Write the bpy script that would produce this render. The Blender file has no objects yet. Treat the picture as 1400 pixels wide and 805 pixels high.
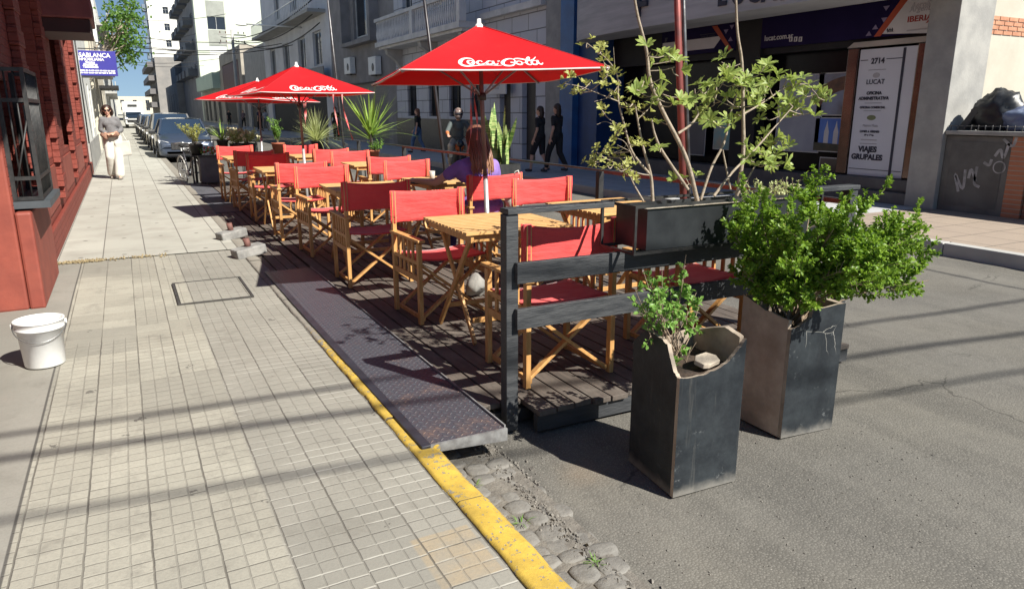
import bpy, bmesh, math, random
from mathutils import Vector, Matrix, Quaternion, noise as mnoise
R = math.radians
random.seed(7)
scene = bpy.context.scene
COL = scene.collection
# ---------------------------------------------------------------- camera numbers (street runs along +Y, sidewalk surface z = 0)
CAM_H = 1.55; FPX = 985.0; PITCH = math.atan(250 / 985); YAW = R(27.8)
def ray(x, y):
    a = (x - 700) / FPX; b = -(y - 402.5) / FPX
    f = math.cos(PITCH) + b * math.sin(PITCH); z = -math.sin(PITCH) + b * math.cos(PITCH)
    return a * math.cos(YAW) + f * math.sin(YAW), -a * math.sin(YAW) + f * math.cos(YAW), z
def atY(x, y, Y):
    r = ray(x, y); t = Y / r[1]; return Vector((r[0] * t, Y, CAM_H + r[2] * t))
def atX(x, y, X):
    r = ray(x, y); t = X / r[0]; return Vector((X, r[1] * t, CAM_H + r[2] * t))
# ---------------------------------------------------------------- tagging
def tag(o, label=None, cat=None, group=None, kind=None):
    if label: o['label'] = label
    if cat: o['category'] = cat
    if group: o['group'] = group
    if kind: o['kind'] = kind
    return o
def thing(name, loc, label, cat, group=None):
    o = bpy.data.objects.new(name, None); COL.objects.link(o); o.location = loc
    o.empty_display_size = .1
    return tag(o, label, cat, group)
def wloc(o):
    v = Vector((0, 0, 0))
    while o is not None: v += o.location; o = o.parent
    return v
class MB:
    def __init__(s): s.v = []; s.f = []; s.m = []; s.sm = []; s.p = []
    def add(s, vs, fs, mi=0, smooth=False):
        b = len(s.v); s.v += [Vector(v) for v in vs]
        fb = len(s.f)
        for f in fs: s.f.append([b + i for i in f]); s.m.append(mi); s.sm.append(smooth)
        s.p.append((b, len(s.v), fb, len(s.f)))
    def box(s, c, d, rot=None, mi=0, taper=1.0):
        c = Vector(c); hx, hy, hz = d[0] / 2, d[1] / 2, d[2] / 2
        vs = []
        for z in (-1, 1):
            k = taper if z > 0 else 1
            for x, y in ((-1, -1), (1, -1), (1, 1), (-1, 1)): vs.append(Vector((x * hx * k, y * hy * k, z * hz)))
        if rot is not None: vs = [rot @ v for v in vs]
        s.add([c + v for v in vs], [(0, 3, 2, 1), (4, 5, 6, 7), (0, 1, 5, 4), (1, 2, 6, 5), (2, 3, 7, 6), (3, 0, 4, 7)], mi)
        return s
    def span(s, a, b, mi=0):
        return s.box([(a[i] + b[i]) / 2 for i in range(3)], [abs(b[i] - a[i]) for i in range(3)], None, mi)
    def bar(s, p0, p1, w, h, up=(0, 0, 1), mi=0):
        p0, p1 = Vector(p0), Vector(p1); d = p1 - p0; L = d.length; d.normalize()
        up = Vector(up)
        if abs(d.dot(up)) > .99: up = Vector((0, 1, 0))
        x = d.cross(up).normalized(); z = x.cross(d)
        m = Matrix((x, d, z)).transposed()
        return s.box((p0 + p1) / 2, (w, L, h), m, mi)
    def tube(s, pts, r, n=8, mi=0, cap=True):
        pts = [Vector(p) for p in pts]; rs = r if isinstance(r, (list, tuple)) else [r] * len(pts)
        rings = []; prev = None
        for i, p in enumerate(pts):
            d = (pts[min(i + 1, len(pts) - 1)] - pts[max(i - 1, 0)])
            if d.length < 1e-9: d = Vector((0, 0, 1))
            d.normalize()
            if prev is None:
                a = Vector((0, 0, 1)) if abs(d.z) < .9 else Vector((1, 0, 0)); x = d.cross(a).normalized()
            else:
                x = prev - d * prev.dot(d)
                x = x.normalized() if x.length > 1e-6 else d.orthogonal().normalized()
            prev = x; y = d.cross(x)
            rings.append([p + (x * math.cos(2 * math.pi * k / n) + y * math.sin(2 * math.pi * k / n)) * rs[i] for k in range(n)])
        vs = [v for q in rings for v in q]; fs = []
        for i in range(len(pts) - 1):
            for k in range(n):
                fs.append((i * n + k, i * n + (k + 1) % n, (i + 1) * n + (k + 1) % n, (i + 1) * n + k))
        s.add(vs, fs, mi, True)
        if cap:
            s.add(rings[0], [tuple(reversed(range(n)))], mi); s.add(rings[-1], [tuple(range(n))], mi)
        return s
    def lathe(s, prof, c=(0, 0, 0), n=24, mi=0, axis='z', smooth=True):
        c = Vector(c); vs = []
        for r, z in prof:
            for k in range(n):
                a = 2 * math.pi * k / n; p = (r * math.cos(a), r * math.sin(a), z)
                if axis == 'x': p = (p[2], p[0], p[1])
                if axis == 'y': p = (p[1], p[2], p[0])
                vs.append(c + Vector(p))
        fs = []
        for i in range(len(prof) - 1):
            for k in range(n): fs.append((i * n + k, i * n + (k + 1) % n, (i + 1) * n + (k + 1) % n, (i + 1) * n + k))
        s.add(vs, fs, mi, smooth); return s
    def ell(s, c, r, rot=None, n=14, m=9, mi=0):
        c = Vector(c); vs = []; fs = []
        for i in range(m + 1):
            t = math.pi * i / m
            for k in range(n):
                a = 2 * math.pi * k / n
                v = Vector((r[0] * math.sin(t) * math.cos(a), r[1] * math.sin(t) * math.sin(a), -r[2] * math.cos(t)))
                if rot is not None: v = rot @ v
                vs.append(c + v)
        for i in range(m):
            for k in range(n): fs.append((i * n + k, i * n + (k + 1) % n, (i + 1) * n + (k + 1) % n, (i + 1) * n + k))
        s.add(vs, fs, mi, True); return s
    def prism(s, poly, fn, d0, d1, mi=0):
        # poly: 2-D outline; fn(a, b, d) maps to 3-D
        n = len(poly)
        vs = [fn(a, b, d0) for a, b in poly] + [fn(a, b, d1) for a, b in poly]
        s.add(vs, [tuple(range(n)), tuple(reversed(range(n, 2 * n)))] + [(i, i + n, (i + 1) % n + n, (i + 1) % n) for i in range(n)], mi)
        return s
    def build(s, name, mats, parent=None, bevel=0, recalc=True, loc=None):
        me = bpy.data.meshes.new(name)
        off = wloc(parent) if parent is not None else (Vector(loc) if loc is not None else Vector((0, 0, 0)))
        me.from_pydata([tuple(v - off) for v in s.v], [], s.f)
        if not isinstance(mats, (list, tuple)): mats = [mats]
        for m in mats: me.materials.append(m)
        me.polygons.foreach_set('material_index', s.m); me.polygons.foreach_set('use_smooth', s.sm)
        if recalc:
            bm = bmesh.new(); bm.from_mesh(me); bmesh.ops.remove_doubles(bm, verts=bm.verts, dist=1e-5)
            bmesh.ops.recalc_face_normals(bm, faces=bm.faces); bm.to_mesh(me); bm.free()
        me.update()
        o = bpy.data.objects.new(name, me); COL.objects.link(o)
        if parent is not None: o.parent = parent
        else: o.location = off
        if bevel:
            b = o.modifiers.new('bevel', 'BEVEL'); b.width = bevel; b.segments = 2; b.limit_method = 'ANGLE'; b.angle_limit = R(40)
        return o
def parts(mb, name, mats, parent=None, gap=.02, **kw):
    # every separate piece of mb becomes a part of its own; shapes closer than gap stay together
    import itertools
    n = len(mb.p); lo = []; hi = []
    for a, b, _, _ in mb.p:
        q = mb.v[a:b]; lo.append([min(v[i] for v in q) for i in range(3)]); hi.append([max(v[i] for v in q) for i in range(3)])
    up = list(range(n))
    def find(i):
        while up[i] != i: i = up[i]
        return i
    for i in range(n):
        for j in range(i):
            if all(lo[i][k] - gap <= hi[j][k] and lo[j][k] - gap <= hi[i][k] for k in range(3)): up[find(i)] = find(j)
    out = []
    for r in sorted({find(i) for i in range(n)}):
        m = MB()
        for i in range(n):
            if find(i) == r:
                a, b, fa, fb = mb.p[i]; m.add(mb.v[a:b], [[x - a for x in f] for f in mb.f[fa:fb]], 0)
                m.m[-(fb - fa):] = mb.m[fa:fb]; m.sm[-(fb - fa):] = mb.sm[fa:fb]
        out.append(m.build(name, mats, parent, **kw))
    return out
def kids(o): return [c for c in bpy.data.objects if c.parent == o]
def copy_tree(o, parent=None):
    c = o.copy(); COL.objects.link(c); c.parent = parent
    for k in kids(o): copy_tree(k, c)
    return c
def catmull(pts, k=6):
    pts = [Vector(p) for p in pts]
    if len(pts) < 3: return pts
    out = []
    P = [pts[0] * 2 - pts[1]] + pts + [pts[-1] * 2 - pts[-2]]
    for i in range(1, len(P) - 2):
        for j in range(k):
            t = j / k; a, b, c, d = P[i - 1], P[i], P[i + 1], P[i + 2]
            out.append(.5 * ((2 * b) + (c - a) * t + (2 * a - 5 * b + 4 * c - d) * t * t + (3 * b - a - 3 * c + d) * t ** 3))
    out.append(pts[-1]); return out
# ---------------------------------------------------------------- node helper
class NT:
    def __init__(s, name):
        s.mat = bpy.data.materials.new(name); s.mat.use_nodes = True; s.t = s.mat.node_tree
        s.b = s.t.nodes['Principled BSDF']; s.out = s.t.nodes['Material Output']
        s.geo = s.t.nodes.new('ShaderNodeNewGeometry'); s.tc = s.t.nodes.new('ShaderNodeTexCoord')
        s.pos = s.geo.outputs['Position']; s.obj = s.tc.outputs['Object']
    def put(s, sock, v):
        if isinstance(v, (int, float)): sock.default_value = v
        elif isinstance(v, (tuple, list)):
            sock.default_value = tuple(v) + ((1,) if len(v) == 3 and sock.type == 'RGBA' else ())
        else: s.t.links.new(v, sock)
    def math(s, op, a, b=0, c=None, clamp=False):
        n = s.t.nodes.new('ShaderNodeMath'); n.operation = op; n.use_clamp = clamp
        s.put(n.inputs[0], a); s.put(n.inputs[1], b)
        if c is not None: s.put(n.inputs[2], c)
        return n.outputs[0]
    def vmath(s, op, a, b=(0, 0, 0)):
        n = s.t.nodes.new('ShaderNodeVectorMath'); n.operation = op; s.put(n.inputs[0], a); s.put(n.inputs[1], b); return n.outputs[0]
    def sep(s, v):
        n = s.t.nodes.new('ShaderNodeSeparateXYZ'); s.put(n.inputs[0], v); return n.outputs
    def comb(s, x, y, z=0):
        n = s.t.nodes.new('ShaderNodeCombineXYZ'); s.put(n.inputs[0], x); s.put(n.inputs[1], y); s.put(n.inputs[2], z); return n.outputs[0]
    def noise(s, v, scale=5, det=4, rough=.55, dist=0):
        n = s.t.nodes.new('ShaderNodeTexNoise'); s.put(n.inputs['Vector'], v); n.inputs['Scale'].default_value = scale
        n.inputs['Detail'].default_value = det; n.inputs['Roughness'].default_value = rough; n.inputs['Distortion'].default_value = dist
        return n.outputs['Fac']
    def voro(s, v, scale=5, feat='F1', out='Distance', rnd=1):
        n = s.t.nodes.new('ShaderNodeTexVoronoi'); n.feature = feat; s.put(n.inputs['Vector'], v); n.inputs['Scale'].default_value = scale
        n.inputs['Randomness'].default_value = rnd
        return n.outputs[out]
    def white(s, v):
        n = s.t.nodes.new('ShaderNodeTexWhiteNoise'); n.noise_dimensions = '3D'; s.put(n.inputs['Vector'], v); return n.outputs['Value']
    def ramp(s, v, a, b, lo=0, hi=1):
        n = s.t.nodes.new('ShaderNodeMapRange'); n.interpolation_type = 'SMOOTHSTEP'; s.put(n.inputs[0], v)
        n.inputs[1].default_value = a; n.inputs[2].default_value = b; n.inputs[3].default_value = lo; n.inputs[4].default_value = hi
        return n.outputs[0]
    def mix(s, f, a, b, mode='MIX'):
        n = s.t.nodes.new('ShaderNodeMix'); n.data_type = 'RGBA'; n.blend_type = mode
        s.put(n.inputs[0], f); s.put(n.inputs[6], a); s.put(n.inputs[7], b); return n.outputs[2]
    def bump(s, h, st=.3, dist=.01):
        n = s.t.nodes.new('ShaderNodeBump'); n.inputs['Strength'].default_value = st; n.inputs['Distance'].default_value = dist
        s.put(n.inputs['Height'], h); s.t.links.new(n.outputs[0], s.b.inputs['Normal']); return n
    def scale3(s, v, k): return s.vmath('MULTIPLY', v, k)
    def fin(s, col=None, rough=None, metal=None, spec=None):
        if col is not None: s.put(s.b.inputs['Base Color'], col)
        if rough is not None: s.put(s.b.inputs['Roughness'], rough)
        if metal is not None: s.put(s.b.inputs['Metallic'], metal)
        if spec is not None: s.put(s.b.inputs['Specular IOR Level'], spec)
        return s.mat
    def line(s, x, pitch, w, off=0):
        # 1 on a joint line of half-width w (metres) repeating at pitch
        t = s.math('FRACT', s.math('ADD', s.math('DIVIDE', x, pitch), off))
        d = s.math('MULTIPLY', s.math('MINIMUM', t, s.math('SUBTRACT', 1, t)), pitch)
        return s.ramp(d, w * .5, w * 1.4, 1, 0)
def M(name, c1, c2=None, scale=6, rough=.6, metal=0, bump=0, bscale=40, stretch=(1, 1, 1), coord='pos', spec=None, grime=0, r2=None):
    n = NT(name); v = n.pos if coord == 'pos' else n.obj
    v = n.scale3(v, stretch)
    c2 = c2 or tuple(x * .8 for x in c1)
    f = n.noise(v, scale, 5, .6); f = n.ramp(f, .3, .7)
    col = n.mix(f, c1, c2)
    if grime:
        g = n.ramp(n.noise(v, scale * .37, 6, .7), .5, .75)
        col = n.mix(n.math('MULTIPLY', g, grime), col, (.05, .045, .04), 'MIX')
    rr = rough
    if r2 is not None: rr = n.ramp(f, 0, 1, rough, r2)
    if bump: n.bump(n.noise(v, bscale, 4, .6), bump, .01)
    return n.fin(col, rr, metal, spec)
def leafmat(name, a, b, trans=.35, coord='pos', scale=38):
    n = NT(name)
    f = n.ramp(n.noise(n.pos if coord == 'pos' else n.obj, scale, 3, .7), .3, .7)
    w = n.t.nodes.new('ShaderNodeObjectInfo')
    col = n.mix(f, a, b)
    col = n.mix(n.ramp(n.noise(n.vmath('ADD', n.pos, (9, 2, 4)), scale * 1.7, 2), .66, .7, 0, .8), col, (.34, .25, .09))
    n.fin(col, .45, 0, .35)
    tr = n.t.nodes.new('ShaderNodeBsdfTranslucent'); n.t.links.new(n.mix(.5, col, (a[0] * 1.5, a[1] * 1.6, a[2])), tr.inputs[0])
    mx = n.t.nodes.new('ShaderNodeMixShader'); mx.inputs[0].default_value = trans
    n.t.links.new(n.b.outputs[0], mx.inputs[1]); n.t.links.new(tr.outputs[0], mx.inputs[2]); n.t.links.new(mx.outputs[0], n.out.inputs[0])
    return n.mat
# ---------------------------------------------------------------- text
def put_text(s, size, mat, parent, name, o, u, v, align='CENTER', ext=.002, squash=1.0, bold=0, shear=0):
    cu = bpy.data.curves.new('txt', 'FONT'); cu.body = s; cu.size = size; cu.align_x = align; cu.extrude = ext; cu.offset = bold; cu.shear = shear
    cu.resolution_u = 3
    t = bpy.data.objects.new('txt', cu); COL.objects.link(t); bpy.context.view_layer.update()
    me = bpy.data.meshes.new_from_object(t.evaluated_get(bpy.context.evaluated_depsgraph_get()))
    bpy.data.objects.remove(t); bpy.data.curves.remove(cu)
    u = Vector(u).normalized(); v = Vector(v).normalized(); n = u.cross(v); off = wloc(parent) if parent else Vector((0, 0, 0))
    for w in me.vertices:
        w.co = Vector(o) + u * w.co.x * squash + v * w.co.y + n * (w.co.z + ext) - off
    me.materials.clear(); me.materials.append(mat); me.name = name
    ob = bpy.data.objects.new(name, me); COL.objects.link(ob)
    if parent: ob.parent = parent
    return ob
def ribbon(mb, pts, ws, fn, k=6, mi=0):
    P = catmull([(p[0], p[1], w) for p, w in zip(pts, ws)], k)
    L = []; Rr = []
    for i, p in enumerate(P):
        d = P[min(i + 1, len(P) - 1)] - P[max(i - 1, 0)]; d = Vector((d.x, d.y)).normalized() if Vector((d.x, d.y)).length > 1e-9 else Vector((1, 0))
        nn = Vector((-d.y, d.x)) * max(p.z, .5) / 2
        L.append(fn(p.x + nn.x, p.y + nn.y)); Rr.append(fn(p.x - nn.x, p.y - nn.y))
    n = len(P); mb.add(L + Rr, [(i, i + 1, n + i + 1, n + i) for i in range(n - 1)], mi)
# ================================================================ materials
def mat_tiles():
    n = NT('pavement_tiles'); p = n.sep(n.pos)
    wob = n.math('MULTIPLY', n.math('SUBTRACT', n.noise(n.pos, 2.3, 4), .5), .007)
    wob2 = n.math('MULTIPLY', n.math('SUBTRACT', n.noise(n.vmath('ADD', n.pos, (3, 8, 0)), 13, 3), .5), .007)
    x = n.math('ADD', n.math('ADD', p[0], .52), n.math('ADD', wob, wob2)); y = n.math('ADD', p[1], n.math('SUBTRACT', wob2, wob))
    T = .2205
    cx = n.math('FLOOR', n.math('DIVIDE', x, T))
    y2 = n.math('ADD', y, n.math('MULTIPLY', n.white(n.comb(cx, 3.3, 1)), .05))
    cy = n.math('FLOOR', n.math('DIVIDE', y2, T))
    cell = n.comb(cx, cy, 0)
    cell2 = n.comb(n.math('FLOOR', n.math('DIVIDE', cx, 2)), n.math('FLOOR', n.math('DIVIDE', cy, 3)), 2)
    sub_ = n.comb(n.math('FLOOR', n.math('DIVIDE', x, T / 3)), n.math('FLOOR', n.math('DIVIDE', y2, T / 3)), 4)
    r1 = n.white(cell); rs = n.white(sub_); r3 = n.white(cell2)
    ox, oy = n.line(x, T, .0034), n.line(y2, T, .0026); ix, iy = n.line(x, T / 3, .0042), n.line(y2, T / 3, .0042)
    far = n.ramp(p[1], 5.55, 5.62); left = n.ramp(p[0], .25, .255, 1, 0)
    smooth_ = n.math('MULTIPLY', n.math('GREATER_THAN', r3, .4), n.math('MULTIPLY', far, left))
    strip = n.ramp(p[0], -.55, -.545, 1, 0)
    plain = n.math('MAXIMUM', strip, smooth_)
    grid = n.math('SUBTRACT', 1, plain)
    near = n.ramp(p[0], .345, .36)
    base = n.mix(r1, (.41, .388, .325), (.325, .305, .255)); base = n.mix(n.math('MULTIPLY', r3, .3), base, (.27, .245, .20))
    base = n.mix(n.math('MULTIPLY', rs, n.math('MULTIPLY', grid, .22)), base, (.24, .225, .19))
    base = n.mix(n.math('MULTIPLY', near, .72), base, (.245, .232, .205))
    base = n.mix(n.math('MULTIPLY', n.math('GREATER_THAN', r3, .82), .45), base, (.205, .195, .17))
    bx = n.math('MULTIPLY', n.ramp(p[0], .765, .78), n.ramp(p[0], 1.0, 1.01, 1, 0)); by = n.math('MULTIPLY', n.ramp(p[1], 1.96, 1.97), n.ramp(p[1], 2.28, 2.29, 1, 0))
    base = n.mix(n.math('MULTIPLY', n.math('MULTIPLY', bx, by), n.ramp(n.noise(n.pos, 9, 4), .3, .6, .25, .6)), base, (.38, .28, .16))
    base = n.mix(strip, base, (.265, .25, .22))
    big = n.ramp(n.noise(n.pos, .8, 6, .65), .38, .68)
    base = n.mix(n.math('MULTIPLY', big, .42), base, (.21, .20, .172))
    stn = n.ramp(n.noise(n.vmath('ADD', n.pos, (4, 2, 0)), 3.4, 7, .78), .5, .7)
    base = n.mix(n.math('MULTIPLY', stn, .55), base, (.165, .152, .13)); rub = n.ramp(n.noise(n.scale3(n.pos, (1, 2.2, 1)), 11, 5, .8), .56, .74, 0, .45); base = n.mix(rub, base, (.15, .14, .12)); wallside = n.ramp(n.math('ADD', p[0], n.math('MULTIPLY', n.noise(n.pos, 3, 5), .5)), -.62, -.3, .5, 0); base = n.mix(wallside, base, (.17, .16, .14))  # last mix darkens the tiles towards the wall
    fine = n.noise(n.pos, 90, 4, .7)
    base = n.mix(n.ramp(fine, .35, .75, 0, .35), base, (.18, .168, .148))
    inner = n.math('MULTIPLY', n.math('MAXIMUM', ix, iy), grid)
    w1 = n.ramp(n.noise(n.pos, 4.2, 4), .32, .62, .35, 1)
    base = n.mix(n.math('MULTIPLY', n.math('MULTIPLY', inner, w1), .55), base, (.175, .163, .14))
    pale = n.math('MULTIPLY', n.math('MULTIPLY', n.math('MULTIPLY', iy, grid), near), n.ramp(n.noise(n.vmath('ADD', n.pos, (7, 1, 0)), 2.6, 4), .42, .56))
    base = n.mix(n.math('MULTIPLY', pale, .75), base, (.46, .44, .39))
    out = n.math('MAXIMUM', n.math('MULTIPLY', ox, n.ramp(n.noise(n.scale3(n.pos, (1, .5, 1)), 5, 3), .36, .6, .35, 1)), n.math('MULTIPLY', oy, .4))
    out = n.math('MULTIPLY', out, n.math('SUBTRACT', 1, strip))
    base = n.mix(n.math('MULTIPLY', out, .68), base, (.09, .08, .068))
    base = n.mix(n.math('MULTIPLY', n.line(p[0], 500, .006, .00109), .9), base, (.07, .065, .06))
    gum = n.math('LESS_THAN', n.voro(n.scale3(n.pos, (1, .8, 1)), 4.1), n.ramp(n.noise(n.pos, 40, 3), .35, .62, .0, .13))
    gum = n.math('MULTIPLY', gum, n.math('GREATER_THAN', n.noise(n.pos, 1.6, 2), .5))
    base = n.mix(n.math('MULTIPLY', gum, .75), base, (.085, .078, .07))
    h = n.math('SUBTRACT', n.math('MULTIPLY', fine, .25), n.math('ADD', n.math('MULTIPLY', inner, .6), out))
    h = n.math('ADD', n.math('ADD', h, n.math('MULTIPLY', r1, .6)), n.math('MULTIPLY', rs, .25))
    n.bump(h, .6, .005)
    return n.fin(base, .85, 0, .3)
def mat_slabs():
    n = NT('concrete_slabs'); p = n.sep(n.pos)
    u = n.math('ADD', p[0], .77); 
    ln = n.math('MAXIMUM', n.line(u, .42, .006), n.math('MULTIPLY', n.line(p[1], 1.2, .006, .3), .55))
    cell = n.comb(n.math('FLOOR', n.math('DIVIDE', u, .42)), n.math('FLOOR', n.math('ADD', n.math('DIVIDE', p[1], 1.2), .3)), 0)
    base = n.mix(n.white(cell), (.405, .395, .35), (.345, .335, .295))
    base = n.mix(n.ramp(n.noise(n.pos, 2, 5), .4, .75, 0, .6), base, (.25, .235, .205))
    base = n.mix(n.ramp(n.noise(n.pos, 60, 3), .4, .8, 0, .35), base, (.3, .28, .25))
    # a drilled spot in the middle of each slab
    fx = n.math('SUBTRACT', n.math('FRACT', n.math('DIVIDE', u, .42)), .5); fy = n.math('SUBTRACT', n.math('FRACT', n.math('DIVIDE', p[1], 1.2)), .5)
    d = n.math('SQRT', n.math('ADD', n.math('POWER', n.math('MULTIPLY', fx, .42), 2), n.math('POWER', n.math('MULTIPLY', fy, 1.2), 2)))
    base = n.mix(n.ramp(d, .02, .032, .8, 0), base, (.1, .09, .08))
    base = n.mix(n.math('MULTIPLY', ln, .85), base, (.12, .11, .1))
    n.bump(n.math('SUBTRACT', n.math('MULTIPLY', n.noise(n.pos, 50, 4), .3), ln), .4, .006)
    return n.fin(base, .85, 0, .3)
def mat_kerb():
    n = NT('yellow_kerb_paint'); p = n.sep(n.pos)
    j = n.line(p[1], .92, .006, .348)
    conc = n.mix(n.noise(n.pos, 20, 4), (.30, .275, .235), (.17, .155, .13))
    yel = n.mix(n.ramp(n.noise(n.pos, 7, 5, .7), .3, .7), (.60, .405, .07), (.40, .27, .055))
    fade = n.ramp(p[1], 3.9, 6.5, .0, .5)
    nz = n.noise(n.pos, 34, 5, .75); nz2 = n.noise(n.pos, 5, 4, .7)
    chip = n.math('ADD', n.math('ADD', nz, n.math('MULTIPLY', nz2, .35)), fade)
    chip = n.ramp(chip, .76, .80); dotp = n.ramp(n.voro(n.scale3(n.pos, (1, .6, 1)), 38), .12, .2, 1, 0); chip = n.math('MAXIMUM', chip, n.math('MULTIPLY', dotp, n.math('GREATER_THAN', nz2, .47)))
    far = n.ramp(n.math('ADD', n.math('MULTIPLY', nz2, 3), p[1]), 8.5, 10, 0, 1)
    chip = n.math('MAXIMUM', chip, far)
    col = n.mix(chip, yel, conc); col = n.mix(j, col, (.07, .06, .05))
    n.bump(n.math('SUBTRACT', n.math('ADD', n.math('MULTIPLY', nz, .5), n.math('MULTIPLY', chip, -.3)), j), .6, .008)
    return n.fin(col, n.ramp(chip, 0, 1, .55, .85), 0, .35)
def mat_asphalt(name='asphalt', a=(.150, .139, .120), b=(.092, .086, .077), sp=.65):
    n = NT(name)
    p0 = n.sep(n.pos)
    big = n.ramp(n.noise(n.pos, .7, 6, .65), .3, .7)
    c = n.mix(big, a, b); pat = n.ramp(n.noise(n.vmath('ADD', n.pos, (9, 3, 0)), .35, 4, .6), .45, .6); c = n.mix(n.math('MULTIPLY', pat, .5), c, (.138, .131, .12)); oil = n.ramp(n.noise(n.vmath('ADD', n.pos, (1, 7, 0)), 1.1, 5, .7), .58, .72); c = n.mix(n.math('MULTIPLY', oil, .62), c, (.06, .057, .053)); trk = n.math('MULTIPLY', n.ramp(n.noise(n.scale3(n.pos, (1.3, .12, 1)), 1.5, 5, .7), .46, .66), .45); c = n.mix(trk, c, (.075, .071, .065)); mot = n.ramp(n.noise(n.pos, 9, 6, .8), .5, .72, 0, .4); c = n.mix(mot, c, (.07, .066, .06))
    st = n.ramp(n.noise(n.scale3(n.pos, (1, .25, 1)), 1.8, 4, .6), .45, .75)
    c = n.mix(n.math('MULTIPLY', st, .35), c, (.165, .155, .138))
    gr = n.voro(n.pos, 95)
    c = n.mix(n.ramp(gr, .15, .45, sp, 0), c, (.235, .22, .195))
    sp2 = n.ramp(n.voro(n.pos, 26), .045, .075, .75, 0)
    c = n.mix(n.math('MULTIPLY', sp2, n.math('GREATER_THAN', n.white(n.vmath('SNAP', n.pos, (.09, .09, .09))), .6)), c, (.42, .4, .36))
    dsp = n.ramp(n.voro(n.vmath('ADD', n.pos, (.3, .1, 0)), 2.1), .012, .022, .5, 0)
    wp = n.vmath('ADD', n.pos, n.scale3(n.comb(n.noise(n.pos, 2.2, 5), n.noise(n.vmath('ADD', n.pos, (5, 5, 0)), 2.2, 5), 0), (.5, .5, .5)))
    ck = n.ramp(n.voro(wp, .55, 'DISTANCE_TO_EDGE'), .002, .006, .55, 0)
    c = n.mix(n.math('MULTIPLY', ck, n.ramp(n.noise(n.pos, .8, 2), .45, .55)), c, (.03, .028, .025))
    c = n.mix(n.math('MULTIPLY', dsp, n.math('GREATER_THAN', n.noise(n.pos, 2, 2), .55)), c, (.04, .035, .03))
    q = n.sep(n.vmath('SUBTRACT', n.pos, (1.80, 2.66, -.15))); dd = n.math('SQRT', n.math('ADD', n.math('POWER', q[0], 2), n.math('POWER', q[1], 2))); c = n.mix(n.math('MULTIPLY', n.ramp(n.math('ADD', dd, n.math('MULTIPLY', n.noise(n.pos, 6, 4), .2)), .08, .30, .4, 0), .7), c, (.24, .17, .11))
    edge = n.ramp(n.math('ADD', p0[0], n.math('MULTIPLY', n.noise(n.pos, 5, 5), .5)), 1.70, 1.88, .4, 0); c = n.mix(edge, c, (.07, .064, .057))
    n.bump(n.math('ADD', n.math('MULTIPLY', gr, .7), n.math('MULTIPLY', n.noise(n.pos, 12, 5), 1.2)), .5, .006)
    return n.fin(c, .9, 0, .25)
def mat_brick_red():
    n = NT('painted_red_brick'); p = n.sep(n.pos)
    row = n.math('FLOOR', n.math('DIVIDE', p[2], .075)); sh = n.math('MULTIPLY', n.math('MODULO', row, 2), .5)
    lz = n.line(p[2], .075, .006); ly = n.line(p[1], .25, .006, sh)
    j = n.math('MAXIMUM', lz, ly)
    base = n.mix(n.noise(n.pos, 3, 4), (.235, .054, .038), (.155, .034, .025))
    base = n.mix(n.ramp(n.noise(n.pos, 28, 4, .7), .5, .8, 0, .45), base, (.38, .10, .07))
    base = n.mix(n.math('MULTIPLY', j, .35), base, (.17, .03, .02))
    n.bump(n.math('SUBTRACT', n.math('MULTIPLY', n.noise(n.pos, 24, 4), .6), j), .8, .014)
    return n.fin(base, .7, 0, .3)
def mat_brick(name, a, b, mort, w=.25, h=.075, axis=1):
    n = NT(name); p = n.sep(n.pos)
    row = n.math('FLOOR', n.math('DIVIDE', p[2], h)); sh = n.math('MULTIPLY', n.math('MODULO', row, 2), .5)
    j = n.math('MAXIMUM', n.line(p[2], h, .007), n.line(p[axis], w, .007, sh))
    base = n.mix(n.noise(n.pos, 9, 4), a, b); base = n.mix(j, base, mort)
    n.bump(n.math('SUBTRACT', n.math('MULTIPLY', n.noise(n.pos, 40, 4), .4), j), .6, .01)
    return n.fin(base, .85)
def mat_deck():
    n = NT('weathered_deck_board'); p = n.sep(n.pos)
    idx = n.math('FLOOR', n.math('DIVIDE', p[0], .118))
    v = n.vmath('ADD', n.scale3(n.pos, (14, 1.2, 14)), n.comb(idx, 0, n.math('MULTIPLY', idx, 3.1)))
    g = n.noise(v, 3, 6, .7)
    base = n.mix(n.ramp(g, .3, .7), (.105, .082, .068), (.052, .042, .036))
    base = n.mix(n.math('MULTIPLY', n.white(n.comb(idx, 1, 1)), .4), base, (.15, .125, .105))
    dust = n.ramp(n.noise(n.pos, 3, 6, .7), .45, .75)
    base = n.mix(n.math('MULTIPLY', dust, .45), base, (.2, .175, .15))
    n.bump(g, .5, .006)
    return n.fin(base, .75)
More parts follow.
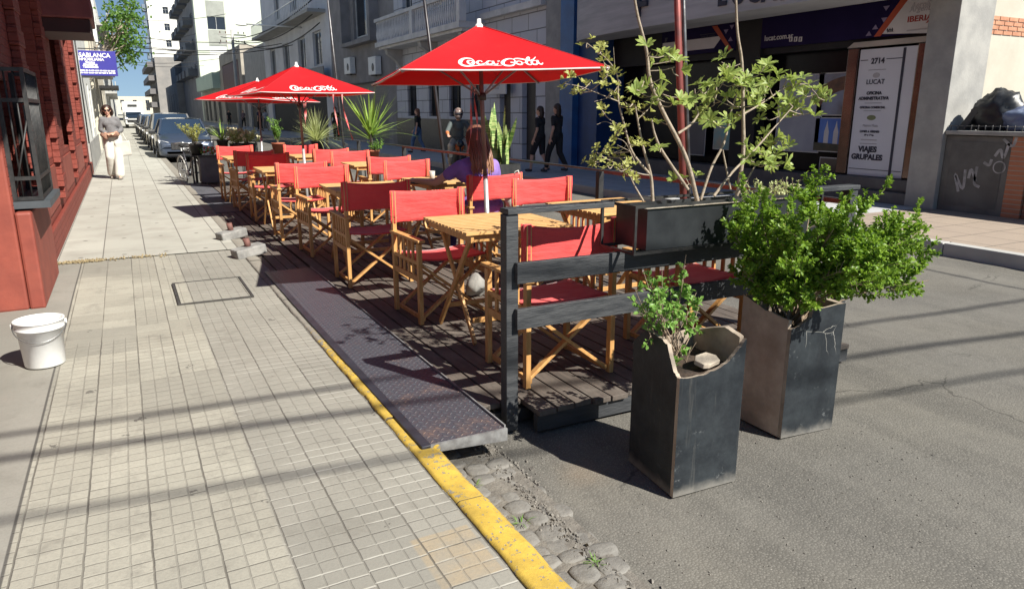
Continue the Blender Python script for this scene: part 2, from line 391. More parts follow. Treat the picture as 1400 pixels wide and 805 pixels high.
def mat_checker():
    n = NT('rusty_checker_plate'); p = n.sep(n.pos)
    a = .052
    u = n.math('ADD', p[0], p[1]); w = n.math('SUBTRACT', p[0], p[1])
    cx = n.math('FLOOR', n.math('DIVIDE', u, a)); cy = n.math('FLOOR', n.math('DIVIDE', w, a))
    fu = n.math('SUBTRACT', n.math('FRACT', n.math('DIVIDE', u, a)), .5); fw = n.math('SUBTRACT', n.math('FRACT', n.math('DIVIDE', w, a)), .5)
    par = n.math('MODULO', n.math('ABSOLUTE', n.math('ADD', cx, cy)), 2)
    k1 = n.math('ADD', n.math('POWER', n.math('MULTIPLY', fu, 1.1), 2), n.math('POWER', n.math('MULTIPLY', fw, 4.5), 2))
    k2 = n.math('ADD', n.math('POWER', n.math('MULTIPLY', fw, 1.1), 2), n.math('POWER', n.math('MULTIPLY', fu, 4.5), 2))
    k = n.math('ADD', n.math('MULTIPLY', k1, par), n.math('MULTIPLY', k2, n.math('SUBTRACT', 1, par)))
    lug = n.ramp(k, .12, .3, 1, 0)
    rust = n.ramp(n.math('ADD', n.noise(n.pos, 3.5, 7, .8), n.ramp(p[1], 3.0, 5.2, .08, -.06)), .54, .7)
    base = n.mix(n.noise(n.pos, 7, 4), (.165, .18, .205), (.10, .11, .13))
    base = n.mix(rust, base, (.24, .145, .11))
    base = n.mix(n.ramp(n.noise(n.pos, 90, 2), .5, .75, 0, .5), base, (.24, .16, .12))
    base = n.mix(n.math('MULTIPLY', n.math('SUBTRACT', 1, lug), .72), base, (.035, .032, .045))
    n.bump(n.math('ADD', lug, n.math('MULTIPLY', n.noise(n.pos, 40, 3), .2)), 1.0, .008)
    return n.fin(base, n.ramp(rust, 0, 1, .45, .75), n.ramp(rust, 0, 1, .15, .05))
def mat_planter(name, seed=0, alt=False):
    # black painted fibre cement, scuffed, pale dust at the foot, hairline cracks
    n = NT(name); v = n.vmath('ADD', n.obj, (seed, seed * .7, 0)); p = n.sep(n.obj)
    c = n.mix(n.ramp(n.noise(v, 5, 6, .7), .35, .7), (.012, .015, .019), (.028, .034, .039))
    c = n.mix(n.ramp(n.noise(v, 14, 6, .8), .6, .76, 0, .65), c, (.2, .21, .21))
    if not alt:
        cr = n.ramp(n.voro(n.vmath('ADD', v, n.scale3(n.comb(n.noise(v, 9), n.noise(v, 11), 0), (.05, .05, .05))), 5.2, 'DISTANCE_TO_EDGE'), .002, .007, 1, 0)
        cr = n.math('MULTIPLY', cr, n.math('MULTIPLY', n.ramp(p[2], .42, .5), n.ramp(n.noise(v, 4, 2), .42, .5)))
        c = n.mix(n.math('MULTIPLY', cr, .6), c, (.42, .40, .36))
    dr = n.ramp(n.noise(n.scale3(v, (26, 26, 1.6)), 1, 4, .7), .58, .74, 0, .35); c = n.mix(dr, c, (.11, .105, .095))
    foot = n.math('MULTIPLY', n.ramp(n.math('ADD', p[2], n.math('MULTIPLY', n.noise(v, 16), .08)), .03, .1, 1, 0), .6)
    c = n.mix(foot, c, (.28, .26, .23))
    n.bump(n.noise(v, 30, 5), .25, .006)
    return n.fin(c, n.ramp(n.noise(v, 6, 4), .3, .7, .4, .62), 0, .4)
def mat_canvas():
    n = NT('red_canvas')
    oi = n.t.nodes.new('ShaderNodeObjectInfo')
    v = n.vmath('ADD', n.obj, n.comb(oi.outputs['Random'], oi.outputs['Random'], 0))
    c = n.mix(n.noise(v, 5, 4), (.84, .085, .082), (.72, .062, .06))
    c = n.mix(n.ramp(n.noise(v, 2.2, 5, .7), .45, .75, 0, .5), c, (.86, .17, .13)); c = n.mix(n.ramp(n.noise(n.vmath('ADD', v, (4, 4, 4)), 3.1, 6, .8), .56, .72, 0, .4), c, (.42, .05, .045))
    c = n.mix(n.math('MULTIPLY', oi.outputs['Random'], .3), c, (.76, .12, .115))
    h = n.math('ADD', n.math('MULTIPLY', n.noise(n.scale3(v, (3, 3, 14)), 2.2, 3), 1.0), n.math('MULTIPLY', n.noise(v, 260, 2), .05))
    n.bump(h, .55, .022); n.put(n.b.inputs['Sheen Weight'], .25)
    m = n.fin(c, .85, 0, .2)
    tr = n.t.nodes.new('ShaderNodeBsdfTranslucent'); n.put(tr.inputs[0], (.55, .03, .02))
    mx = n.t.nodes.new('ShaderNodeMixShader'); mx.inputs[0].default_value = .14
    n.t.links.new(n.b.outputs[0], mx.inputs[1]); n.t.links.new(tr.outputs[0], mx.inputs[2]); n.t.links.new(mx.outputs[0], n.out.inputs[0])
    return m
def mat_umbrella():
    n = NT('umbrella_fabric')
    c = n.mix(n.noise(n.obj, 3, 5), (.72, .012, .018), (.60, .010, .014))
    c = n.mix(n.ramp(n.noise(n.obj, 1.6, 6, .75), .52, .8, 0, .2), c, (.74, .06, .05))
    n.bump(n.noise(n.scale3(n.obj, (2, 2, 2)), 2.5, 4), .15, .03)
    m = n.fin(c, .75, 0, .25)
    tr = n.t.nodes.new('ShaderNodeBsdfTranslucent'); n.put(tr.inputs[0], (.75, .01, .012))
    mx = n.t.nodes.new('ShaderNodeMixShader'); mx.inputs[0].default_value = .25
    n.t.links.new(n.b.outputs[0], mx.inputs[1]); n.t.links.new(tr.outputs[0], mx.inputs[2]); n.t.links.new(mx.outputs[0], n.out.inputs[0])
    return m
def mat_wood(name, a, b, ax=(1, 1, 1)):
    n = NT(name); oi = n.t.nodes.new('ShaderNodeObjectInfo')
    v = n.vmath('ADD', n.scale3(n.obj, ax), n.comb(n.math('MULTIPLY', oi.outputs['Random'], 9), 0, 0))
    g = n.noise(v, 9, 6, .65, .6)
    c = n.mix(n.ramp(g, .3, .7), a, b); c = n.mix(n.math('MULTIPLY', oi.outputs['Random'], .35), c, b)
    n.bump(g, .15, .004)
    return n.fin(c, .5, 0, .4)
def mat_glass(name='window_glass', c=(.012, .015, .02), rough=.06):
    n = NT(name); n.bump(n.noise(n.pos, .8, 2), .04, .03)
    return n.fin(n.mix(n.noise(n.pos, .6, 3), c, tuple(x * 2.2 for x in c)), rough, 0, .6)
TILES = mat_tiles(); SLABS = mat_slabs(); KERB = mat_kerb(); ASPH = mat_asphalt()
REDBRICK = mat_brick_red()
REDPLASTER = M('smooth_red_paint', (.27, .060, .038), (.20, .042, .028), 4, .65, bump=.2, bscale=14, grime=.22)
DECK = mat_deck(); CHECKER = mat_checker()
BLACKWOOD = M('black_painted_timber', (.024, .026, .03), (.05, .052, .056), 5, .5, bump=.35, bscale=20, stretch=(1, 6, 6), grime=0, r2=.7)
BLACKSTEEL = M('black_painted_steel', (.014, .015, .016), (.036, .034, .033), 12, .5, metal=.1, bump=.1)
GREYSTEEL = M('scuffed_steel', (.16, .16, .165), (.09, .085, .085), 14, .42, metal=.75, bump=.12)
ALU = M('white_pole_metal', (.62, .62, .62), (.5, .5, .5), 8, .35, metal=.6)
CANVAS = mat_canvas(); UMB = mat_umbrella()
WOOD = mat_wood('varnished_pine', (.60, .345, .13), (.42, .21, .07), (4, 4, .8))
WOODTOP = mat_wood('table_slat_wood', (.66, .40, .16), (.46, .25, .09), (.8, 5, 5))
WHITE = M('white_paint', (.8, .8, .78), (.72, .72, .7), 4, .5)
WHITELOGO = M('white_print', (.82, .80, .78), (.78, .76, .74), 4, .7)
CONC = M('grey_concrete', (.34, .33, .31), (.25, .245, .235), 2.5, .85, bump=.3, bscale=30, grime=.15)
CONCL = M('pale_concrete', (.42, .41, .39), (.33, .325, .31), 1.4, .85, bump=.2, bscale=25, grime=.15)
CREAM = M('cream_render', (.58, .53, .43), (.50, .45, .36), 1.2, .85, bump=.2, bscale=20, grime=.1)
BLUE = M('deep_blue_paint', (.015, .06, .20), (.013, .045, .14), 2, .5, grime=.1)
GLASS = mat_glass(); DARK = M('dark_interior', (.008, .008, .01), (.014, .013, .013), 3, .7)
PUR = M('dark_purple_sign', (.016, .010, .055), (.012, .008, .045), 2, .7, spec=.12)
TERRA = M('terracotta', (.38, .12, .06), (.28, .08, .045), 8, .8, bump=.1)
SOIL = M('soil', (.07, .045, .03), (.03, .02, .015), 30, .95, bump=.8, bscale=60)
BARK = M('pale_bark', (.38, .31, .24), (.24, .19, .14), 22, .85, bump=.5, bscale=70)
TWIG = M('twig_bark', (.28, .21, .15), (.17, .12, .08), 30, .85, bump=.3, bscale=90)
LEAF_BOX = leafmat('boxwood_leaf', (.26, .39, .045), (.08, .17, .022), .36)
LEAF_SCH = leafmat('umbrella_plant_leaf', (.35, .41, .12), (.18, .26, .06), .35)
LEAF_DRY = leafmat('sparse_shrub_leaf', (.42, .42, .14), (.26, .28, .07), .3)
LEAF_MID = leafmat('mid_green_leaf', (.23, .39, .09), (.11, .23, .04), .35)
LEAF_YUC = leafmat('yucca_leaf', (.34, .46, .10), (.2, .33, .06), .35)
LEAF_PALE = leafmat('pale_striped_leaf', (.58, .60, .34), (.36, .42, .16), .3)
LEAF_TREE = leafmat('street_tree_leaf', (.16, .28, .06), (.08, .17, .035), .5, scale=3)
TYRE = M('tyre_rubber', (.02, .02, .02), (.03, .03, .03), 20, .8)
# ================================================================ setting
def sheet(name, x0, x1, y0, y1, z, mat, nx=1, ny=1, fn=None):
    vs = []; fs = []
    for j in range(ny + 1):
        for i in range(nx + 1):
            x = x0 + (x1 - x0) * i / nx; y = y0 + (y1 - y0) * j / ny
            vs.append((x, y, z + (fn(x, y) if fn else 0)))
    for j in range(ny):
        for i in range(nx):
            a = j * (nx + 1) + i; fs.append((a, a + 1, a + nx + 2, a + nx + 1))
    me = bpy.data.meshes.new(name); me.from_pydata(vs, [], fs); me.materials.append(mat)
    if nx > 1: me.polygons.foreach_set('use_smooth', [True] * len(fs))
    o = bpy.data.objects.new(name, me); COL.objects.link(o); return tag(o, kind='structure')
sheet('ground', -900, 900, -60, 1500, -.17, M('distant_ground', (.16, .15, .14), (.12, .115, .11), .2, .9))
def undul(x, y): return .006 * mnoise.noise(Vector((x * 1.3, y * 1.3, 3)))
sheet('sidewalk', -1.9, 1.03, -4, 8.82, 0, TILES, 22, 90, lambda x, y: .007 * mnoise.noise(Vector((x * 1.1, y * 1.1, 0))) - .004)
sheet('slab_pavement', -1.6, 1.03, 8.78, 500, .006, SLABS)
ROADH = lambda x, y: (.02 * mnoise.noise(Vector((x * .9, y * .7, 0))) + .006 * mnoise.noise(Vector((x * 5, y * 5, 1)))) * (1 if y < 14 else 0) - .002 * abs(x - 5)
sheet('road', 1.47, 8.66, -6, 16, -.15, ASPH, 110, 240, ROADH)
sheet('road', 1.2, 8.66, 15.96, 500, -.158, ASPH)
sheet('road', -40, 60, -40, -5.9, -.16, ASPH)
# kerb, near side: one worn stone after another, yellow paint
k = MB(); y = -4.0
while y < 20:
    L = .92; g = .004
    dx = random.uniform(-.006, .006); dz = random.uniform(-.004, .004)
    x1 = 1.172 + dx
    n = 12
    for i in range(n):
        ya = y + g + (L - 2 * g) * i / n; yb = y + g + (L - 2 * g) * (i + 1) / n
        def pr_(yy):
            w = .012 * mnoise.noise(Vector((yy * 5, 1, 0))) + .005 * mnoise.noise(Vector((yy * 21, 1, 0))); q = .009 * mnoise.noise(Vector((yy * 9, 5, 0)))
            return [(1.025, yy, -.03), (1.03 + w, yy, .003 + dz + q * .5), (1.045, yy, .010 + dz), (x1 - .03 + w, yy, .008 + dz + q), (x1 - .004 + w, yy, -.012 + dz), (x1 + .012, yy, -.2)]
        A = pr_(ya); B = pr_(yb); m = len(A)
        k.add(A + B, [(j, j + 1, m + j + 1, m + j) for j in range(m - 1)], 0, True)
        if i == 0: k.add(A, [tuple(range(m))])
        if i == n - 1: k.add(B, [tuple(reversed(range(m)))])
    y += L
k.span((1.028, 20, -.2), (1.2, 500, .008))
tag(k.build('kerb', KERB, recalc=False), kind='structure')
# cobbled gutter
COB = M('gutter_stone', (.20, .188, .17), (.135, .126, .115), 9, .85, bump=.6, bscale=45, grime=.25)
c = MB(); random.seed(11)
def cobble(cx, cy, w, d, h):
    n = 10; rings = []
    a0 = random.uniform(-.15, .15)
    for lv, (s, z) in enumerate(((1.0, -.04), (1.0, h * .55), (.93, h * .92), (.6, h * 1.04))):
        ring = []
        for i in range(n):
            a = 2 * math.pi * i / n
            ca, sa = math.cos(a), math.sin(a)
            r = 1 / max((abs(ca) ** 4 + abs(sa) ** 4) ** .25, .01)
            r *= 1 + .09 * mnoise.noise(Vector((cx * 7 + ca * 1.2, cy * 7 + sa * 1.2, 0)))
            X = ca * r * w / 2 * s; Y = sa * r * d / 2 * s
            ring.append((cx + X * math.cos(a0) - Y * math.sin(a0), cy + X * math.sin(a0) + Y * math.cos(a0), -.15 + z + .006 * mnoise.noise(Vector((cx * 20 + X * 30, cy * 20 + Y * 30, lv)))))
        rings.append(ring)
    vs = [v for r in rings for v in r] + [(cx, cy, -.15 + h * 1.1)]
    fs = []
    for l in range(3):
        for i in range(n): fs.append((l * n + i, l * n + (i + 1) % n, (l + 1) * n + (i + 1) % n, (l + 1) * n + i))
    for i in range(n): fs.append((3 * n + i, 3 * n + (i + 1) % n, 4 * n))
    c.add(vs, fs, 0, True)
y = .4
while y < 3.6:
    x = 1.19; dd = random.uniform(.085, .12)
    while x < 1.44:
        w = random.uniform(.085, .15)
        cobble(x + w / 2, y + random.uniform(-.012, .012), w * .98, dd * .98, random.uniform(.004, .018))
        x += w
    y += dd
tag(c.build('gutter', COB, recalc=False), kind='structure')
sheet('gutter_bed', 1.16, 1.52, -4, 17, -.1425, M('gutter_dirt', (.19, .172, .148), (.125, .112, .098), 20, .95, bump=.8, bscale=60), 8, 200, lambda x, y: .006 * mnoise.noise(Vector((x * 20, y * 20, 0))))
# loose gravel along the broken asphalt edge
g = MB(); random.seed(5)
for i in range(1700):
    yy = random.uniform(1.0, 3.3); xx = 1.475 + .02 * math.sin(yy * 5) + random.gauss(0, .035); s = random.uniform(.002, .009) * (1.5 if random.random() < .1 else 1)
    if random.random() < .3: yy = random.uniform(1, 3.2); xx = random.uniform(1.5, 3.5); s = random.uniform(.002, .0045)
    z = -.15 + ROADH(xx, yy) + s * .3 if xx > 1.47 else -.14
    q = Quaternion((random.random(), random.random(), random.random(), random.random())).normalized().to_matrix()
    g.box((xx, yy, z), (s * 2, s * 1.6, s * 1.2), q, 0, .7)
tag(g.build('gravel', M('loose_gravel', (.22, .2, .175), (.09, .083, .075), 60, .9), recalc=False), 'loose grey gravel scattered along the broken asphalt edge by the cobbled gutter', 'gravel', kind='stuff')
# moss / weeds in gutter
w = MB()
def blade(mb, p, d, L, wd, bend=.4, n=4, mi=0, droop=(0, 0, -1)):
    p = Vector(p); d = Vector(d).normalized(); s = d.cross(Vector((0, 0, 1)))
    if s.length < .1: s = Vector((1, 0, 0))
    s.normalize(); vs = []
    for i in range(n + 1):
        t = i / n; q = p + d * L * t + Vector(droop) * (bend * L * t * t)
        ww = wd * (1 - t) ** .7 * (.5 + min(t * 4, 1) * .5) + .0003
        vs += [q - s * ww, q + s * ww]
    mb.add(vs, [(2 * i, 2 * i + 1, 2 * i + 3, 2 * i + 2) for i in range(n)], mi, True)
for (cx, cy, n) in ((1.30, 2.38, 14), (1.42, 2.0, 16), (1.25, 2.75, 10)):
    for i in range(n):
        a = random.uniform(0, 6.28); r = random.uniform(0, .03)
        blade(w, (cx + r * math.cos(a), cy + r * math.sin(a), -.13), (math.cos(a) * .8, math.sin(a) * .8, random.uniform(.3, 1)), random.uniform(.02, .06), .0022)
tag(w.build('weeds', LEAF_MID, recalc=False), 'small green weed tufts growing between the gutter cobbles beside the yellow kerb', 'weeds', kind='stuff')
# litter and dirt where the slabs meet the tiles
w = MB(); random.seed(21)
for i in range(420):
    xx = random.uniform(-.78, -.35) if i % 3 else random.uniform(-.78, .3); yy = 8.78 + random.gauss(0, .035)
    s = random.uniform(.004, .012); q = Quaternion((random.random(), random.random(), random.random(), random.random())).normalized().to_matrix()
    w.box((xx, yy, .008), (s * 2.4, s * 1.5, s * .5), q)
tag(w.build('debris', M('dry_leaf_debris', (.34, .27, .15), (.16, .12, .07), 60, .9), recalc=False), 'strip of dry leaf debris along the joint between tiles and concrete slabs', 'debris', kind='stuff')
# metal cover set in the pavement
a = Vector((.28, 6.35, 0)); cv = MB()
t = thing('utility_cover', (.53, 6.75, .0), 'rectangular tiled utility cover with dark metal rim set in the pavement', 'utility cover')
DKM = M('dark_rim_metal', (.09, .085, .08), (.05, .045, .04), 20, .6, metal=.4)
fr = MB()
for s_ in ((.24, 6.38, .26, 7.2), (.82, 6.38, .84, 7.2), (.24, 6.36, .84, 6.375), (.24, 7.2, .84, 7.215)): fr.span((s_[0], s_[1], .0), (s_[2], s_[3], .011))
fr.build('rim', DKM, t)
pl = MB(); pl.span((.265, 6.38, .0), (.815, 7.195, .007)); pl.build('lid', TILES, t)
# far side: pavement, kerb
FARP = NT('brown_far_pavement'); p_ = FARP.sep(FARP.pos)
j_ = FARP.math('MAXIMUM', FARP.line(p_[0], .6, .008), FARP.line(p_[1], .6, .008))
cb = FARP.mix(FARP.noise(FARP.pos, 3, 5), (.34, .27, .21), (.25, .20, .165)); cb = FARP.mix(FARP.ramp(p_[1], 7.35, 7.4), cb, FARP.mix(FARP.noise(FARP.pos, 2, 5), (.46, .46, .47), (.36, .36, .37))); cb = FARP.mix(j_, cb, (.10, .085, .07)); FARP.bump(FARP.noise(FARP.pos, 30, 3), .3)
FARP = FARP.fin(cb, .85)
sheet('far_sidewalk', 8.82, 14, -8, 500, .002, FARP)
k = MB(); y = -8.0
while y < 60:
    k.box((8.75, y + .6, -.085), (.16 + random.uniform(-.004, .004), 1.19, .175), None, 0); y += 1.2
k.span((8.67, 60, -.17), (8.83, 500, .004))
tag(k.build('far_kerb', CONCL, bevel=.012), kind='structure')
# ---------------------------------------------------------------- wooden platform
dk = thing('dining_deck', (2.9, 10.4, -.15), 'weathered dark timber platform on the road that carries the cafe tables', 'deck')
b = MB(); random.seed(3); x = 1.56
while x < 4.27:
    z = -.004 + random.uniform(-.003, .003); y0 = (3.30 if x < 1.78 else 3.10) + random.uniform(-.012, .012); y1 = 17.75
    cuts = sorted([y0, random.uniform(6, 8), random.uniform(10, 13), y1])
    for a_, b_ in zip(cuts[:-1], cuts[1:]): b.span((x + .005, a_ + .004, z - .03), (x + .112, b_ - .004, z))
    x += .118
b.build('deck_boards', DECK, dk, bevel=.003)
b = MB(); b.span((1.80, 3.12, -.13), (4.28, 3.16, -.037)); b.span((1.56, 3.32, -.12), (1.6, 17.7, -.037)); b.span((4.24, 3.17, -.12), (4.28, 17.7, -.037)); b.span((1.61, 17.66, -.12), (4.23, 17.7, -.037))
for yy in (5, 7, 9, 11, 13, 15): b.span((1.61, yy, -.13), (4.23, yy + .06, -.037))
parts(b, 'frame_beam', BLACKWOOD, dk, .03)
b = MB(); x = 1.11
while x < 1.53:
    b.span((x + .004, 7.32, -.034), (x + .102, 12.2, -.008 + random.uniform(-.002, .002))); x += .108
parts(b, 'edge_board', DECK, dk, 0, bevel=.003)
SLATE = M('grey_rubber_mat', (.10, .10, .115), (.065, .065, .075), 3, .7, bump=.3, bscale=30)
b = MB(); b.span((1.09, 12.21, -.03), (1.54, 17.7, .0)); b.build('edge_plate', SLATE, dk)
rp = thing('entry_ramp', (1.3, 3, .0), 'long rusty checker plate ramp bridging the yellow kerb and the deck', 'ramp')
b = MB()
for (ya, yb) in ((2.965, 5.2), (5.205, 7.28)): b.span((1.125, ya, .012), (1.52, yb, .018))
b.build('checker_plate', CHECKER, rp)
b = MB(); b.span((1.075, 2.95, -.005), (1.124, 7.29, .021)); b.build('edge_strip', M('blue_black_steel', (.06, .062, .08), (.04, .04, .05), 8, .45, metal=.5, bump=.1), rp, bevel=.004)
b = MB(); b.add([(1.1, 2.95, -.02), (1.53, 2.95, -.048), (1.53, 2.95, .018), (1.1, 2.95, .018), (1.1, 2.963, -.02), (1.53, 2.963, -.048), (1.53, 2.963, .018), (1.1, 2.963, .018)], [(0, 1, 2, 3), (4, 7, 6, 5), (0, 4, 5, 1), (3, 2, 6, 7), (0, 3, 7, 4), (1, 5, 6, 2)])
b.span((1.522, 2.97, -.04), (1.53, 7.28, .03)); b.build('front_angle', M('bright_worn_steel', (.30, .30, .30), (.17, .165, .165), 18, .5, metal=.3, bump=.1), rp)
b = MB(); b.lathe([(.001, 0), (.02, 0)], (1.15, 2.948, -.002), 14, axis='y'); b.build('paint_drip', KERB, rp)
# ---------------------------------------------------------------- two concrete blocks with pipe stubs
RUST = M('rusty_pipe', (.17, .075, .06), (.10, .045, .04), 14, .75, bump=.3)
def block(cx, cy, rz, label):
    t = thing('parasol_base_block', (cx, cy, .0), label, 'concrete block', 'concrete blocks with pipe stubs on the edge of the deck')
    mb = MB(); rot = Matrix.Rotation(rz, 3, 'Z') @ Matrix.Rotation(R(-8), 3, 'Y')
    mb.box((cx, cy, .058), (.34, .19, .11), rot)
    mb.build('block', M('mortar_block', (.29, .28, .265), (.15, .147, .142), 9, .9, bump=.7, bscale=22), t, bevel=.018)
    mb = MB(); mb.tube([(cx, cy, .09), (cx - .02, cy, .2)], .034, 14); mb.build('pipe', RUST, t)
block(1.08, 8.28, R(16), 'nearer concrete block with rusty pipe stub on the deck edge')
block(1.06, 9.55, R(20), 'farther concrete block with rusty pipe stub on the deck edge')
# ---------------------------------------------------------------- bucket
t = thing('bucket', (-.60, 5.2, .0), 'white plastic bucket with wire handle standing by the red wall', 'bucket')
PL = M('white_plastic', (.80, .80, .79), (.70, .70, .68), 6, .4, grime=.2, bump=.05)
mb = MB(); c0 = Vector((-.60, 5.2, 0))
mb.lathe([(r * .86, z * .88) for r, z in ((.001, .004), (.125, .003), (.13, .01), (.146, .27), (.158, .272), (.160, .285), (.154, .292), (.157, .30), (.157, .325), (.163, .327), (.163, .338), (.150, .338), (.146, .30), (.12, .02), (.001, .016))], c0, 40); mb.build('pail', PL, t)
mb = MB(); h = []
for i in range(17):
    a = math.pi * i / 16; h.append(c0 + Vector((.143 * math.cos(a), -.143 * math.sin(a) * .98, .268 - .09 * math.sin(a))))
mb.tube(h, .0035, 8); mb.build('handle', M('grey_wire', (.3, .3, .3), None, 5, .4, metal=.8), t)
mb = MB()
for s in (-1, 1): mb.box(c0 + Vector((s * .143, 0, .268)), (.012, .025, .025))
parts(mb, 'handle_lug', PL, t)
# ================================================================ deck furniture
def sheetmesh(fn, nu, nv, thick):
    mb = MB(); top = []; bot = []
    for j in range(nv + 1):
        for i in range(nu + 1):
            p, n = fn(i / nu, j / nv); top.append(p + n * thick / 2); bot.append(p - n * thick / 2)
    k = len(top); W = nu + 1; fs = []
    for j in range(nv):
        for i in range(nu):
            a = j * W + i; fs.append((a, a + 1, a + W + 1, a + W)); fs.append((k + a, k + a + W, k + a + W + 1, k + a + 1))
    for i in range(nu): fs.append((i, k + i, k + i + 1, i + 1)); a = nv * W + i; fs.append((a, a + 1, k + a + 1, k + a))
    for j in range(nv): a = j * W; fs.append((a, a + W, k + a + W, k + a)); a = j * W + nu; fs.append((a, k + a, k + a + W, a + W))
    mb.add(top + bot, fs, 0, True); return mb
HW, DP, SZ, AZ, BZ = .29, .25, .475, .635, .95      # half width, half depth, seat, arm, back heights (front is +Y)
def make_chair(seed):
    random.seed(seed); root = thing('director_chair', (0, 0, 0), 'x', 'chair')
    a, b, sagk = random.uniform(-.012, .012), random.uniform(0, 9), random.uniform(.014, .034)
    def back(u, v):
        x = (u - .5) * (2 * HW + .06); bow = -.028 * (1 - (2 * u - 1) ** 2)
        z = .70 + v * .25 + (sagk * (1 - (2 * u - 1) ** 2) * -1 if v > .5 else 0) * (v - .5) * 2
        w = .011 * mnoise.noise(Vector((u * 5 + b, v * 2, b))) + .004 * mnoise.noise(Vector((u * 3, v * 9 + b, 2)))
        return Vector((x, -DP - .004 + bow + w + .02 * abs(2 * u - 1) ** 8, z + a * (u - .5))), Vector((0, 1, 0))
    m = sheetmesh(back, 22, 8, .007)
    for s in (-1, 1):   # sleeve round the post
        m.tube([(s * HW, -DP, .70), (s * HW, -DP, .952)], .024, 10)
    m.build('back_canvas', CANVAS, root)
    def seat(u, v):
        x = (u - .5) * (2 * HW - .01); sag = -.022 * (1 - (2 * u - 1) ** 2) - .006 * math.sin(v * math.pi)
        return Vector((x, -DP + .035 + v * (2 * DP - .06), SZ + .012 + sag + .003 * mnoise.noise(Vector((u * 4 + b, v * 4, 7))))), Vector((0, 0, 1))
    sheetmesh(seat, 14, 8, .008).build('seat_canvas', CANVAS, root)
    for s in (-1, 1):
        mb = MB(); mb.box((s * HW, -DP, BZ / 2), (.032, .042, BZ)); mb.build('rear_leg', WOOD, root, bevel=.003)
        mb = MB(); mb.box((s * HW, DP, AZ / 2 - .01), (.032, .042, AZ - .02)); mb.build('front_leg', WOOD, root, bevel=.003)
        mb = MB(); mb.box((s * HW, .01, AZ), (.058, 2 * DP + .09, .02)); mb.build('armrest', WOOD, root, bevel=.005)
        mb = MB(); mb.box((s * HW, 0, .345), (.022, 2 * DP - .038, .045)); mb.box((s * HW * .985, 0, SZ - .01), (.03, 2 * DP - .02, .03))
        mb.build('side_rail', WOOD, root, bevel=.003)
        mb = MB()
        for k in (-1.2, -.4, .4, 1.2): mb.box((s * HW, k * .11, .496), (.016, .028, .26))
        mb.build('side_slats', WOOD, root, bevel=.002)
    for y in (-DP + .03, DP - .03):
        for s in (-1, 1):
            mb = MB(); mb.bar((-s * (HW - .02), y + s * .011, .03), (s * (HW - .02), y + s * .011, SZ - .03), .02, .04, (0, 1, 0)); mb.build('cross_brace', WOOD, root, bevel=.002)
    mb = MB(); 
    for s in (-1, 1): mb.bar((s * (HW - .026), -DP + .0, .035), (s * (HW - .026), DP, .035), .02, .03)
    parts(mb, 'foot_rail', WOOD, root, bevel=.002)
    return root
CH = [make_chair(s) for s in (1, 2, 3, 4)]
used = set()
def place(proto, loc, rz, label, group=None, scale=1.0):
    if id(proto) in used: o = copy_tree(proto)
    else: used.add(id(proto)); o = proto
    o.location = loc; o.rotation_euler = (0, 0, rz); o['label'] = label
    if group: o['group'] = group
    if scale != 1.0: o.scale = (scale,) * 3
    return o
CG = 'red canvas director chairs on the deck'
# (x left post, y of the back, facing +1 away / -1 towards camera)
chairs = [
 (1.88, 3.42, 1, 0, 1.0, 'nearest red director chair, its back behind the black slatted fence'),
 (1.79, 5.42, -1, 2, -4, 'red director chair facing the camera behind the nearest slatted table'),
 (1.65, 6.30, 1, -1, 0, 'shaded dark red director chair just behind the one facing the nearest table'),
 (1.66, 8.42, -1, 2, 3, 'red director chair facing the camera at the second table along the pavement'),
 (1.58, 9.12, 1, 0, 2, 'red director chair backed against the one at the second pavement-side table'),
 (1.56, 11.45, -1, -2, 0, 'red director chair facing the camera at the third pavement-side table'),
 (1.50, 12.32, 1, 3, 0, 'shaded red director chair half hidden behind the third pavement-side chair'),
 (1.46, 14.2, -1, 0, 0, 'farthest red director chair beside the pavement, next to the corner planter'),
 (2.96, 3.42, 1, 1, 2, 'red director chair mostly hidden by the steel planter box and the bush'),
 (3.12, 5.93, -1, -3, -3, 'red director chair right of the seated woman, facing the camera'),
 (2.90, 6.47, 1, 4, 0, 'red director chair the woman in purple sits on'),
 (2.88, 8.95, -1, 2, 0, 'red director chair opposite the seated woman across her table'),
 (2.95, 9.85, 1, -2, 0, 'red director chair backed against the one opposite the seated woman'),
 (2.84, 11.5, -1, 0, 0, 'red director chair in the street-side row near the yucca pot'),
 (2.72, 12.3, 1, 5, 0, 'shaded red director chair in the street-side row behind the farther umbrella pole'),
 (2.62, 14.15, -1, -2, 0, 'farthest red director chair of the street-side row near the spider plant'),
]
for i, (x, yb, f, jit, _, lab) in enumerate(chairs):
    rz = (0 if f > 0 else math.pi) + R(jit)
    place(CH[[0, 1, 2, 3, 1, 0, 3, 2, 2, 3, 1, 2, 3, 1, 2, 0][i]], (x + .31, yb + f * DP, .0), rz, lab, CG)
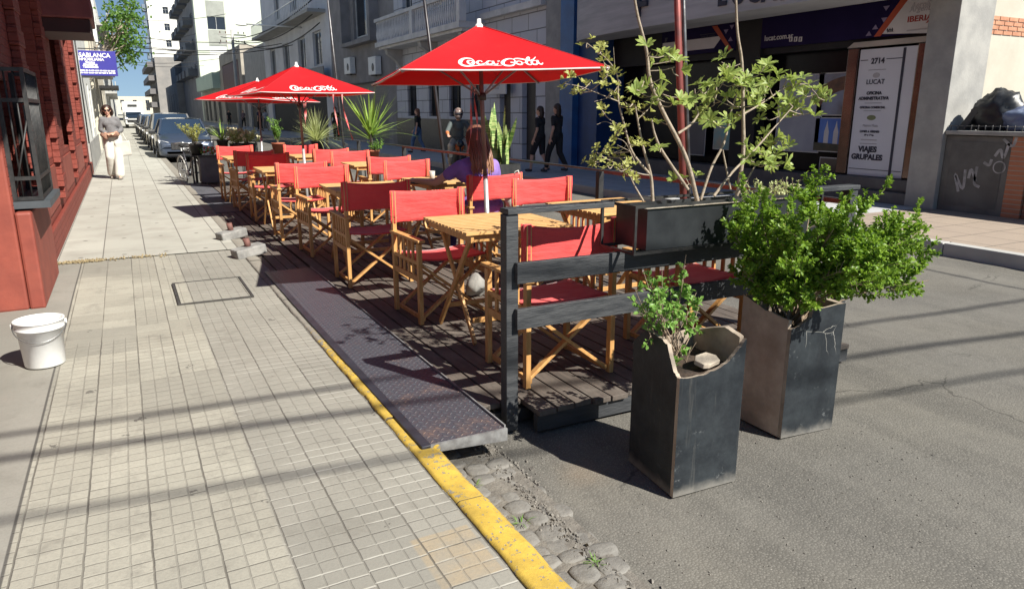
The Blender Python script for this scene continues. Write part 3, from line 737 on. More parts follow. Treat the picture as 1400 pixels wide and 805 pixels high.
def make_table():
    root = thing('slatted_table', (0, 0, 0), 'x', 'table'); W = .40; D = .41; Z = .80
    mb = MB(); n = 13
    for i in range(n):
        y = -D + (2 * D) * (i + .5) / n; mb.box((0, y, Z - .011), (2 * W, 2 * D / n - .011, .02))
    mb.build('tabletop', WOODTOP, root, bevel=.002)
    mb = MB()
    for s in (-1, 1): mb.box((s * (W - .05), 0, Z - .047), (.022, 2 * D - .04, .05)); mb.box((0, s * (D - .05), Z - .047), (2 * W - .122, .022, .05))
    mb.build('apron', WOOD, root, bevel=.002)
    for s in (-1, 1):
        for k in (-1, 1):
            x = s * (W - (.075 if k < 0 else .098)); mb = MB(); mb.bar((x, -k * .30, .012), (x, k * .30, Z - .06), .02, .038, (0, 1, 0)); mb.build('leg', WOOD, root, bevel=.003)
    mb = MB()
    for y in (-.235, .235): mb.bar((-W + .11, y, .16 if y < 0 else .16), (W - .11, y, .16), .02, .034)
    parts(mb, 'stretcher', WOOD, root, bevel=.002)
    return root
TB = make_table(); TG = 'slatted wooden tables on the deck'
for x, y, lab in ((2.27, 4.55, 'nearest slatted wooden table, right behind the black fence post'), (2.18, 7.42, 'shaded slatted table behind the nearest umbrella pole, pavement side'),
                  (1.95, 10.3, 'third slatted table along the pavement side, under the middle umbrella'), (1.86, 13.25, 'farthest slatted table of the pavement side row'),
                  (3.52, 4.9, 'sunlit slatted table behind the steel planter box with the branching plants'), (3.22, 7.72, 'slatted table the woman in purple leans on'),
                  (3.28, 10.68, 'slatted table of the street-side row with its sunlit edge near the yucca'), (2.95, 13.2, 'farthest slatted table of the street-side row')):
    place(TB, (x, y, 0), R(random.uniform(-2, 2)), lab, TG)
# ---------------------------------------------------------------- umbrellas
def P2(px, py): return ((px - 180) / 1000, (250 - py) / 1000)
LOGO = [
 ([(322,196),(350,190),(378,165),(368,133),(320,128),(262,145),(215,180),(192,215),(205,243),(250,256),(330,250),(420,238),(520,236),(600,246),(660,243)],[4,9,11,9,10,17,30,34,30,20,11,8,8,8,3]),
 ([(338,160),(310,168),(292,195),(300,222),(330,224),(356,205),(366,180),(350,162),(336,160)],[8,14,22,20,14,14,12,9,8]),
 ([(362,182),(385,188),(400,184)],[5,6,4]),
 ([(462,182),(468,168),(448,160),(415,175),(398,205),(412,224),(440,224),(478,205),(520,190)],[6,10,9,14,24,20,14,8,4]),
 ([(590,168),(560,160),(525,180),(508,208),(525,224),(560,214),(590,185),(606,162)],[8,9,17,24,18,12,10,10]),
 ([(612,160),(592,195),(592,218),(612,224),(645,200)],[12,18,20,12,4]),
 ([(655,168),(690,160)],[10,8]),
 ([(800,196),(830,196),(866,170),(868,138),(828,126),(770,140),(715,178),(688,215),(698,243),(740,254),(790,244),(830,214),(832,192),(808,184),(796,196)],[5,8,11,9,11,17,28,34,30,20,14,10,8,7,5]),
 ([(900,172),(872,182),(856,208),(870,230),(900,230),(926,208),(930,182),(912,170),(898,172)],[8,14,22,22,14,14,12,8,8]),
 ([(866,150),(885,132),(930,130),(985,146),(1035,168),(1085,162),(1150,128)],[4,9,13,15,13,9,4]),
 ([(930,200),(975,200),(1030,165),(1072,130),(1058,122),(1020,150),(985,195),(978,228),(1000,240),(1035,225)],[4,6,8,7,8,14,20,22,14,5]),
 ([(1115,178),(1085,172),(1050,196),(1040,225),(1060,240),(1095,226),(1120,190),(1135,172)],[8,9,17,24,18,12,10,10]),
 ([(1140,172),(1122,208),(1124,232),(1145,236),(1172,215)],[12,18,20,12,4]),
]
def umbrella(base, hp, drop, half, rot, tx, ty, label, ribbons=(), logos=(0, 1, 2, 3)):
    base = Vector(base); root = thing('parasol', base, label, 'umbrella', 'red parasols over the deck')
    ax = Vector((math.sin(tx), math.sin(ty), math.sqrt(1 - math.sin(tx) ** 2 - math.sin(ty) ** 2)))
    u = Vector((math.cos(rot), math.sin(rot), 0)); u = (u - ax * u.dot(ax)).normalized(); v = ax.cross(u)
    pk = base + ax * hp; cc = base + ax * (hp - drop)
    cor = [cc + (u * a + v * b) * half for a, b in ((-1, -1), (1, -1), (1, 1), (-1, 1))]
    top = MB(); N = 12; panels = []
    for i in range(4):
        A, B = cor[i], cor[(i + 1) % 4]
        def surf(s, t, A=A, B=B):     # s along edge, t from rim (0) to peak (1)
            e = A.lerp(B, s); p = e.lerp(pk, t)
            sag = .05 * math.sin(math.pi * t) * (4 * s * (1 - s)) + .012 * (4 * s * (1 - s)) * (1 - t)
            return p - ax * sag + ax * (.004 * mnoise.noise(Vector((s * 4 + i, t * 3, base.x))))
        panels.append(surf)
        vs = []; W = N + 1
        for b_ in range(N + 1):
            for a_ in range(N + 1): vs.append(surf(a_ / N, b_ / N))
        k = len(vs); vs2 = [p - ax * .004 for p in vs]
        fs = []
        for b_ in range(N):
            for a_ in range(N):
                q = b_ * W + a_; fs.append((q, q + 1, q + W + 1, q + W)); fs.append((k + q, k + q + W, k + q + W + 1, k + q + 1))
        top.add(vs + vs2, fs, 0, True)
    can = top.build('canopy', UMB, root, recalc=False)
    for i in range(4):
        sm = MB(); sm.tube([panels[i](0, k_ / 10) + ax * .0015 for k_ in range(11)], .0042, 5); sm.build('seam', M('seam_cloth', (.40, .012, .016), None, 6, .8), can)
    tr = MB()
    for i in range(4): tr.tube([panels[i](s / 10, -.004) for s in range(11)], .0065, 6)
    tr.build('trim', M('pale_trim', (.72, .62, .60), None, 5, .7), can)
    for i in logos:
        A, B = cor[i], cor[(i + 1) % 4]; slant = (pk - A.lerp(B, .5)).length; wlog = (B - A).length
        sc = wlog * .41
        def fn(x, y, i=i, sc=sc, slant=slant, wlog=wlog):
            x1 = (x - .5) * sc + wlog * .49; y1 = .11 + y * sc * 2.35
            t = y1 / slant; s = x1 / wlog; s = (s - .5) / max(1 - t, .1) + .5
            p = panels[i](min(max(s, 0), 1), t)
            nrm = (cor[(i + 1) % 4] - cor[i]).cross(pk - cor[i]).normalized()
            if nrm.z < 0: nrm = -nrm
            return p + nrm * .004
        lg = MB()
        for pts, ws in LOGO: ribbon2(lg, [P2(*q) for q in pts], [(w * 1.1 + 1.5) / 1000 for w in ws], fn)
        lg.build('logo', WHITELOGO, can, recalc=False)
    mb = MB(); mb.lathe([(.001, .05), (.016, .048), (.018, .012), (.026, .008), (.038, -.012), (.04, -.018)], pk, 14); mb.build('finial', WHITE, root)
    # ribs and struts under the cloth
    for c_ in cor:
        rb = MB(); rb.bar(pk - ax * .03, c_.lerp(pk, .01) - ax * .015, .012, .018); rib = rb.build('rib', M('rib_metal', (.3, .3, .3), None, 5, .4, metal=.6), root)
        hub = base + ax * (hp - drop - .16); st = MB(); st.bar(hub, c_.lerp(pk, .5) - ax * .03, .009, .014); st.build('strut', rib.data.materials[0], rib)
    mb = MB(); mb.lathe([(.02, -.03), (.036, -.028), (.036, .03), (.02, .032)], base + ax * (hp - drop - .16), 12); mb.build('hub', M('hub_plastic', (.03, .03, .03), None, 5, .5), root)
    mb = MB(); mb.tube([base + ax * .02, base + ax * 1.02], .0215, 14); mb.build('lower_pole', ALU, root)
    mb = MB(); mb.tube([base + ax * 1.0, base + ax * (hp - .01)], .0175, 14); mb.build('upper_pole', M('red_bounce_shade_pole', (.20, .13, .12), (.15, .09, .085), 6, .4, metal=.3), root)  # brown tone stands in for shade and red bounce under the canopy
    for (s, t0, L, lean, side) in ribbons:
        rbm = MB(); p0 = panels[side](s, 0) - ax * .01; pts = [p0 + Vector((lean * q * q, .02 * math.sin(q * 7), -L * q)) for q in [k_ / 10 for k_ in range(11)]]
        vs = []
        for j, p in enumerate(pts):
            a = j * .55; d = Vector((math.cos(a), math.sin(a), 0)) * .011; vs += [p - d, p + d]
        rbm.add(vs, [(2 * j, 2 * j + 1, 2 * j + 3, 2 * j + 2) for j in range(10)], 0, True)
        rbm.build('ribbon', M('ribbon_cloth', (.62, .05, .05), (.55, .30, .28), 6, .7, stretch=(1, 1, 3)), root, recalc=False)
    return root
def ribbon2(mb, pts, ws, fn):
    P = catmull([(p[0], p[1], w) for p, w in zip(pts, ws)], 5); L = []; Rr = []
    for i, p in enumerate(P):
        d = P[min(i + 1, len(P) - 1)] - P[max(i - 1, 0)]; d = Vector((d.x, d.y)); d = d.normalized() if d.length > 1e-9 else Vector((1, 0))
        nn = Vector((-d.y, d.x)) * max(p.z, .002) / 2; L.append(fn(p.x + nn.x, p.y + nn.y)); Rr.append(fn(p.x - nn.x, p.y - nn.y))
    n = len(P); mb.add(L + Rr, [(i, i + 1, n + i + 1, n + i) for i in range(n - 1)], 0)
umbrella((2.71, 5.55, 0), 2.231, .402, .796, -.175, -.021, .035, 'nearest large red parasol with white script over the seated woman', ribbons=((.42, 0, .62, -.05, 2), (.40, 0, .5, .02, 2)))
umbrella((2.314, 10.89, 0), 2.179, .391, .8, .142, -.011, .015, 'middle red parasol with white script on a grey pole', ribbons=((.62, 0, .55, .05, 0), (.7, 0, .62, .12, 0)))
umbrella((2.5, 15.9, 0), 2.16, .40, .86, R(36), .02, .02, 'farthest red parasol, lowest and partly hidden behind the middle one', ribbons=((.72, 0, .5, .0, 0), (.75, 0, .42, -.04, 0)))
# base weight of the nearest parasol
t = MB(); t.ell((0, 0, .09), (.10, .085, .085), None, 16, 10)
t.v = [v + Vector((2.56, 5.5, 0)) + Vector((1, 1, 1)) * (.045 * mnoise.noise(v * 13 + Vector((3, 3, 3)))) for v in t.v]
tag(t.build('base_stone', M('white_rough_stone', (.27, .26, .24), (.17, .165, .155), 9, .9, bump=.6, bscale=25), loc=(2.56, 5.5, 0)), 'rough white stone weighing down the nearest parasol pole under the table', 'stone')
# ---------------------------------------------------------------- fences and rails
def fence_front():
    t = thing('slatted_fence', (1.68, 3.25, -.15), 'black timber fence with two slats and top rail across the near end of the deck', 'fence')
    for x in (1.69, 4.27):
        mb = MB(); mb.span((x - .035, 3.20, -.135), (x + .035, 3.27, 1.045)); mb.build('post', BLACKWOOD, t, bevel=.004)
    for xa, xb in ((1.66, 2.31), (3.78, 4.31)):
        mb = MB(); mb.span((xa, 3.19, 1.047), (xb, 3.28, 1.075)); mb.build('top_rail', BLACKWOOD, t, bevel=.003)
    for a, b in ((.69, .80), (.445, .555)):
        mb = MB(); mb.span((1.70, 3.165, a), (4.30, 3.197, b)); mb.build('slat', BLACKWOOD, t, bevel=.003)
    mb = MB(); mb.span((1.60, 3.275, -.12), (1.84, 3.30, -.05)); mb.build('foot_plate', BLACKSTEEL, t)
fence_front()
RAILRED = M('red_brown_rail', (.28, .07, .06), (.16, .06, .055), 8, .45, metal=.3)
t = thing('side_railing', (4.3, 10, -.1), 'low thin metal railing along the street side of the deck', 'railing')
mb = MB(); mb.span((4.28, 3.3, .955), (4.315, 17.7, .975)); mb.build('rail', GREYSTEEL, t, bevel=.003)
for ya, yb in ((3.3, 6.1), (9.3, 12.2)): mb = MB(); mb.span((4.272, ya, .94), (4.279, yb, .968)); mb.build('rail_face', RAILRED, t)
for y in (6.22, 9.2, 12.2, 15.0, 17.66):
    mb = MB(); mb.span((4.275, y - .03, -.02), (4.335, y + .03, .948)); mb.build('post', BLACKSTEEL, t, bevel=.003)
t = thing('end_railing', (1.36, 17.8, -.1), 'black metal railing across the far end of the deck', 'railing')
mb = MB(); mb.span((1.34, 17.8, .9), (4.26, 17.84, .94)); mb.build('rail', BLACKSTEEL, t)
for x in (1.36, 2.7, 3.5):
    mb = MB(); mb.span((x - .025, 17.8, -.02), (x + .025, 17.84, .898)); mb.build('post', BLACKSTEEL, t)
# leaning mast poles clamped to the street side railing
def mast(a, b, r, mat, label, extra=None):
    a = Vector(a); b = Vector(b); t = thing('mast_pole', a, label, 'pole', 'leaning poles fixed to the street side railing')
    mb = MB(); mb.tube([a, b], [r, r * .8], 10); mb.build('pole', mat, t)
    mb = MB(); mb.box(a + Vector((0, 0, .97)) + (b - a).normalized() * 0, (.06, .06, .05)); mb.build('clamp', BLACKSTEEL, t)
    if extra: mb = MB(); mb.tube([a + Vector(extra), b + Vector(extra)], r * .55, 8); mb.build('conduit', GREYSTEEL, t)
pa, pb = atX(934, 262, 4.38), atX(926, 0, 4.38); d = pb - pa
mast(pa - d * .5, pb + d * 1.2, .034, RAILRED, 'red painted mast pole behind the branching plants', (.042, -.03, 0))
pa, pb = atX(606, 211, 4.38), atX(580, 0, 4.38); d = pb - pa
mast(pa - d * .42, pb + d * .8, .028, M('dark_red_mast', (.05, .045, .05), (.03, .028, .03), 6, .4, metal=.3), 'dark leaning mast pole left of the nearest parasol')
pa, pb = atX(470, 199, 4.38), atX(448, 0, 4.38); d = pb - pa
mast(pa - d * .3, pb + d * .6, .026, GREYSTEEL, 'pale leaning mast pole behind the middle parasol')
# ================================================================ planters and plants
INNER = M('bare_fibre_cement', (.40, .33, .26), (.24, .185, .14), 5, .9, bump=.4, bscale=30, grime=.3)
def panel(mb, a, b, prof, th, inward, z0=-.15, mi=0, edge_mi=1):
    a = Vector((a[0], a[1], 0)); b = Vector((b[0], b[1], 0)); n = Vector((inward[0], inward[1], 0)).normalized() * th
    P = [];
    pr_ = []
    for (s0, z_0), (s1, z_1) in zip(prof[:-1], prof[1:]):
        k = 4
        for i in range(k): t = i / k; pr_.append((s0 + (s1 - s0) * t, z_0 + (z_1 - z_0) * t + random.uniform(-.004, .004) * (1 if abs(z_0 - z_1) > .004 else .25)))
    pr_.append(prof[-1])
    m = len(pr_)
    out_t = [a.lerp(b, s) + Vector((0, 0, z)) for s, z in pr_]; out_b = [a.lerp(b, s) + Vector((0, 0, z0)) for s, z in pr_]
    in_t = [p + n + Vector((0, 0, -.004)) for p in out_t]; in_b = [p + n for p in out_b]
    k = m
    vs = out_b + out_t + in_t + in_b
    mb.add(vs, [(i, i + 1, k + i + 1, k + i) for i in range(k - 1)], mi)
    mb.add(vs, [(k + i, k + i + 1, 2 * k + i + 1, 2 * k + i) for i in range(k - 1)] + [(2 * k + i, 2 * k + i + 1, 3 * k + i + 1, 3 * k + i) for i in range(k - 1)] + [(0, k, 2 * k, 3 * k), (k - 1, 2 * k - 1, 3 * k - 1, 4 * k - 1)], edge_mi)
def broken_planter(F, Rr, L, profs, seed, label, leftmat, zt):
    random.seed(seed); F, Rr, L = Vector(F), Vector(Rr), Vector(L); B = Rr + L - F; c = (F + B) / 2
    t = thing('broken_planter', (c.x, c.y, -.15), label, 'planter', 'tall square black planters with broken rims on the asphalt')
    t['label'] = label
    e = MB(); u = (Rr - F).normalized(); w = (L - F).normalized(); th = .022
    def go(name, a, b, prof, inw, m):
        mb = MB(); panel(mb, a, b, prof, th, inw); mb.build(name, [m, INNER], t, recalc=True)
    pm = mat_planter('black_planter_paint', seed, seed == 3)
    go('front_panel', F, Rr, profs[0], w, pm)
    go('left_panel', F + w * .023, L - w * .0, profs[1], u, leftmat or pm)
    go('right_panel', Rr + w * .023, B, profs[2], -u, pm)
    go('back_panel', L + u * .023, B - u * .023, profs[3], -w, pm)
    s = MB(); q = [F + u * .023 + w * .023, Rr - u * .023 + w * .023, B - u * .023 - w * .023, L + u * .023 - w * .023]; N = 10
    vs = [];
    for j in range(N + 1):
        for i in range(N + 1):
            p = q[0].lerp(q[1], i / N).lerp(q[3].lerp(q[2], i / N), j / N); vs.append((p.x, p.y, zt + .02 * mnoise.noise(Vector((p.x * 14, p.y * 14, seed)))))
    s.add(vs, [(j * (N + 1) + i, j * (N + 1) + i + 1, (j + 1) * (N + 1) + i + 1, (j + 1) * (N + 1) + i) for j in range(N) for i in range(N)], 0, True); s.build('soil', SOIL, t, recalc=False)
    return t
zF = atY(925, 517, 2.27).z
t1 = broken_planter((2.02, 2.265), (2.385, 2.25), (2.06, 2.65),
    [[(0, zF), (.1, zF - .008), (.35, zF - .006), (.58, zF + .008), (.76, zF + .04), (.9, zF + .09), (1, zF + .13)],
     [(0, zF), (.08, zF + .012), (.17, zF + .07), (.24, zF + .12), (.34, zF + .13), (.7, zF + .145), (1, .485)],
     [(0, zF + .135), (.3, zF + .15), (1, .5)], [(0, .485), (.3, .47), (.5, .48), (1, .5)]], 3, 'smaller broken black planter with a low leafy shrub, nearest to the camera', None, zF - .012)
t1_soil = .33
# rubble lying in the small planter
rb = MB(); rot = Matrix.Rotation(R(20), 3, 'Z') @ Matrix.Rotation(R(10), 3, 'X')
poly = [(-.075, -.03), (-.05, -.045), (.04, -.05), (.075, -.01), (.06, .035), (-.02, .045), (-.07, .02)]
rb.prism(poly, lambda a, b, d: Vector((2.235, 2.345, zF + .012)) + rot @ Vector((a, b, d)), 0, .022)
tag(rb.build('rubble', M('broken_concrete', (.50, .43, .34), (.36, .30, .24), 14, .9, bump=.6, bscale=60), bevel=.003, loc=(2.235, 2.345, zF)), 'flat piece of broken concrete lying on the soil of the smaller black planter', 'rubble')
zB = atY(1075, 452, 2.47).z
BARE = M('worn_beige_panel', (.56, .46, .37), (.34, .26, .20), 3.2, .85, bump=.3, bscale=30, grime=.5)
broken_planter((2.935, 2.475), (3.29, 2.44), (2.935, 2.82),
    [[(0, zB), (.12, zB + .005), (.3, zB + .04), (.36, zB + .05), (.38, zB + .09), (1, .565)], [(0, zB + .045), (.5, zB + .06), (1, .57)], [(0, .565), (1, .57)], [(0, .57), (1, .57)]],
    8, 'larger black planter with a cracked front and bare beige side, holding the big bright bush', BARE, .42)
def leafgeo(mb, p, d, L, W, up=None, fold=.25, mi=0, curl=.15):
    d = d.normalized(); s = d.cross(up if up is not None else Vector((random.gauss(0, 1), random.gauss(0, 1), random.gauss(0, 1))))
    if s.length < 1e-3: s = d.orthogonal()
    s.normalize(); n = s.cross(d)
    m1 = p + d * L * .36; m2 = p + d * L * .74 - n * L * curl * .35
    tip = p + d * L - n * L * curl
    vs = [p, m1 + s * W * .32 + n * W * fold, m2 + s * W * .5 + n * W * fold * .8, tip + s * W * .08, m2 - s * W * .5 + n * W * fold * .8, m1 - s * W * .32 + n * W * fold, m1, m2]
    mb.add(vs, [(0, 6, 1), (1, 6, 7, 2), (2, 7, 3), (0, 5, 6), (5, 4, 7, 6), (4, 3, 7)], mi, False)
def rnd_dir():
    z = random.uniform(-1, 1); a = random.uniform(0, 6.283); r = math.sqrt(1 - z * z); return Vector((r * math.cos(a), r * math.sin(a), z))
def shoot(leaves, twigs, a, b, r, L, W, step, sub=0, subl=.1):
    """a twig from a to b with leaves up its outer part; sub side shoots"""
    mid = a.lerp(b, .5) + rnd_dir() * (b - a).length * .07 + Vector((0, 0, -.02)) * (b - a).length
    P = catmull([a, mid, b], 5); twigs.tube(P, [r * (1 - .7 * i / (len(P) - 1)) for i in range(len(P))], 4, cap=False)
    n = len(P) - 1; tot = (b - a).length; k = int(tot / step)
    for i in range(k):
        t = .28 + .72 * i / max(k - 1, 1); f = t * n; j = min(int(f), n - 1); p = P[j].lerp(P[j + 1], f - j); ax = (P[j + 1] - P[j]).normalized()
        for s in range(2):
            q = rnd_dir(); d = (q - ax * q.dot(ax)).normalized() * .8 + ax * random.uniform(.35, 1.0) + Vector((0, 0, .15))
            leafgeo(leaves, p, d, L * random.uniform(.65, 1.1), W * random.uniform(.8, 1.1), up=Vector((0, 0, 1)) + rnd_dir() * .8)
    for i in range(sub):
        t = random.uniform(.3, .95); f = t * n; j = min(int(f), n - 1); p = P[j].lerp(P[j + 1], f - j); ax = (b - a).normalized()
        d = (rnd_dir() + ax * .9 + Vector((0, 0, .35))).normalized(); shoot(leaves, twigs, p, p + d * subl * random.uniform(.6, 1.3), r * .5, L, W, step, 0)
def plant(name, loc, label, cat, lm, tm, leaves, twigs, group=None):
    t = thing(name, loc, label, cat, group)
    if twigs.v: twigs.build('stem', tm, t, recalc=False)
    leaves.build('foliage', lm, t, recalc=False); return t
# --- the big bright bush
random.seed(42); lv, tw = MB(), MB(); base = Vector((3.11, 2.64, .42))
cen = Vector((3.24, 2.62, .84))
def env(d):      # irregular envelope radius in direction d from cen
    rx = .90 if d.x > 0 else .46
    k = 1 + .22 * mnoise.noise(d * 2.3 + Vector((5, 1, 2)))
    z = .31 if d.z > 0 else .34
    return Vector((d.x * rx, d.y * .42, d.z * z + .10 * max(d.x, 0) * 0)) * k
for i in range(46):
    d = rnd_dir()
    if d.z < -.8: d.z = abs(d.z) * .3
    tip = cen + env(d.normalized())
    if tip.x > 3.75: tip.z = .68 + (tip.z - .68) * .6
    if tip.z < .5 and 2.9 < tip.x < 3.4 and tip.y < 2.6: tip.z = random.uniform(.6, .9)
    b0 = base + Vector((random.uniform(-.07, .07), random.uniform(-.07, .07), 0)); mid = b0.lerp(tip, .42) + Vector((0, 0, .06)) + rnd_dir() * .03
    P = catmull([b0, mid, tip], 6); tw.tube(P, [.0075 * (1 - .8 * k / (len(P) - 1)) for k in range(len(P))], 5, cap=False)
    n = len(P) - 1
    for s in range(15):
        f = random.uniform(.38, 1.0) * n; j = min(int(f), n - 1); p = P[j].lerp(P[j + 1], f - j); ax = (P[j + 1] - P[j]).normalized()
        d2 = (rnd_dir() * .95 + ax * .7 + Vector((0, 0, .55))).normalized()
        shoot(lv, tw, p, p + d2 * random.uniform(.07, .17), .0022, .031, .018, .0098, 2, .06)
plant('bush', (3.11, 2.64, .42), 'large bright green bush spilling out of the larger broken planter to the right', 'bush', LEAF_BOX, TWIG, lv, tw)
# --- small shrub in the small planter
random.seed(9); lv, tw = MB(), MB(); b0 = Vector((2.13, 2.50, zF - .01))
for px, py, Y in ((880, 372, 2.55), (868, 395, 2.5), (905, 365, 2.5), (938, 348, 2.55), (935, 375, 2.5), (952, 400, 2.55), (900, 400, 2.45), (920, 415, 2.45), (878, 425, 2.5), (940, 425, 2.5), (890, 385, 2.6), (915, 385, 2.6), (925, 398, 2.6), (955, 420, 2.6), (890, 410, 2.6), (905, 430, 2.4), (868, 410, 2.6)):
    tip = atY(px, py, Y); a = b0 + Vector((random.uniform(-.05, .07), random.uniform(-.06, .06), 0)); mid = a.lerp(tip, .5) + rnd_dir() * .02
    P = catmull([a, mid, tip], 5); tw.tube(P, [.0035 * (1 - .6 * k / (len(P) - 1)) for k in range(len(P))], 5, cap=False)
    n = len(P) - 1
    for s in range(5):
        f = random.uniform(.55, 1.0) * n; j = min(int(f), n - 1); p = P[j].lerp(P[j + 1], f - j)
        shoot(lv, tw, p, p + (rnd_dir() + Vector((0, 0, .6))).normalized() * random.uniform(.03, .06), .0015, .034, .02, .011)
for i in range(16):
    a = b0 + Vector((random.uniform(-.06, .08), random.uniform(-.1, .05), 0)); tw.tube([a, a + Vector((random.uniform(-.03, .05), random.uniform(-.03, .03), random.uniform(.06, .16)))], .0018, 4, cap=False)
for (x, y) in ((2.09, 2.38), (2.2, 2.45), (2.24, 2.5), (2.1, 2.42)):
    for k in range(4): leafgeo(lv, Vector((x, y, zF + .01)) + rnd_dir() * .012, rnd_dir() * .7 + Vector((0, 0, .8)), .04, .032, up=Vector((0, 0, 1)))
plant('shrub', (2.13, 2.52, .33), 'small leafy shrub with woody stems growing in the smaller broken planter', 'shrub', LEAF_MID, TWIG, lv, tw)
# --- steel box planter on the fence
t = thing('box_planter', (3.05, 3.18, .8), 'long black steel box planter in an open frame on top of the slatted fence', 'planter')
GALV = M('dull_dark_sheet_metal', (.045, .05, .055), (.022, .024, .028), 3.5, .38, metal=.4, bump=.05, grime=.1)
mb = MB(); X0, X1, Y0, Y1, Z0, Z1 = 2.33, 3.76, 3.03, 3.335, .805, 1.055; s = .015
for y in (Y0, Y1):
    for z in (Z0, Z1): mb.span((X0 + s, y, z), (X1 - s, y + s, z + s))
for x in (X0, X1 - s):
    for z in (Z0, Z1): mb.span((x, Y0 + s, z), (x + s, Y1, z + s))
    for y in (Y0, Y1): mb.span((x, y, Z0), (x + s, y + s, Z1 + s))
mb.build('frame', BLACKSTEEL, t)
mb = MB(); x0, x1, y0, y1, z0, z1 = 2.425, 3.72, 3.05, 3.33, .822, 1.045; w = .004
mb.span((x0, y0, z0), (x1, y0 + w, z1)); mb.span((x0, y1 - w, z0), (x1, y1, z1)); mb.span((x0, y0 + w, z0), (x0 + w, y1 - w, z1)); mb.span((x1 - w, y0 + w, z0), (x1, y1 - w, z1)); mb.span((x0 + w, y0 + w, z0), (x1 - w, y1 - w, z0 + w))
mb.build('box', GALV, t)
mb = MB(); mb.span((x0 + w, y0 + w, .99), (x1 - w, y1 - w, 1.02)); mb.build('soil', M('dry_pale_soil', (.42, .38, .31), (.20, .16, .12), 18, .95, bump=.8, bscale=50), t)
def Q(zx, zy, Y=3.2): return atY(750 + zx / 2.875, zy / 2.875, Y)
def stemmed(label, stems, clusters, lm, leaf, whorl, base, seed, name='umbrella_plant', cat='plant', tight=False):
    random.seed(seed); lv, tw = MB(), MB(); nodes = []
    for pts, r0, r1 in stems:
        P = catmull([Q(*p) for p in pts], 6); tw.tube(P, [r0 + (r1 - r0) * k / (len(P) - 1) for k in range(len(P))], 7)
        nodes += P
    for c in clusters:
        c3 = Q(c[0], c[1], c[2] if len(c) > 2 else random.uniform(3.02, 3.38))
        near = min(nodes, key=lambda p: (p - c3).length + max(0, p.z - c3.z) * 1.5)
        P = catmull([near, near.lerp(c3, .55) + rnd_dir() * .012 - Vector((0, 0, .012)), c3], 4)
        tw.tube(P, [.004, .0035] + [.0028] * (len(P) - 3) + [.002], 5, cap=False); nodes += P[len(P) // 2:]
        ax = ((P[-1] - P[-2]).normalized() + Vector((0, 0, .9))).normalized()
        for wh in range(whorl[0]):
            o = c3 + rnd_dir() * (.034 if not tight else .03); k = random.randint(*whorl[1]); a0 = random.uniform(0, 6.28); tilt = random.uniform(.25, 1.1)
            e = ax.orthogonal().normalized(); f = ax.cross(e)
            ax2 = (ax + rnd_dir() * .6).normalized(); e = ax2.orthogonal().normalized(); f = ax2.cross(e)
            for q in range(k):
                a = a0 + 6.283 * q / k + random.uniform(-.2, .2)
                d = e * math.cos(a) + f * math.sin(a) + ax2 * tilt
                leafgeo(lv, o, d, leaf[0] * random.uniform(.7, 1.15), leaf[1] * random.uniform(.85, 1.15), up=ax2, fold=.12, curl=.12)
    return plant(name, base, label, cat, lm, BARK, lv, tw, 'branching plants in the steel box planter')
stemmed('sparse scraggly shrub at the left end of the steel box planter',
    [([(410, 790), (402, 690), (372, 580), (350, 470), (340, 410)], .010, .004), ([(402, 690), (330, 600), (300, 500), (275, 400), (270, 300), (230, 235), (150, 170)], .007, .002), ([(372, 790), (335, 725), (320, 690)], .006, .003), ([(300, 500), (240, 470), (200, 420)], .003, .0015), ([(275, 400), (200, 370), (120, 340), (60, 330)], .003, .0012), ([(402, 690), (350, 680), (260, 640)], .004, .0015), ([(300, 520), (230, 480), (190, 490)], .002, .001), ([(330, 600), (270, 570)], .002, .001), ([(350, 470), (400, 420), (410, 380)], .003, .001), ([(260, 260), (255, 185)], .0015, .001), ([(340, 640), (300, 560), (250, 540)], .0025, .001), ([(280, 330), (240, 380), (180, 400)], .0022, .001)],
    [(210, 190), (150, 170), (100, 285), (60, 325), (95, 360), (130, 340), (165, 325), (200, 330), (230, 300), (240, 265), (215, 240), (270, 310), (190, 420), (215, 440), (330, 410), (370, 370), (300, 400), (285, 380), (340, 340), (280, 510), (260, 530), (190, 600), (160, 625), (215, 585), (240, 610), (290, 640), (320, 655), (340, 670), (170, 640), (310, 690), (360, 700), (270, 660), (230, 650), (200, 645), (340, 430), (310, 560), (350, 560), (255, 590), (370, 440), (390, 460), (300, 620), (205, 200), (250, 350), (385, 560)],
    LEAF_DRY, (.034, .014), (3, (4, 6)), (2.55, 3.2, 1.0), 31, 'scraggly_shrub', 'shrub', True)
stemmed('tall bare stemmed plant with clustered leaves rising in the middle of the steel box planter',
    [([(585, 790), (540, 620), (450, 440), (400, 320), (385, 200), (350, 60), (330, -60)], .014, .006), ([(548, 745), (450, 600), (418, 530), (405, 470)], .0095, .005), ([(510, 525), (560, 490), (590, 448)], .008, .005)],
    [(400, 205), (430, 200), (470, 215), (480, 240), (495, 265), (510, 300), (395, 255), (375, 320), (340, 330), (345, 355), (425, 345), (450, 360), (490, 405), (505, 415), (430, 390), (410, 400), (520, 385), (460, 300), (590, 440), (560, 380), (600, 330), (630, 350), (575, 350), (540, 700), (560, 690), (520, 720), (430, 580), (420, 470)],
    LEAF_SCH, (.068, .024), (1, (7, 10)), (2.93, 3.2, 1.0), 32)
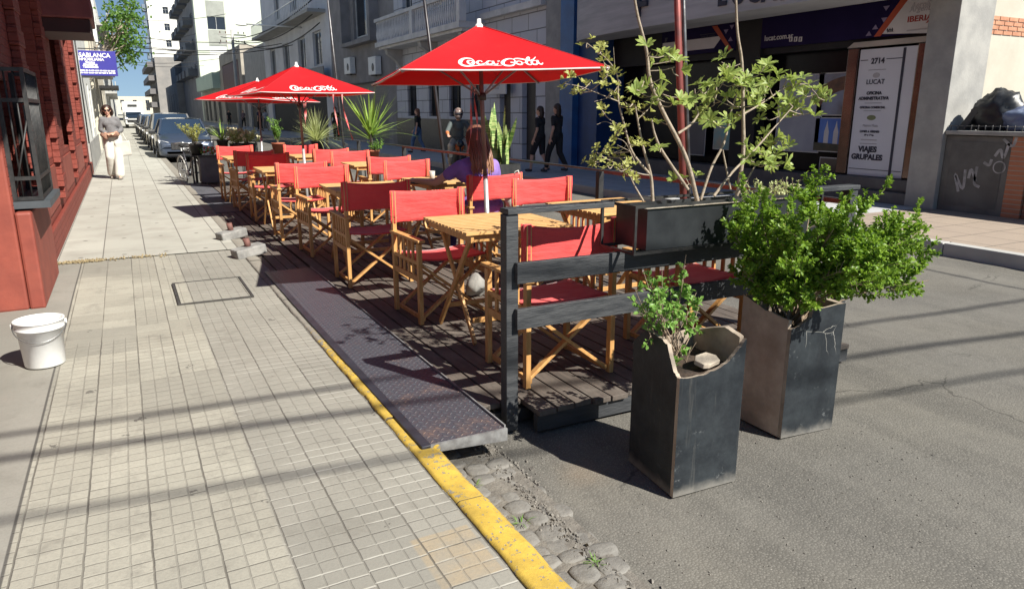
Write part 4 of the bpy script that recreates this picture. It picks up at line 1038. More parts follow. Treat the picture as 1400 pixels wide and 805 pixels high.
stemmed('bushy umbrella plant with broad pale green leaves at the right of the steel box planter',
    [([(598, 785), (640, 660), (690, 560), (715, 450), (740, 370)], .009, .005), ([(742, 770), (765, 600), (765, 450), (760, 250), (742, 120), (735, -60)], .013, .006), ([(650, 770), (720, 680), (800, 600), (880, 510), (960, 420)], .009, .003), ([(715, 745), (690, 620), (685, 590)], .006, .004), ([(750, 760), (790, 690), (820, 640)], .008, .004), ([(765, 450), (850, 400), (940, 340), (1020, 330)], .006, .002)],
    [(620, 370), (650, 400), (680, 245), (700, 270), (690, 320), (740, 330), (720, 300), (640, 420), (800, 305), (775, 340), (850, 260), (870, 280), (790, 380), (830, 400), (805, 420), (650, 480), (625, 470), (720, 410), (700, 370), (860, 330), (890, 310), (940, 310), (970, 330), (1010, 315), (1040, 340), (1060, 385), (1085, 395), (1000, 370), (960, 410), (900, 430), (925, 400), (1030, 445), (960, 455), (990, 420), (850, 370), (660, 340), (760, 400), (740, 450), (835, 540), (870, 550), (905, 545), (820, 590), (855, 600), (900, 600), (930, 590), (860, 640), (910, 650), (890, 625), (810, 640), (800, 610), (780, 580), (755, 330), (950, 370), (780, 300), (710, 480), (925, 450), (850, 460)],
    LEAF_SCH, (.068, .0235), (2, (5, 7)), (3.3, 3.2, 1.0), 33)
# little pale flowers at the right end
random.seed(77); lv, tw = MB(), MB()
for i in range(60):
    p = Vector((random.uniform(3.28, 3.62), random.uniform(3.07, 3.3), 1.02)); d = Vector((random.gauss(0, .3), random.gauss(0, .3), 1)); L = random.uniform(.06, .15)
    tw.tube([p, p + d * L], .0012, 3, cap=False)
    for k in range(5): leafgeo(lv, p + d * L * random.uniform(.4, 1), rnd_dir() + Vector((0, 0, .5)), .022, .012)
plant('herb', (3.45, 3.18, 1.0), 'low greyish herb at the right end of the steel box planter', 'plant', LEAF_PALE, TWIG, lv, tw)
# ---------------------------------------------------------------- pots along the street-side railing
def pot(c, r, h, mat, label, group='pots along the deck railing', zb=None):
    c = Vector(c); t = thing('flower_pot', c, label, 'pot', group)
    mb = MB(); mb.lathe([(.001, .0), (r * .7, 0), (r * .95, h * .86), (r, h * .86), (r, h), (r * .9, h), (r * .88, h * .9), (.001, h * .9)], c, 24); mb.build('pot', mat, t)
    mb = MB(); mb.lathe([(.001, h * .93), (r * .87, h * .915)], c, 20); mb.build('soil', SOIL, t)
    return c + Vector((0, 0, h * .92))
def blades(name, p, n, L, wd, spread, lm, label, cat, bend=.25, droop=.8, group=None, seed=1, stem=0):
    random.seed(seed); lv, tw = MB(), MB(); o = Vector(p)
    if stem: tw.tube([o, o + Vector((0, 0, stem))], [.025, .02], 8); 
    for i in range(n):
        a = random.uniform(0, 6.283); el = random.uniform(spread[0], spread[1]); d = Vector((math.cos(a) * math.cos(el), math.sin(a) * math.cos(el), math.sin(el)))
        h = stem * (.55 + .45 * i / n) if stem else 0
        blade(lv, o + Vector((0, 0, h)) + d * .012, d, L * random.uniform(.6, 1.1), wd * random.uniform(.7, 1.1), bend * random.uniform(.3, 1.2) * (1 - math.sin(el) * .6), 6)
    return plant(name, p, label, cat, lm, BARK, lv, tw, group)
# yucca
yp = atX(508, 205, 4.05); c = pot((yp.x, yp.y, .62), .15, .24, TERRA, 'terracotta pot holding the spiky yucca')
c_y = c
blades('yucca', (c.x, c.y, c.z), 60, 1.0, .029, (R(5), R(86)), LEAF_YUC, 'spiky yellow-green yucca with sword leaves between the two near parasols', 'yucca', .3, seed=4, stem=.34)
random.seed(15); lv, tw = MB(), MB(); o = c + Vector((.06, -.1, 0))
for i in range(16): shoot(lv, tw, o, o + (rnd_dir() * .6 + Vector((0, 0, .7))).normalized() * random.uniform(.1, .22), .002, .03, .018, .016, 2, .08)
plant('shrub', o, 'bushy green herb at the foot of the yucca', 'shrub', LEAF_MID, TWIG, lv, tw)
# pot shelf under each rail pot: slim steel bracket table
def stand(x, y, zt, label):
    t = thing('plant_stand', (x, y, .0), label, 'plant stand', 'steel stands under the railing pots'); mb = MB()
    for sx in (-1, 1):
        for sy in (-1, 1): mb.span((x + sx * .11 - .008, y + sy * .11 - .008, .0), (x + sx * .11 + .008, y + sy * .11 + .008, zt - .012))
    parts(mb, 'leg', BLACKSTEEL, t); mb = MB(); mb.span((x - .13, y - .13, zt - .011), (x + .13, y + .13, zt - .001)); mb.build('shelf', BLACKSTEEL, t)
stand(yp.x, yp.y, .62, 'black steel stand under the yucca pot')
# snake plant in dark trough
sp = atX(683, 222, 4.02); zt = .78
t = thing('trough', (sp.x, sp.y, zt), 'dark square trough with the snake plant on the side railing', 'planter')
mb = MB(); x, y = sp.x, sp.y
for a, b in (((x - .17, y - .22, zt), (x + .17, y - .2, zt + .16)), ((x - .17, y + .2, zt), (x + .17, y + .22, zt + .16)), ((x - .17, y - .199, zt), (x - .15, y + .199, zt + .16)), ((x + .15, y - .199, zt), (x + .17, y + .199, zt + .16)), ((x - .149, y - .199, zt + .005), (x + .149, y + .199, zt + .02))): mb.span(a, b)
mb.build('box', BLACKSTEEL, t); mb = MB(); mb.span((x - .149, y - .199, zt + .1), (x + .149, y + .199, zt + .14)); mb.build('soil', SOIL, t)
stand(x, y, zt, 'black steel stand under the snake plant trough')
random.seed(6); lv = MB(); tw = MB()
for i in range(17):
    p = Vector((x + random.uniform(-.1, .1), y + random.uniform(-.14, .16), zt + .13)); d = Vector((random.gauss(0, .14), random.gauss(.05, .16), 1)); L = random.uniform(.35, .82)
    s = Vector((math.cos(i * 1.1), math.sin(i * 1.1) * .6, 0)).normalized(); vs = []
    for k in range(9):
        tt = k / 8; q = p + d.normalized() * L * tt; w = .032 * (.55 + 1.1 * tt - 1.65 * tt ** 3.2 * .98) * 1.4; tw_ = i + tt * 1.2; s2 = (s * math.cos(tt * .8) + Vector((-s.y, s.x, 0)) * math.sin(tt * .8))
        vs += [q - s2 * max(w, .001), q + s2 * max(w, .001)]
    lv.add(vs, [(2 * k, 2 * k + 1, 2 * k + 3, 2 * k + 2) for k in range(8)], 0, True)
nsp = NT('banded_snake_leaf'); bz = nsp.sep(nsp.pos); bb = nsp.noise(nsp.scale3(nsp.pos, (3, 3, 26)), 2, 3); nsp.fin(nsp.mix(nsp.ramp(bb, .42, .58), (.36, .43, .16), (.11, .2, .05)), .4)
plant('snake_plant', (x, y, zt + .14), 'tall upright snake plant with banded leaves right of the seated woman', 'plant', nsp.mat, TWIG, lv, tw)
# spider plant, slim shrub, flowers further on
s1 = atX(434, 196, 4.02); c = pot((s1.x, s1.y, .68), .16, .2, BLACKSTEEL, 'dark pot with the pale spider plant behind the middle parasol pole'); stand(s1.x, s1.y, .68, 'steel stand under the spider plant pot')
blades('spider_plant', tuple(c), 230, .9, .013, (R(8), R(85)), LEAF_PALE, 'pale arching spider plant behind the middle parasol pole', 'plant', .55, seed=8)
def clump(px, py, Y, n, spread, hgt, lm, leafl, label, cat='shrub', name='shrub', seed=1, flowers=None, zb=.62, dark=False):
    p = atY(px, py, Y); random.seed(seed)
    c = pot((p.x, p.y, zb), .15, .24, TERRA if flowers is None and not dark else BLACKSTEEL, 'pot of the ' + label); stand(p.x, p.y, zb, 'steel stand under the ' + ' '.join(label.split()[:9]))
    lv, tw = MB(), MB()
    for i in range(n):
        d = (rnd_dir() * spread + Vector((0, 0, 1))).normalized(); shoot(lv, tw, c, c + d * hgt * random.uniform(.5, 1.1), .003, leafl, leafl * .5, .025, 3, hgt * .3)
    if flowers:
        fl = MB()
        for i in range(16):
            q = c + (rnd_dir() * spread + Vector((0, 0, 1))).normalized() * hgt * random.uniform(.75, 1.15)
            for k in range(9): leafgeo(fl, q, rnd_dir(), .05, .045)
    o = plant(name, tuple(c), label, cat, lm, TWIG, lv, tw)
    if flowers: parts(fl, 'flower', flowers, o, .015, recalc=False)
clump(380, 196, 17.3, 14, .25, .5, LEAF_MID, .05, 'slim upright green shrub between the middle and farthest parasol poles', seed=3)
PINKF = M('cream_petals', (.62, .60, .42), (.5, .42, .25), 30, .8)
clump(322, 186, 17.4, 22, .9, .34, LEAF_PALE, .05, 'low flowering plant with cream blossoms left of the farthest parasol pole', seed=5, flowers=PINKF)
clump(340, 186, 17.4, 20, .9, .32, LEAF_PALE, .05, 'low flowering plant with cream blossoms right of the farthest parasol pole', seed=6, flowers=PINKF)
clump(268, 202, 17.45, 16, .6, .5, LEAF_DRY, .04, 'thin dry shrub in the corner planter by the bicycle', seed=7, dark=True)
s2 = atY(303, 182, 17.4); c = pot((s2.x, s2.y, .72), .13, .22, BLACKSTEEL, 'dark pot of the small spiky plant left of the cream flowers'); stand(s2.x, s2.y, .72, 'steel stand under the small spiky plant')
blades('spiky_plant', tuple(c), 34, .5, .014, (R(15), R(88)), LEAF_YUC, 'small spiky green plant left of the cream flowers at the end railing', 'plant', .3, seed=12)
# corner planter box at the far end, with red cloth/geraniums
t = thing('corner_planter', (1.62, 17.55, 0), 'dark square planter at the far left corner of the deck', 'planter')
mb = MB(); mb.box((1.62, 17.5, .3), (.42, .42, .55)); mb.build('box', SLATE, t, bevel=.01); mb = MB(); mb.box((1.62, 17.5, .6), (.46, .46, .05)); mb.build('rim', BLACKSTEEL, t)
random.seed(3); fl = MB(); lv = MB()
for i in range(120):
    q = Vector((1.62 + random.gauss(0, .12), 17.45 + random.gauss(0, .1), .66 + random.uniform(0, .12)))
    leafgeo(fl if i % 2 else lv, q, rnd_dir(), .05, .04)
o = plant('geranium', (1.62, 17.45, .63), 'red flowers massed in the corner planter by the bicycle', 'flowers', LEAF_MID, TWIG, lv, MB()); fl.build('flowers', M('red_petals', (.55, .05, .05), None, 9, .7), o, recalc=False)
# ================================================================ buildings
def mR(X): return lambda u, z, d: Vector((X + d, u, z))
def mL(X): return lambda u, z, d: Vector((X - d, u, z))
def mF(Y): return lambda u, z, d: Vector((u, Y + d, z))
FRAMEW = M('pale_window_frame', (.55, .54, .52), None, 5, .5); FRAMED = M('dark_window_frame', (.05, .05, .05), None, 5, .5)
SHUT = M('white_roller_shutter', (.74, .74, .72), (.6, .6, .58), 3, .6, bump=.5, bscale=6, stretch=(.1, .1, 12))
CURT = M('grey_shutter', (.20, .19, .18), (.14, .135, .13), 3, .6, bump=.5, bscale=6, stretch=(.1, .1, 12))
def facade(bld, mp, u0, u1, z0, z1, ops, wmat, depth=8, rv=.18, top=True):
    """wall with real openings; ops: (ua, ub, za, zb, kind)"""
    us = sorted({u0, u1, *[o[0] for o in ops], *[o[1] for o in ops]}); zs = sorted({z0, z1, *[o[2] for o in ops], *[o[3] for o in ops]})
    mb = MB()
    for i in range(len(us) - 1):
        for j in range(len(zs) - 1):
            cu, cz = (us[i] + us[i + 1]) / 2, (zs[j] + zs[j + 1]) / 2
            if any(o[0] < cu < o[1] and o[2] < cz < o[3] for o in ops): continue
            mb.add([mp(us[i], zs[j], 0), mp(us[i + 1], zs[j], 0), mp(us[i + 1], zs[j + 1], 0), mp(us[i], zs[j + 1], 0)], [(0, 1, 2, 3)])
    for o in ops:
        c = [(o[0], o[2]), (o[1], o[2]), (o[1], o[3]), (o[0], o[3])]
        for k in range(4):
            a, b = c[k], c[(k + 1) % 4]; mb.add([mp(*a, 0), mp(*b, 0), mp(*b, rv), mp(*a, rv)], [(0, 1, 2, 3)])
    A = [(u0, z0), (u1, z0), (u1, z1), (u0, z1)]
    for k in range(4):
        a, b = A[k], A[(k + 1) % 4]; mb.add([mp(*a, 0), mp(*b, 0), mp(*b, depth), mp(*a, depth)], [(0, 1, 2, 3)])
    mb.add([mp(*a, depth) for a in A], [(0, 1, 2, 3)])
    mb.build('wall', wmat, bld, recalc=False)
    for o in ops:
        kind = o[4] if len(o) > 4 else 'win'; d0 = rv - .002
        if kind == 'win' or kind == 'grille':
            f = MB(); w = .05 if u0 < 33 else .11; ua, ub, za, zb = o[:4]
            def bx(a, b, c_, e, d1=d0 - .04, d2=d0): 
                p = mp(a, c_, d1); q = mp(b, e, d2); f.span([min(p[i], q[i]) for i in range(3)], [max(p[i], q[i]) for i in range(3)])
            bx(ua, ua + w, za, zb); bx(ub - w, ub, za, zb); bx(ua + w, ub - w, za, za + w); bx(ua + w, ub - w, zb - w, zb)
            m_ = (ua + ub) / 2; bx(m_ - w / 2, m_ + w / 2, za + w, zb - w)
            if zb - za > 2.2: bx(ua + w, m_ - w / 2, zb - .9, zb - .9 + w); bx(m_ + w / 2, ub - w, zb - .9, zb - .9 + w)
            fo = f.build('window', FRAMEW if kind == 'win' else FRAMED, bld)
            g = MB(); p = mp(ua, za, d0); q = mp(ub, zb, d0 + .012); g.span([min(p[i], q[i]) for i in range(3)], [max(p[i], q[i]) for i in range(3)]); g.build('pane', GLASS, fo)
            if kind == 'grille':
                b = MB(); n = max(3, int((ub - ua) / .13))
                for k in range(1, n): x = ua + (ub - ua) * k / n; b.tube([mp(x, za, .04), mp(x, zb, .04)], .012, 5)
                b.build('grille', BLACKSTEEL, fo)
        else:
            mt = {'shut': SHUT, 'door': M('dark_door', (.03, .025, .022), (.05, .04, .035), 3, .5), 'dark': DARK, 'curt': CURT}[kind]
            g = MB(); p = mp(o[0], o[2], d0); q = mp(o[1], o[3], d0 + .03); g.span([min(p[i], q[i]) for i in range(3)], [max(p[i], q[i]) for i in range(3)])
            g.build({'shut': 'roller_shutter', 'door': 'door', 'dark': 'shop_opening', 'curt': 'roller_shutter'}[kind], mt, bld)
def span_map(mb, mp, u0, u1, z0, z1, d0, d1, mi=0):
    p = mp(u0, z0, d0); q = mp(u1, z1, d1); mb.span([min(p[i], q[i]) for i in range(3)], [max(p[i], q[i]) for i in range(3)], mi)
def grid(u0, u1, nu, z0, z1, nz, w, h, kind='win', skip=0):
    out = []
    for i in range(nu):
        for j in range(nz):
            cu = u0 + (u1 - u0) * (i + .5) / nu; cz = z0 + (z1 - z0) * (j + .5) / nz
            out.append((cu - w / 2, cu + w / 2, cz - h / 2, cz + h / 2, kind if random.random() >= skip else 'shut'))
    return out
# ---------------------------------------------------------------- left: red house
rh = thing('red_house', (-.8, 12, 0), 'red painted brick house with toothed brick pilasters on the left', 'house')
XW = -.83
wm = mL(XW)
facade(rh, wm, 6.86, 21.6, -.02, 7.0, [(7.0, 7.7, .95, 1.8, 'win'), (9.4, 11.0, 1.0, 3.0, 'door'), (13.4, 14.8, 1.0, 3.0, 'door'), (17, 18.4, 1.0, 3.0, 'win')], REDBRICK, 6, .22)
mb = MB(); span_map(mb, wm, 6.80, 8.25, -.01, .78, -.115, -.001); mb.span((-1.45, 6.80, -.01), (-.831, 6.85, 3.9))
mb.build('plinth', REDPLASTER, rh, bevel=.02)
mb = MB(); span_map(mb, wm, 8.26, 21.6, -.01, .3, -.05, -.001); mb.build('footing', REDBRICK, rh, bevel=.01)
mb = MB()
for yc, w in ((8.55, .4), (11.3, .4), (14.7, .4), (18.8, .4)):
    z = .45; k = 0
    while z < 6.9:
        e = .06 if k % 2 else .0; hgt = .15
        span_map(mb, wm, yc - w / 2 - e, yc + w / 2 + e, z, z + hgt, -.075 - (.008 if k % 2 else 0), -.001); z += hgt + .004; k += 1
parts(mb, 'brick_pilaster', REDBRICK, rh, bevel=.006)
mb = MB(); span_map(mb, wm, 2.0, 14.5, 3.95, 4.15, -1.2, -.001); mb.build('canopy_slab', REDPLASTER, rh)
mb = MB(); span_map(mb, wm, 12.0, 13.5, 2.78, 3.1, -.64, -.001); mb.build('awning_box', M('brown_red_awning', (.22, .06, .055), (.15, .035, .035), 3, .6), rh, bevel=.02)
mb = MB(); span_map(mb, wm, 12.05, 13.45, 2.6, 2.775, -.6, -.001); span_map(mb, wm, 11.95, 13.5, 3.105, 3.9, -.6, -.001); mb.build('awning_dark_blocks', M('painted_shade_maroon', (.05, .012, .012), (.03, .008, .008), 3, .7), rh)  # lower block paints in the awning's shaded underside; upper block shares its dark colour
# iron box grille over the window
gr = MB(); D = .205; ya, yb, za, zb = 6.9, 7.85, .86, 1.88
for u in (ya, yb): 
    for d_ in (D, .03): gr.span((XW + d_ - .03, u, za), (XW + d_, u + .03, zb))
for z in (za, 1.02, 1.62, zb - .03):
    gr.span((XW + D - .028, ya + .031, z), (XW + D - .002, yb - .001, z + .03))
    for u in (ya, yb): gr.span((XW + .031, u + .002, z), (XW + D - .031, u + .028, z + .03))
for k in range(9): gr.tube([(XW + D - .015, ya + .1 + k * .1, za), (XW + D - .015, ya + .1 + k * .1, zb)], .008, 6)
for k in range(2): gr.tube([(XW + .07 + k * .06, ya + .015, za), (XW + .07 + k * .06, ya + .015, zb)], .008, 6)
gr.tube([(XW + .02, ya + .01, za + .05), (XW + D - .03, ya + .01, zb - .4)], .008, 6)
gr.build('window_grille', BLACKSTEEL, rh)
mb = MB(); mb.span((XW, 6.87, .80), (XW + .25, 7.92, .855)); mb.build('window_sill', M('dark_grey_sill', (.07, .08, .09), None, 4, .5), rh)
mb = MB(); mb.span((XW + .16, ya + .035, 1.05), (XW + .172, yb - .005, 1.6)); mb.build('grille_backing', M('dark_mesh_panel', (.07, .09, .10), (.04, .05, .055), 9, .6), rh)
mb = MB()
for u0_, u1_ in ((9.3, 10.95), (11.7, 14.3), (15.1, 18.4)): span_map(mb, wm, u0_, u1_, .42, .9, -.02, -.001)
parts(mb, 'smooth_panel', REDPLASTER, rh)
mb = MB(); mb.span((-1.6, 3.0, -.01), (-1.452, 6.79, 4.2)); mb.build('recessed_wall', REDPLASTER, rh)
mb = MB(); mb.span((-1.45, 5.0, .16), (-1.42, 6.1, 2.3)); mb.build('recessed_door', M('brown_black_door', (.04, .025, .02), None, 4, .5), rh)
# doorway step at the left border of the view
t = MB(); t.span((-1.44, 3.2, -.0), (-.80, 4.72, .15)); t.span((-1.44, 3.18, .151), (-.78, 4.74, .18)); tag(t.build('door_step', M('worn_red_step', (.30, .08, .055), (.16, .10, .085), 5, .8, bump=.3, grime=.4), loc=(-1.1, 4, 0), bevel=.008), 'worn dark red doorstep at the left edge by the bucket', 'step')
# ---------------------------------------------------------------- left: buildings further on
WHT = M('white_render', (.68, .68, .64), (.58, .58, .55), .9, .85, bump=.1, grime=.08)
wb = thing('white_house', (-.8, 26, 0), 'narrow white rendered house after the red house', 'house')
facade(wb, mL(-.84), 21.61, 31, -.02, 6.4, [(27, 28, .1, 2.4, 'door'), (29, 30.2, 1, 2.3, 'win')], WHT, 8)
mb = MB(); span_map(mb, mL(-.84), 21.61, 31, -.01, .75, -.05, -.001); mb.build('plinth', CONC, wb)
mb = MB(); mb.tube([(-.8, 21.9, .0), (-.8, 21.9, 3.4), (-.78, 22.2, 3.8)], .02, 6); mb.build('cable', BLACKSTEEL, wb)
cb = thing('cream_house', (-.8, 45, 0), 'cream two-storey house with a small dark awning past the blue sign', 'house')
facade(cb, mL(-.82), 35, 62, -.02, 5.6, [(u, u + 1.2, 1.2, 2.6, 'win') for u in (37, 41, 50, 56)] + [(u, u + 1.2, 3.6, 5, 'win') for u in (37, 42, 47, 52, 57)], CREAM, 8)
mb = MB(); span_map(mb, mL(-.82), 44, 49, 2.7, 2.85, -.9, -.001); mb.build('awning', DARK, cb)
mb = MB(); span_map(mb, mL(-.82), 37, 43, 3.1, 3.25, -.7, -.001); mb.build('balcony', CONCL, cb)
c3 = thing('pale_apartment_block', (-.8, 80, 0), 'pale apartment block with balconies further along the left side', 'building')
facade(c3, mL(-.85), 63, 110, -.02, 11, grid(64, 109, 9, 3, 10.5, 3, 1.5, 1.5), WHT, 10)
mb = MB()
for z in (2.9, 5.4, 7.9): span_map(mb, mL(-.85), 66, 100, z, z + .15, -.8, -.001); span_map(mb, mL(-.85), 66, 100, z + .15, z + .9, -.8, -.74)
parts(mb, 'balcony', CONCL, c3)
c4 = thing('distant_block', (-.8, 180, 0), 'distant white block at the end of the left side of the street', 'building')
facade(c4, mL(-.9), 111, 320, -.02, 9, grid(113, 318, 20, 3, 8.5, 2, 3, 1.6), WHT, 12)
# hanging sign
NAVY = M('sign_blue', (.035, .030, .26), (.03, .026, .22), 2, .5)
sz_t = atY(140, 70, 24).z; sz_b = atY(140, 104, 24).z; xr = atY(159.5, 88, 24).x; xl = xr - 1.42
t = thing('shop_sign', (xl, 24, sz_b), 'blue hanging sign with white serif lettering over the left pavement', 'sign')
mb = MB(); mb.span((xl, 24, sz_b), (xr, 24.06, sz_t)); mb.build('board', NAVY, t, bevel=.008)
mb = MB(); mb.span((xl + .1, 24.01, sz_b - .06), (xr - .2, 24.05, sz_b - .002)); mb.tube([(-.84, 24.03, sz_t + .05), (xr - .1, 24.03, sz_t + .05)], .015, 6); mb.build('bracket', BLACKSTEEL, t)
H_ = sz_t - sz_b; xc = xr - .60
for s_, zz, sz_, b_ in (('CASABLANCA', .74, .16, .003), ('INMOBILIARIA', .60, .105, .002), ('Ventas', .49, .09, .003), ('Alquileres', .40, .09, .003), ('Tasaciones', .31, .09, .003)):
    put_text(s_, sz_, WHITELOGO, t, 'lettering', (xc - (.02 if sz_ > .1 else .05), 23.996, sz_b + H_ * zz), (1, 0, 0), (0, 0, 1), bold=b_, squash=.95)
mb = MB()
for zz in (.18, .09): 
    x = xl + .3
    while x < xr - .08:
        w = random.uniform(.03, .12); mb.span((x, 23.995, sz_b + H_ * zz), (min(x + w, xr - .06), 23.999, sz_b + H_ * (zz + .05))); x += w + .02
mb.build('small_print', WHITELOGO, t)
# ---------------------------------------------------------------- right: travel agency
ag = thing('travel_agency', (11.6, 12, 0), 'travel agency with a concrete canopy, purple fascia and dark shop windows', 'shop')
mp = mR(12.1)
mb = MB(); mb.span((11.5, 7.16, 0), (12.4, 7.66, 9)); mb.build('pillar', CONC, ag, bevel=.01)
mb = MB(); mb.span((12.9, 7.66, 0), (13.0, 17.0, 3.9)); mb.build('shop_interior_wall', DARK, ag)
mb = MB(); mb.span((12.4, 7.21, 0), (30, 7.5, 9.5)); mb.build('party_wall', M('sunny_cream_wall', (.47, .44, .37), (.41, .375, .31), 1.5, .85, bump=.15, grime=.12), ag)
mb = MB(); mb.span((11.61, 7.67, 3.95), (24, 17.9, 9.5)); mb.build('upper_floors', CONCL, ag)
mb = MB(); mb.span((11.56, 7.67, .0), (12.7, 10.0, .2)); mb.span((11.75, 7.67, .201), (12.7, 10.0, .4)); mb.span((11.9, 10.01, 0), (12.4, 16.9, .35)); mb.build('steps', M('dark_stone_step', (.12, .115, .115), (.08, .078, .08), 4, .5, grime=.2), ag, bevel=.008)
# canopy slab with a rounded end
pl = [(11.6, 7.0), (10.5, 7.0), (10.5, 13.6)] + [(10.5 + .95 * (1 - math.cos(a)), 13.6 + 4.0 * math.sin(a)) for a in [k * math.pi / 2 / 10 for k in range(1, 11)]] + [(11.6, 17.75)]
mb = MB(); mb.prism(pl, lambda a, b, d: Vector((a, b, d)), 3.36, 4.6); mb.build('canopy', M('board_marked_concrete', (.50, .49, .49), (.38, .375, .375), 1.8, .8, bump=.25, bscale=12, stretch=(1, .3, 4), grime=.2), ag)
# exposed bricks on the party wall
bp = MB(); random.seed(2)
a_ = atY(1336, 18, 7.2); b_ = atY(1400, 52, 7.2)
for r in range(4):
    z = b_.z + .02 + r * (a_.z - b_.z - .02) / 4; x = a_.x + (.12 if r % 2 else 0)
    while x < b_.x + .5: bp.span((x, 7.195, z), (x + .24, 7.209, z + (a_.z - b_.z) / 4 - .02)); x += .26
bp.build('exposed_bricks', M('exposed_orange_brick', (.50, .25, .15), (.38, .17, .10), 6, .85, bump=.3), ag)
# fascia
for ya, yb, za, zb in ((7.8, 11.62, 2.82, 3.42), (12.35, 14.85, 2.84, 3.42)):
    mb = MB(); mb.span((12.0, ya, za), (12.08, yb, zb)); mb.build('fascia', PUR, ag, bevel=.006)
mb = MB(); mb.span((12.02, 11.63, .35), (12.3, 12.34, 3.9)); mb.span((12.09, 7.67, 2.7), (12.3, 11.62, 3.9)); mb.span((12.09, 12.35, 2.7), (12.3, 17, 3.9)); mb.build('dark_frame', DARK, ag)
OFFW = M('sign_white', (.62, .60, .60), (.55, .53, .53), 2, .6); ORG = M('sign_orange', (.45, .075, .03), None, 3, .6); LILAC = M('sign_lilac', (.25, .2, .33), None, 3, .6)
XS = 11.996
def onR(name, mat, poly, X=XS, th=.004, parent=None):
    # poly in (Y, z)
    mb = MB(); mb.prism(poly, lambda a, b, d: Vector((X + d, a, b)), -th, 0); return mb.build(name, mat, parent or ag)
def yz(px, py, X=XS): p = atX(px, py, X); return (p.y, p.z)
onR('airline_panel', OFFW, [yz(1203, 47), yz(1280, 45.5), (yz(1280, 3)[0], 3.40), (yz(1243, 3)[0], 3.40)])
onR('orange_stripe', ORG, [(yz(1195, 50)[0], 2.83), (yz(1204, 50)[0], 2.83), (yz(1243, 3)[0], 3.40), (yz(1232, 3)[0], 3.40)], XS - .0045)
for px, py, s in ((1212, 11, -1), (1209, 27, -1), (1197, 38, 1), (1188, 47, 1)):
    y, z = yz(px, py); onR('lilac_triangle', LILAC, [(y + .06, z - s * .03), (y - .06, z - s * .03), (y, z + s * .05)], XS - .002)
onR('assistance_panel', OFFW, [(14.8, 2.93), (13.0, 2.93), (12.75, 3.17), (14.8, 3.17)])
onR('orange_stripe', ORG, [(12.93, 3.4), (13.1, 3.4), (12.52, 2.84), (12.4, 2.84)], XS - .0045)
for y, z, s in ((12.65, 3.25, -1), (12.5, 3.08, 1), (12.48, 3.33, -1)): onR('lilac_triangle', LILAC, [(y + .07, z - s * .04), (y - .07, z - s * .04), (y, z + s * .05)], XS - .002)
INK = M('dark_ink', (.03, .03, .05), None, 3, .6); INKR = M('red_ink', (.35, .04, .03), None, 3, .6); INKG = M('faint_ink', (.42, .40, .42), None, 3, .6)
U, V = (0, -1, 0), (0, 0, 1)
def tx(s, px, py, size, mat, align='LEFT', X=XS - .006, **k): y, z = yz(px, py, X); return put_text(s, size, mat, ag, 'lettering', (X, y, z), U, V, align, **k)
tx('lucat.com.ar', 1045, 56.5, .15, OFFW, bold=.002)
for k_, px in enumerate((1081.5, 1088, 1094.5)):
    y, z = yz(px, 54); onR('social_icon', OFFW, [(y + .04, z - .045), (y - .04, z - .045), (y - .04, z + .045), (y + .04, z + .045)], XS - .002)
    onR('icon_mark', PUR, [(y + .012, z - .03), (y - .008, z - .03), (y - .008, z + .025), (y + .012, z + .03)], XS - .0065)
tx('Aerolíneas', 1245, 12, .13, INKG, shear=.2); tx('Argentinas', 1243, 17.5, .13, INKG, shear=.2)
tx('IBERIA', 1240, 31, .13, INKR, bold=.003, squash=1.2)
y, z = yz(1271, 29); onR('airline_swoosh', INKR, [(y + .06, z - .03), (y - .02, z - .015), (y - .07, z + .05), (y + .01, z + .03)], XS - .006)
tx('IATA', 1213, 44.6, .05, INK, bold=.002); y, z = yz(1217, 41)
for a in (-1, 0, 1): onR('emblem', INK, [(y + a * .045 + .02, z - .01), (y + a * .045 - .02, z - .01), (y + a * .045, z + .03)], XS - .006)
y, z = yz(1240, 42.5); onR('small_print', INKG, [(y, z - .01), (y - .36, z - .01), (y - .36, z + .01), (y, z + .01)], XS - .006)
tx('universal', 922, 58, .10, INK); tx('assistance', 922, 64.5, .10, INK)
y, z = yz(912, 55); onR('emblem', INK, [(y + .07, z - .05), (y + .02, z - .05), (y - .04, z + .05), (y + .07, z + .05)], XS - .006)
y, z = yz(968, 47); onR('small_print', INK, [(y + .25, z - .008), (y - .25, z - .008), (y - .25, z + .008), (y + .25, z + .008)], XS - .006)
tx('Línea de crédito', 968, 51, .07, INK, 'CENTER', shear=.25)
# big letters on the canopy
for ch, px in (('L', 980), ('U', 999), ('C', 1020), ('A', 1041), ('T', 1060)):
    y, z = yz(px, 8.5 - (px - 980) * .095, 10.47); put_text(ch, .62, INK, ag, 'canopy_letter', (10.49, y, z), U, V, 'LEFT', ext=.012, bold=.015, squash=.8)
y, z = yz(871, 24, 10.47); mb = MB(); mb.span((10.44, y - .1, z), (10.499, y, 4.3)); mb.span((10.44, y - .35, z + .2), (10.499, y - .101, z + .32)); mb.build('canopy_bracket_sign', INK, ag)
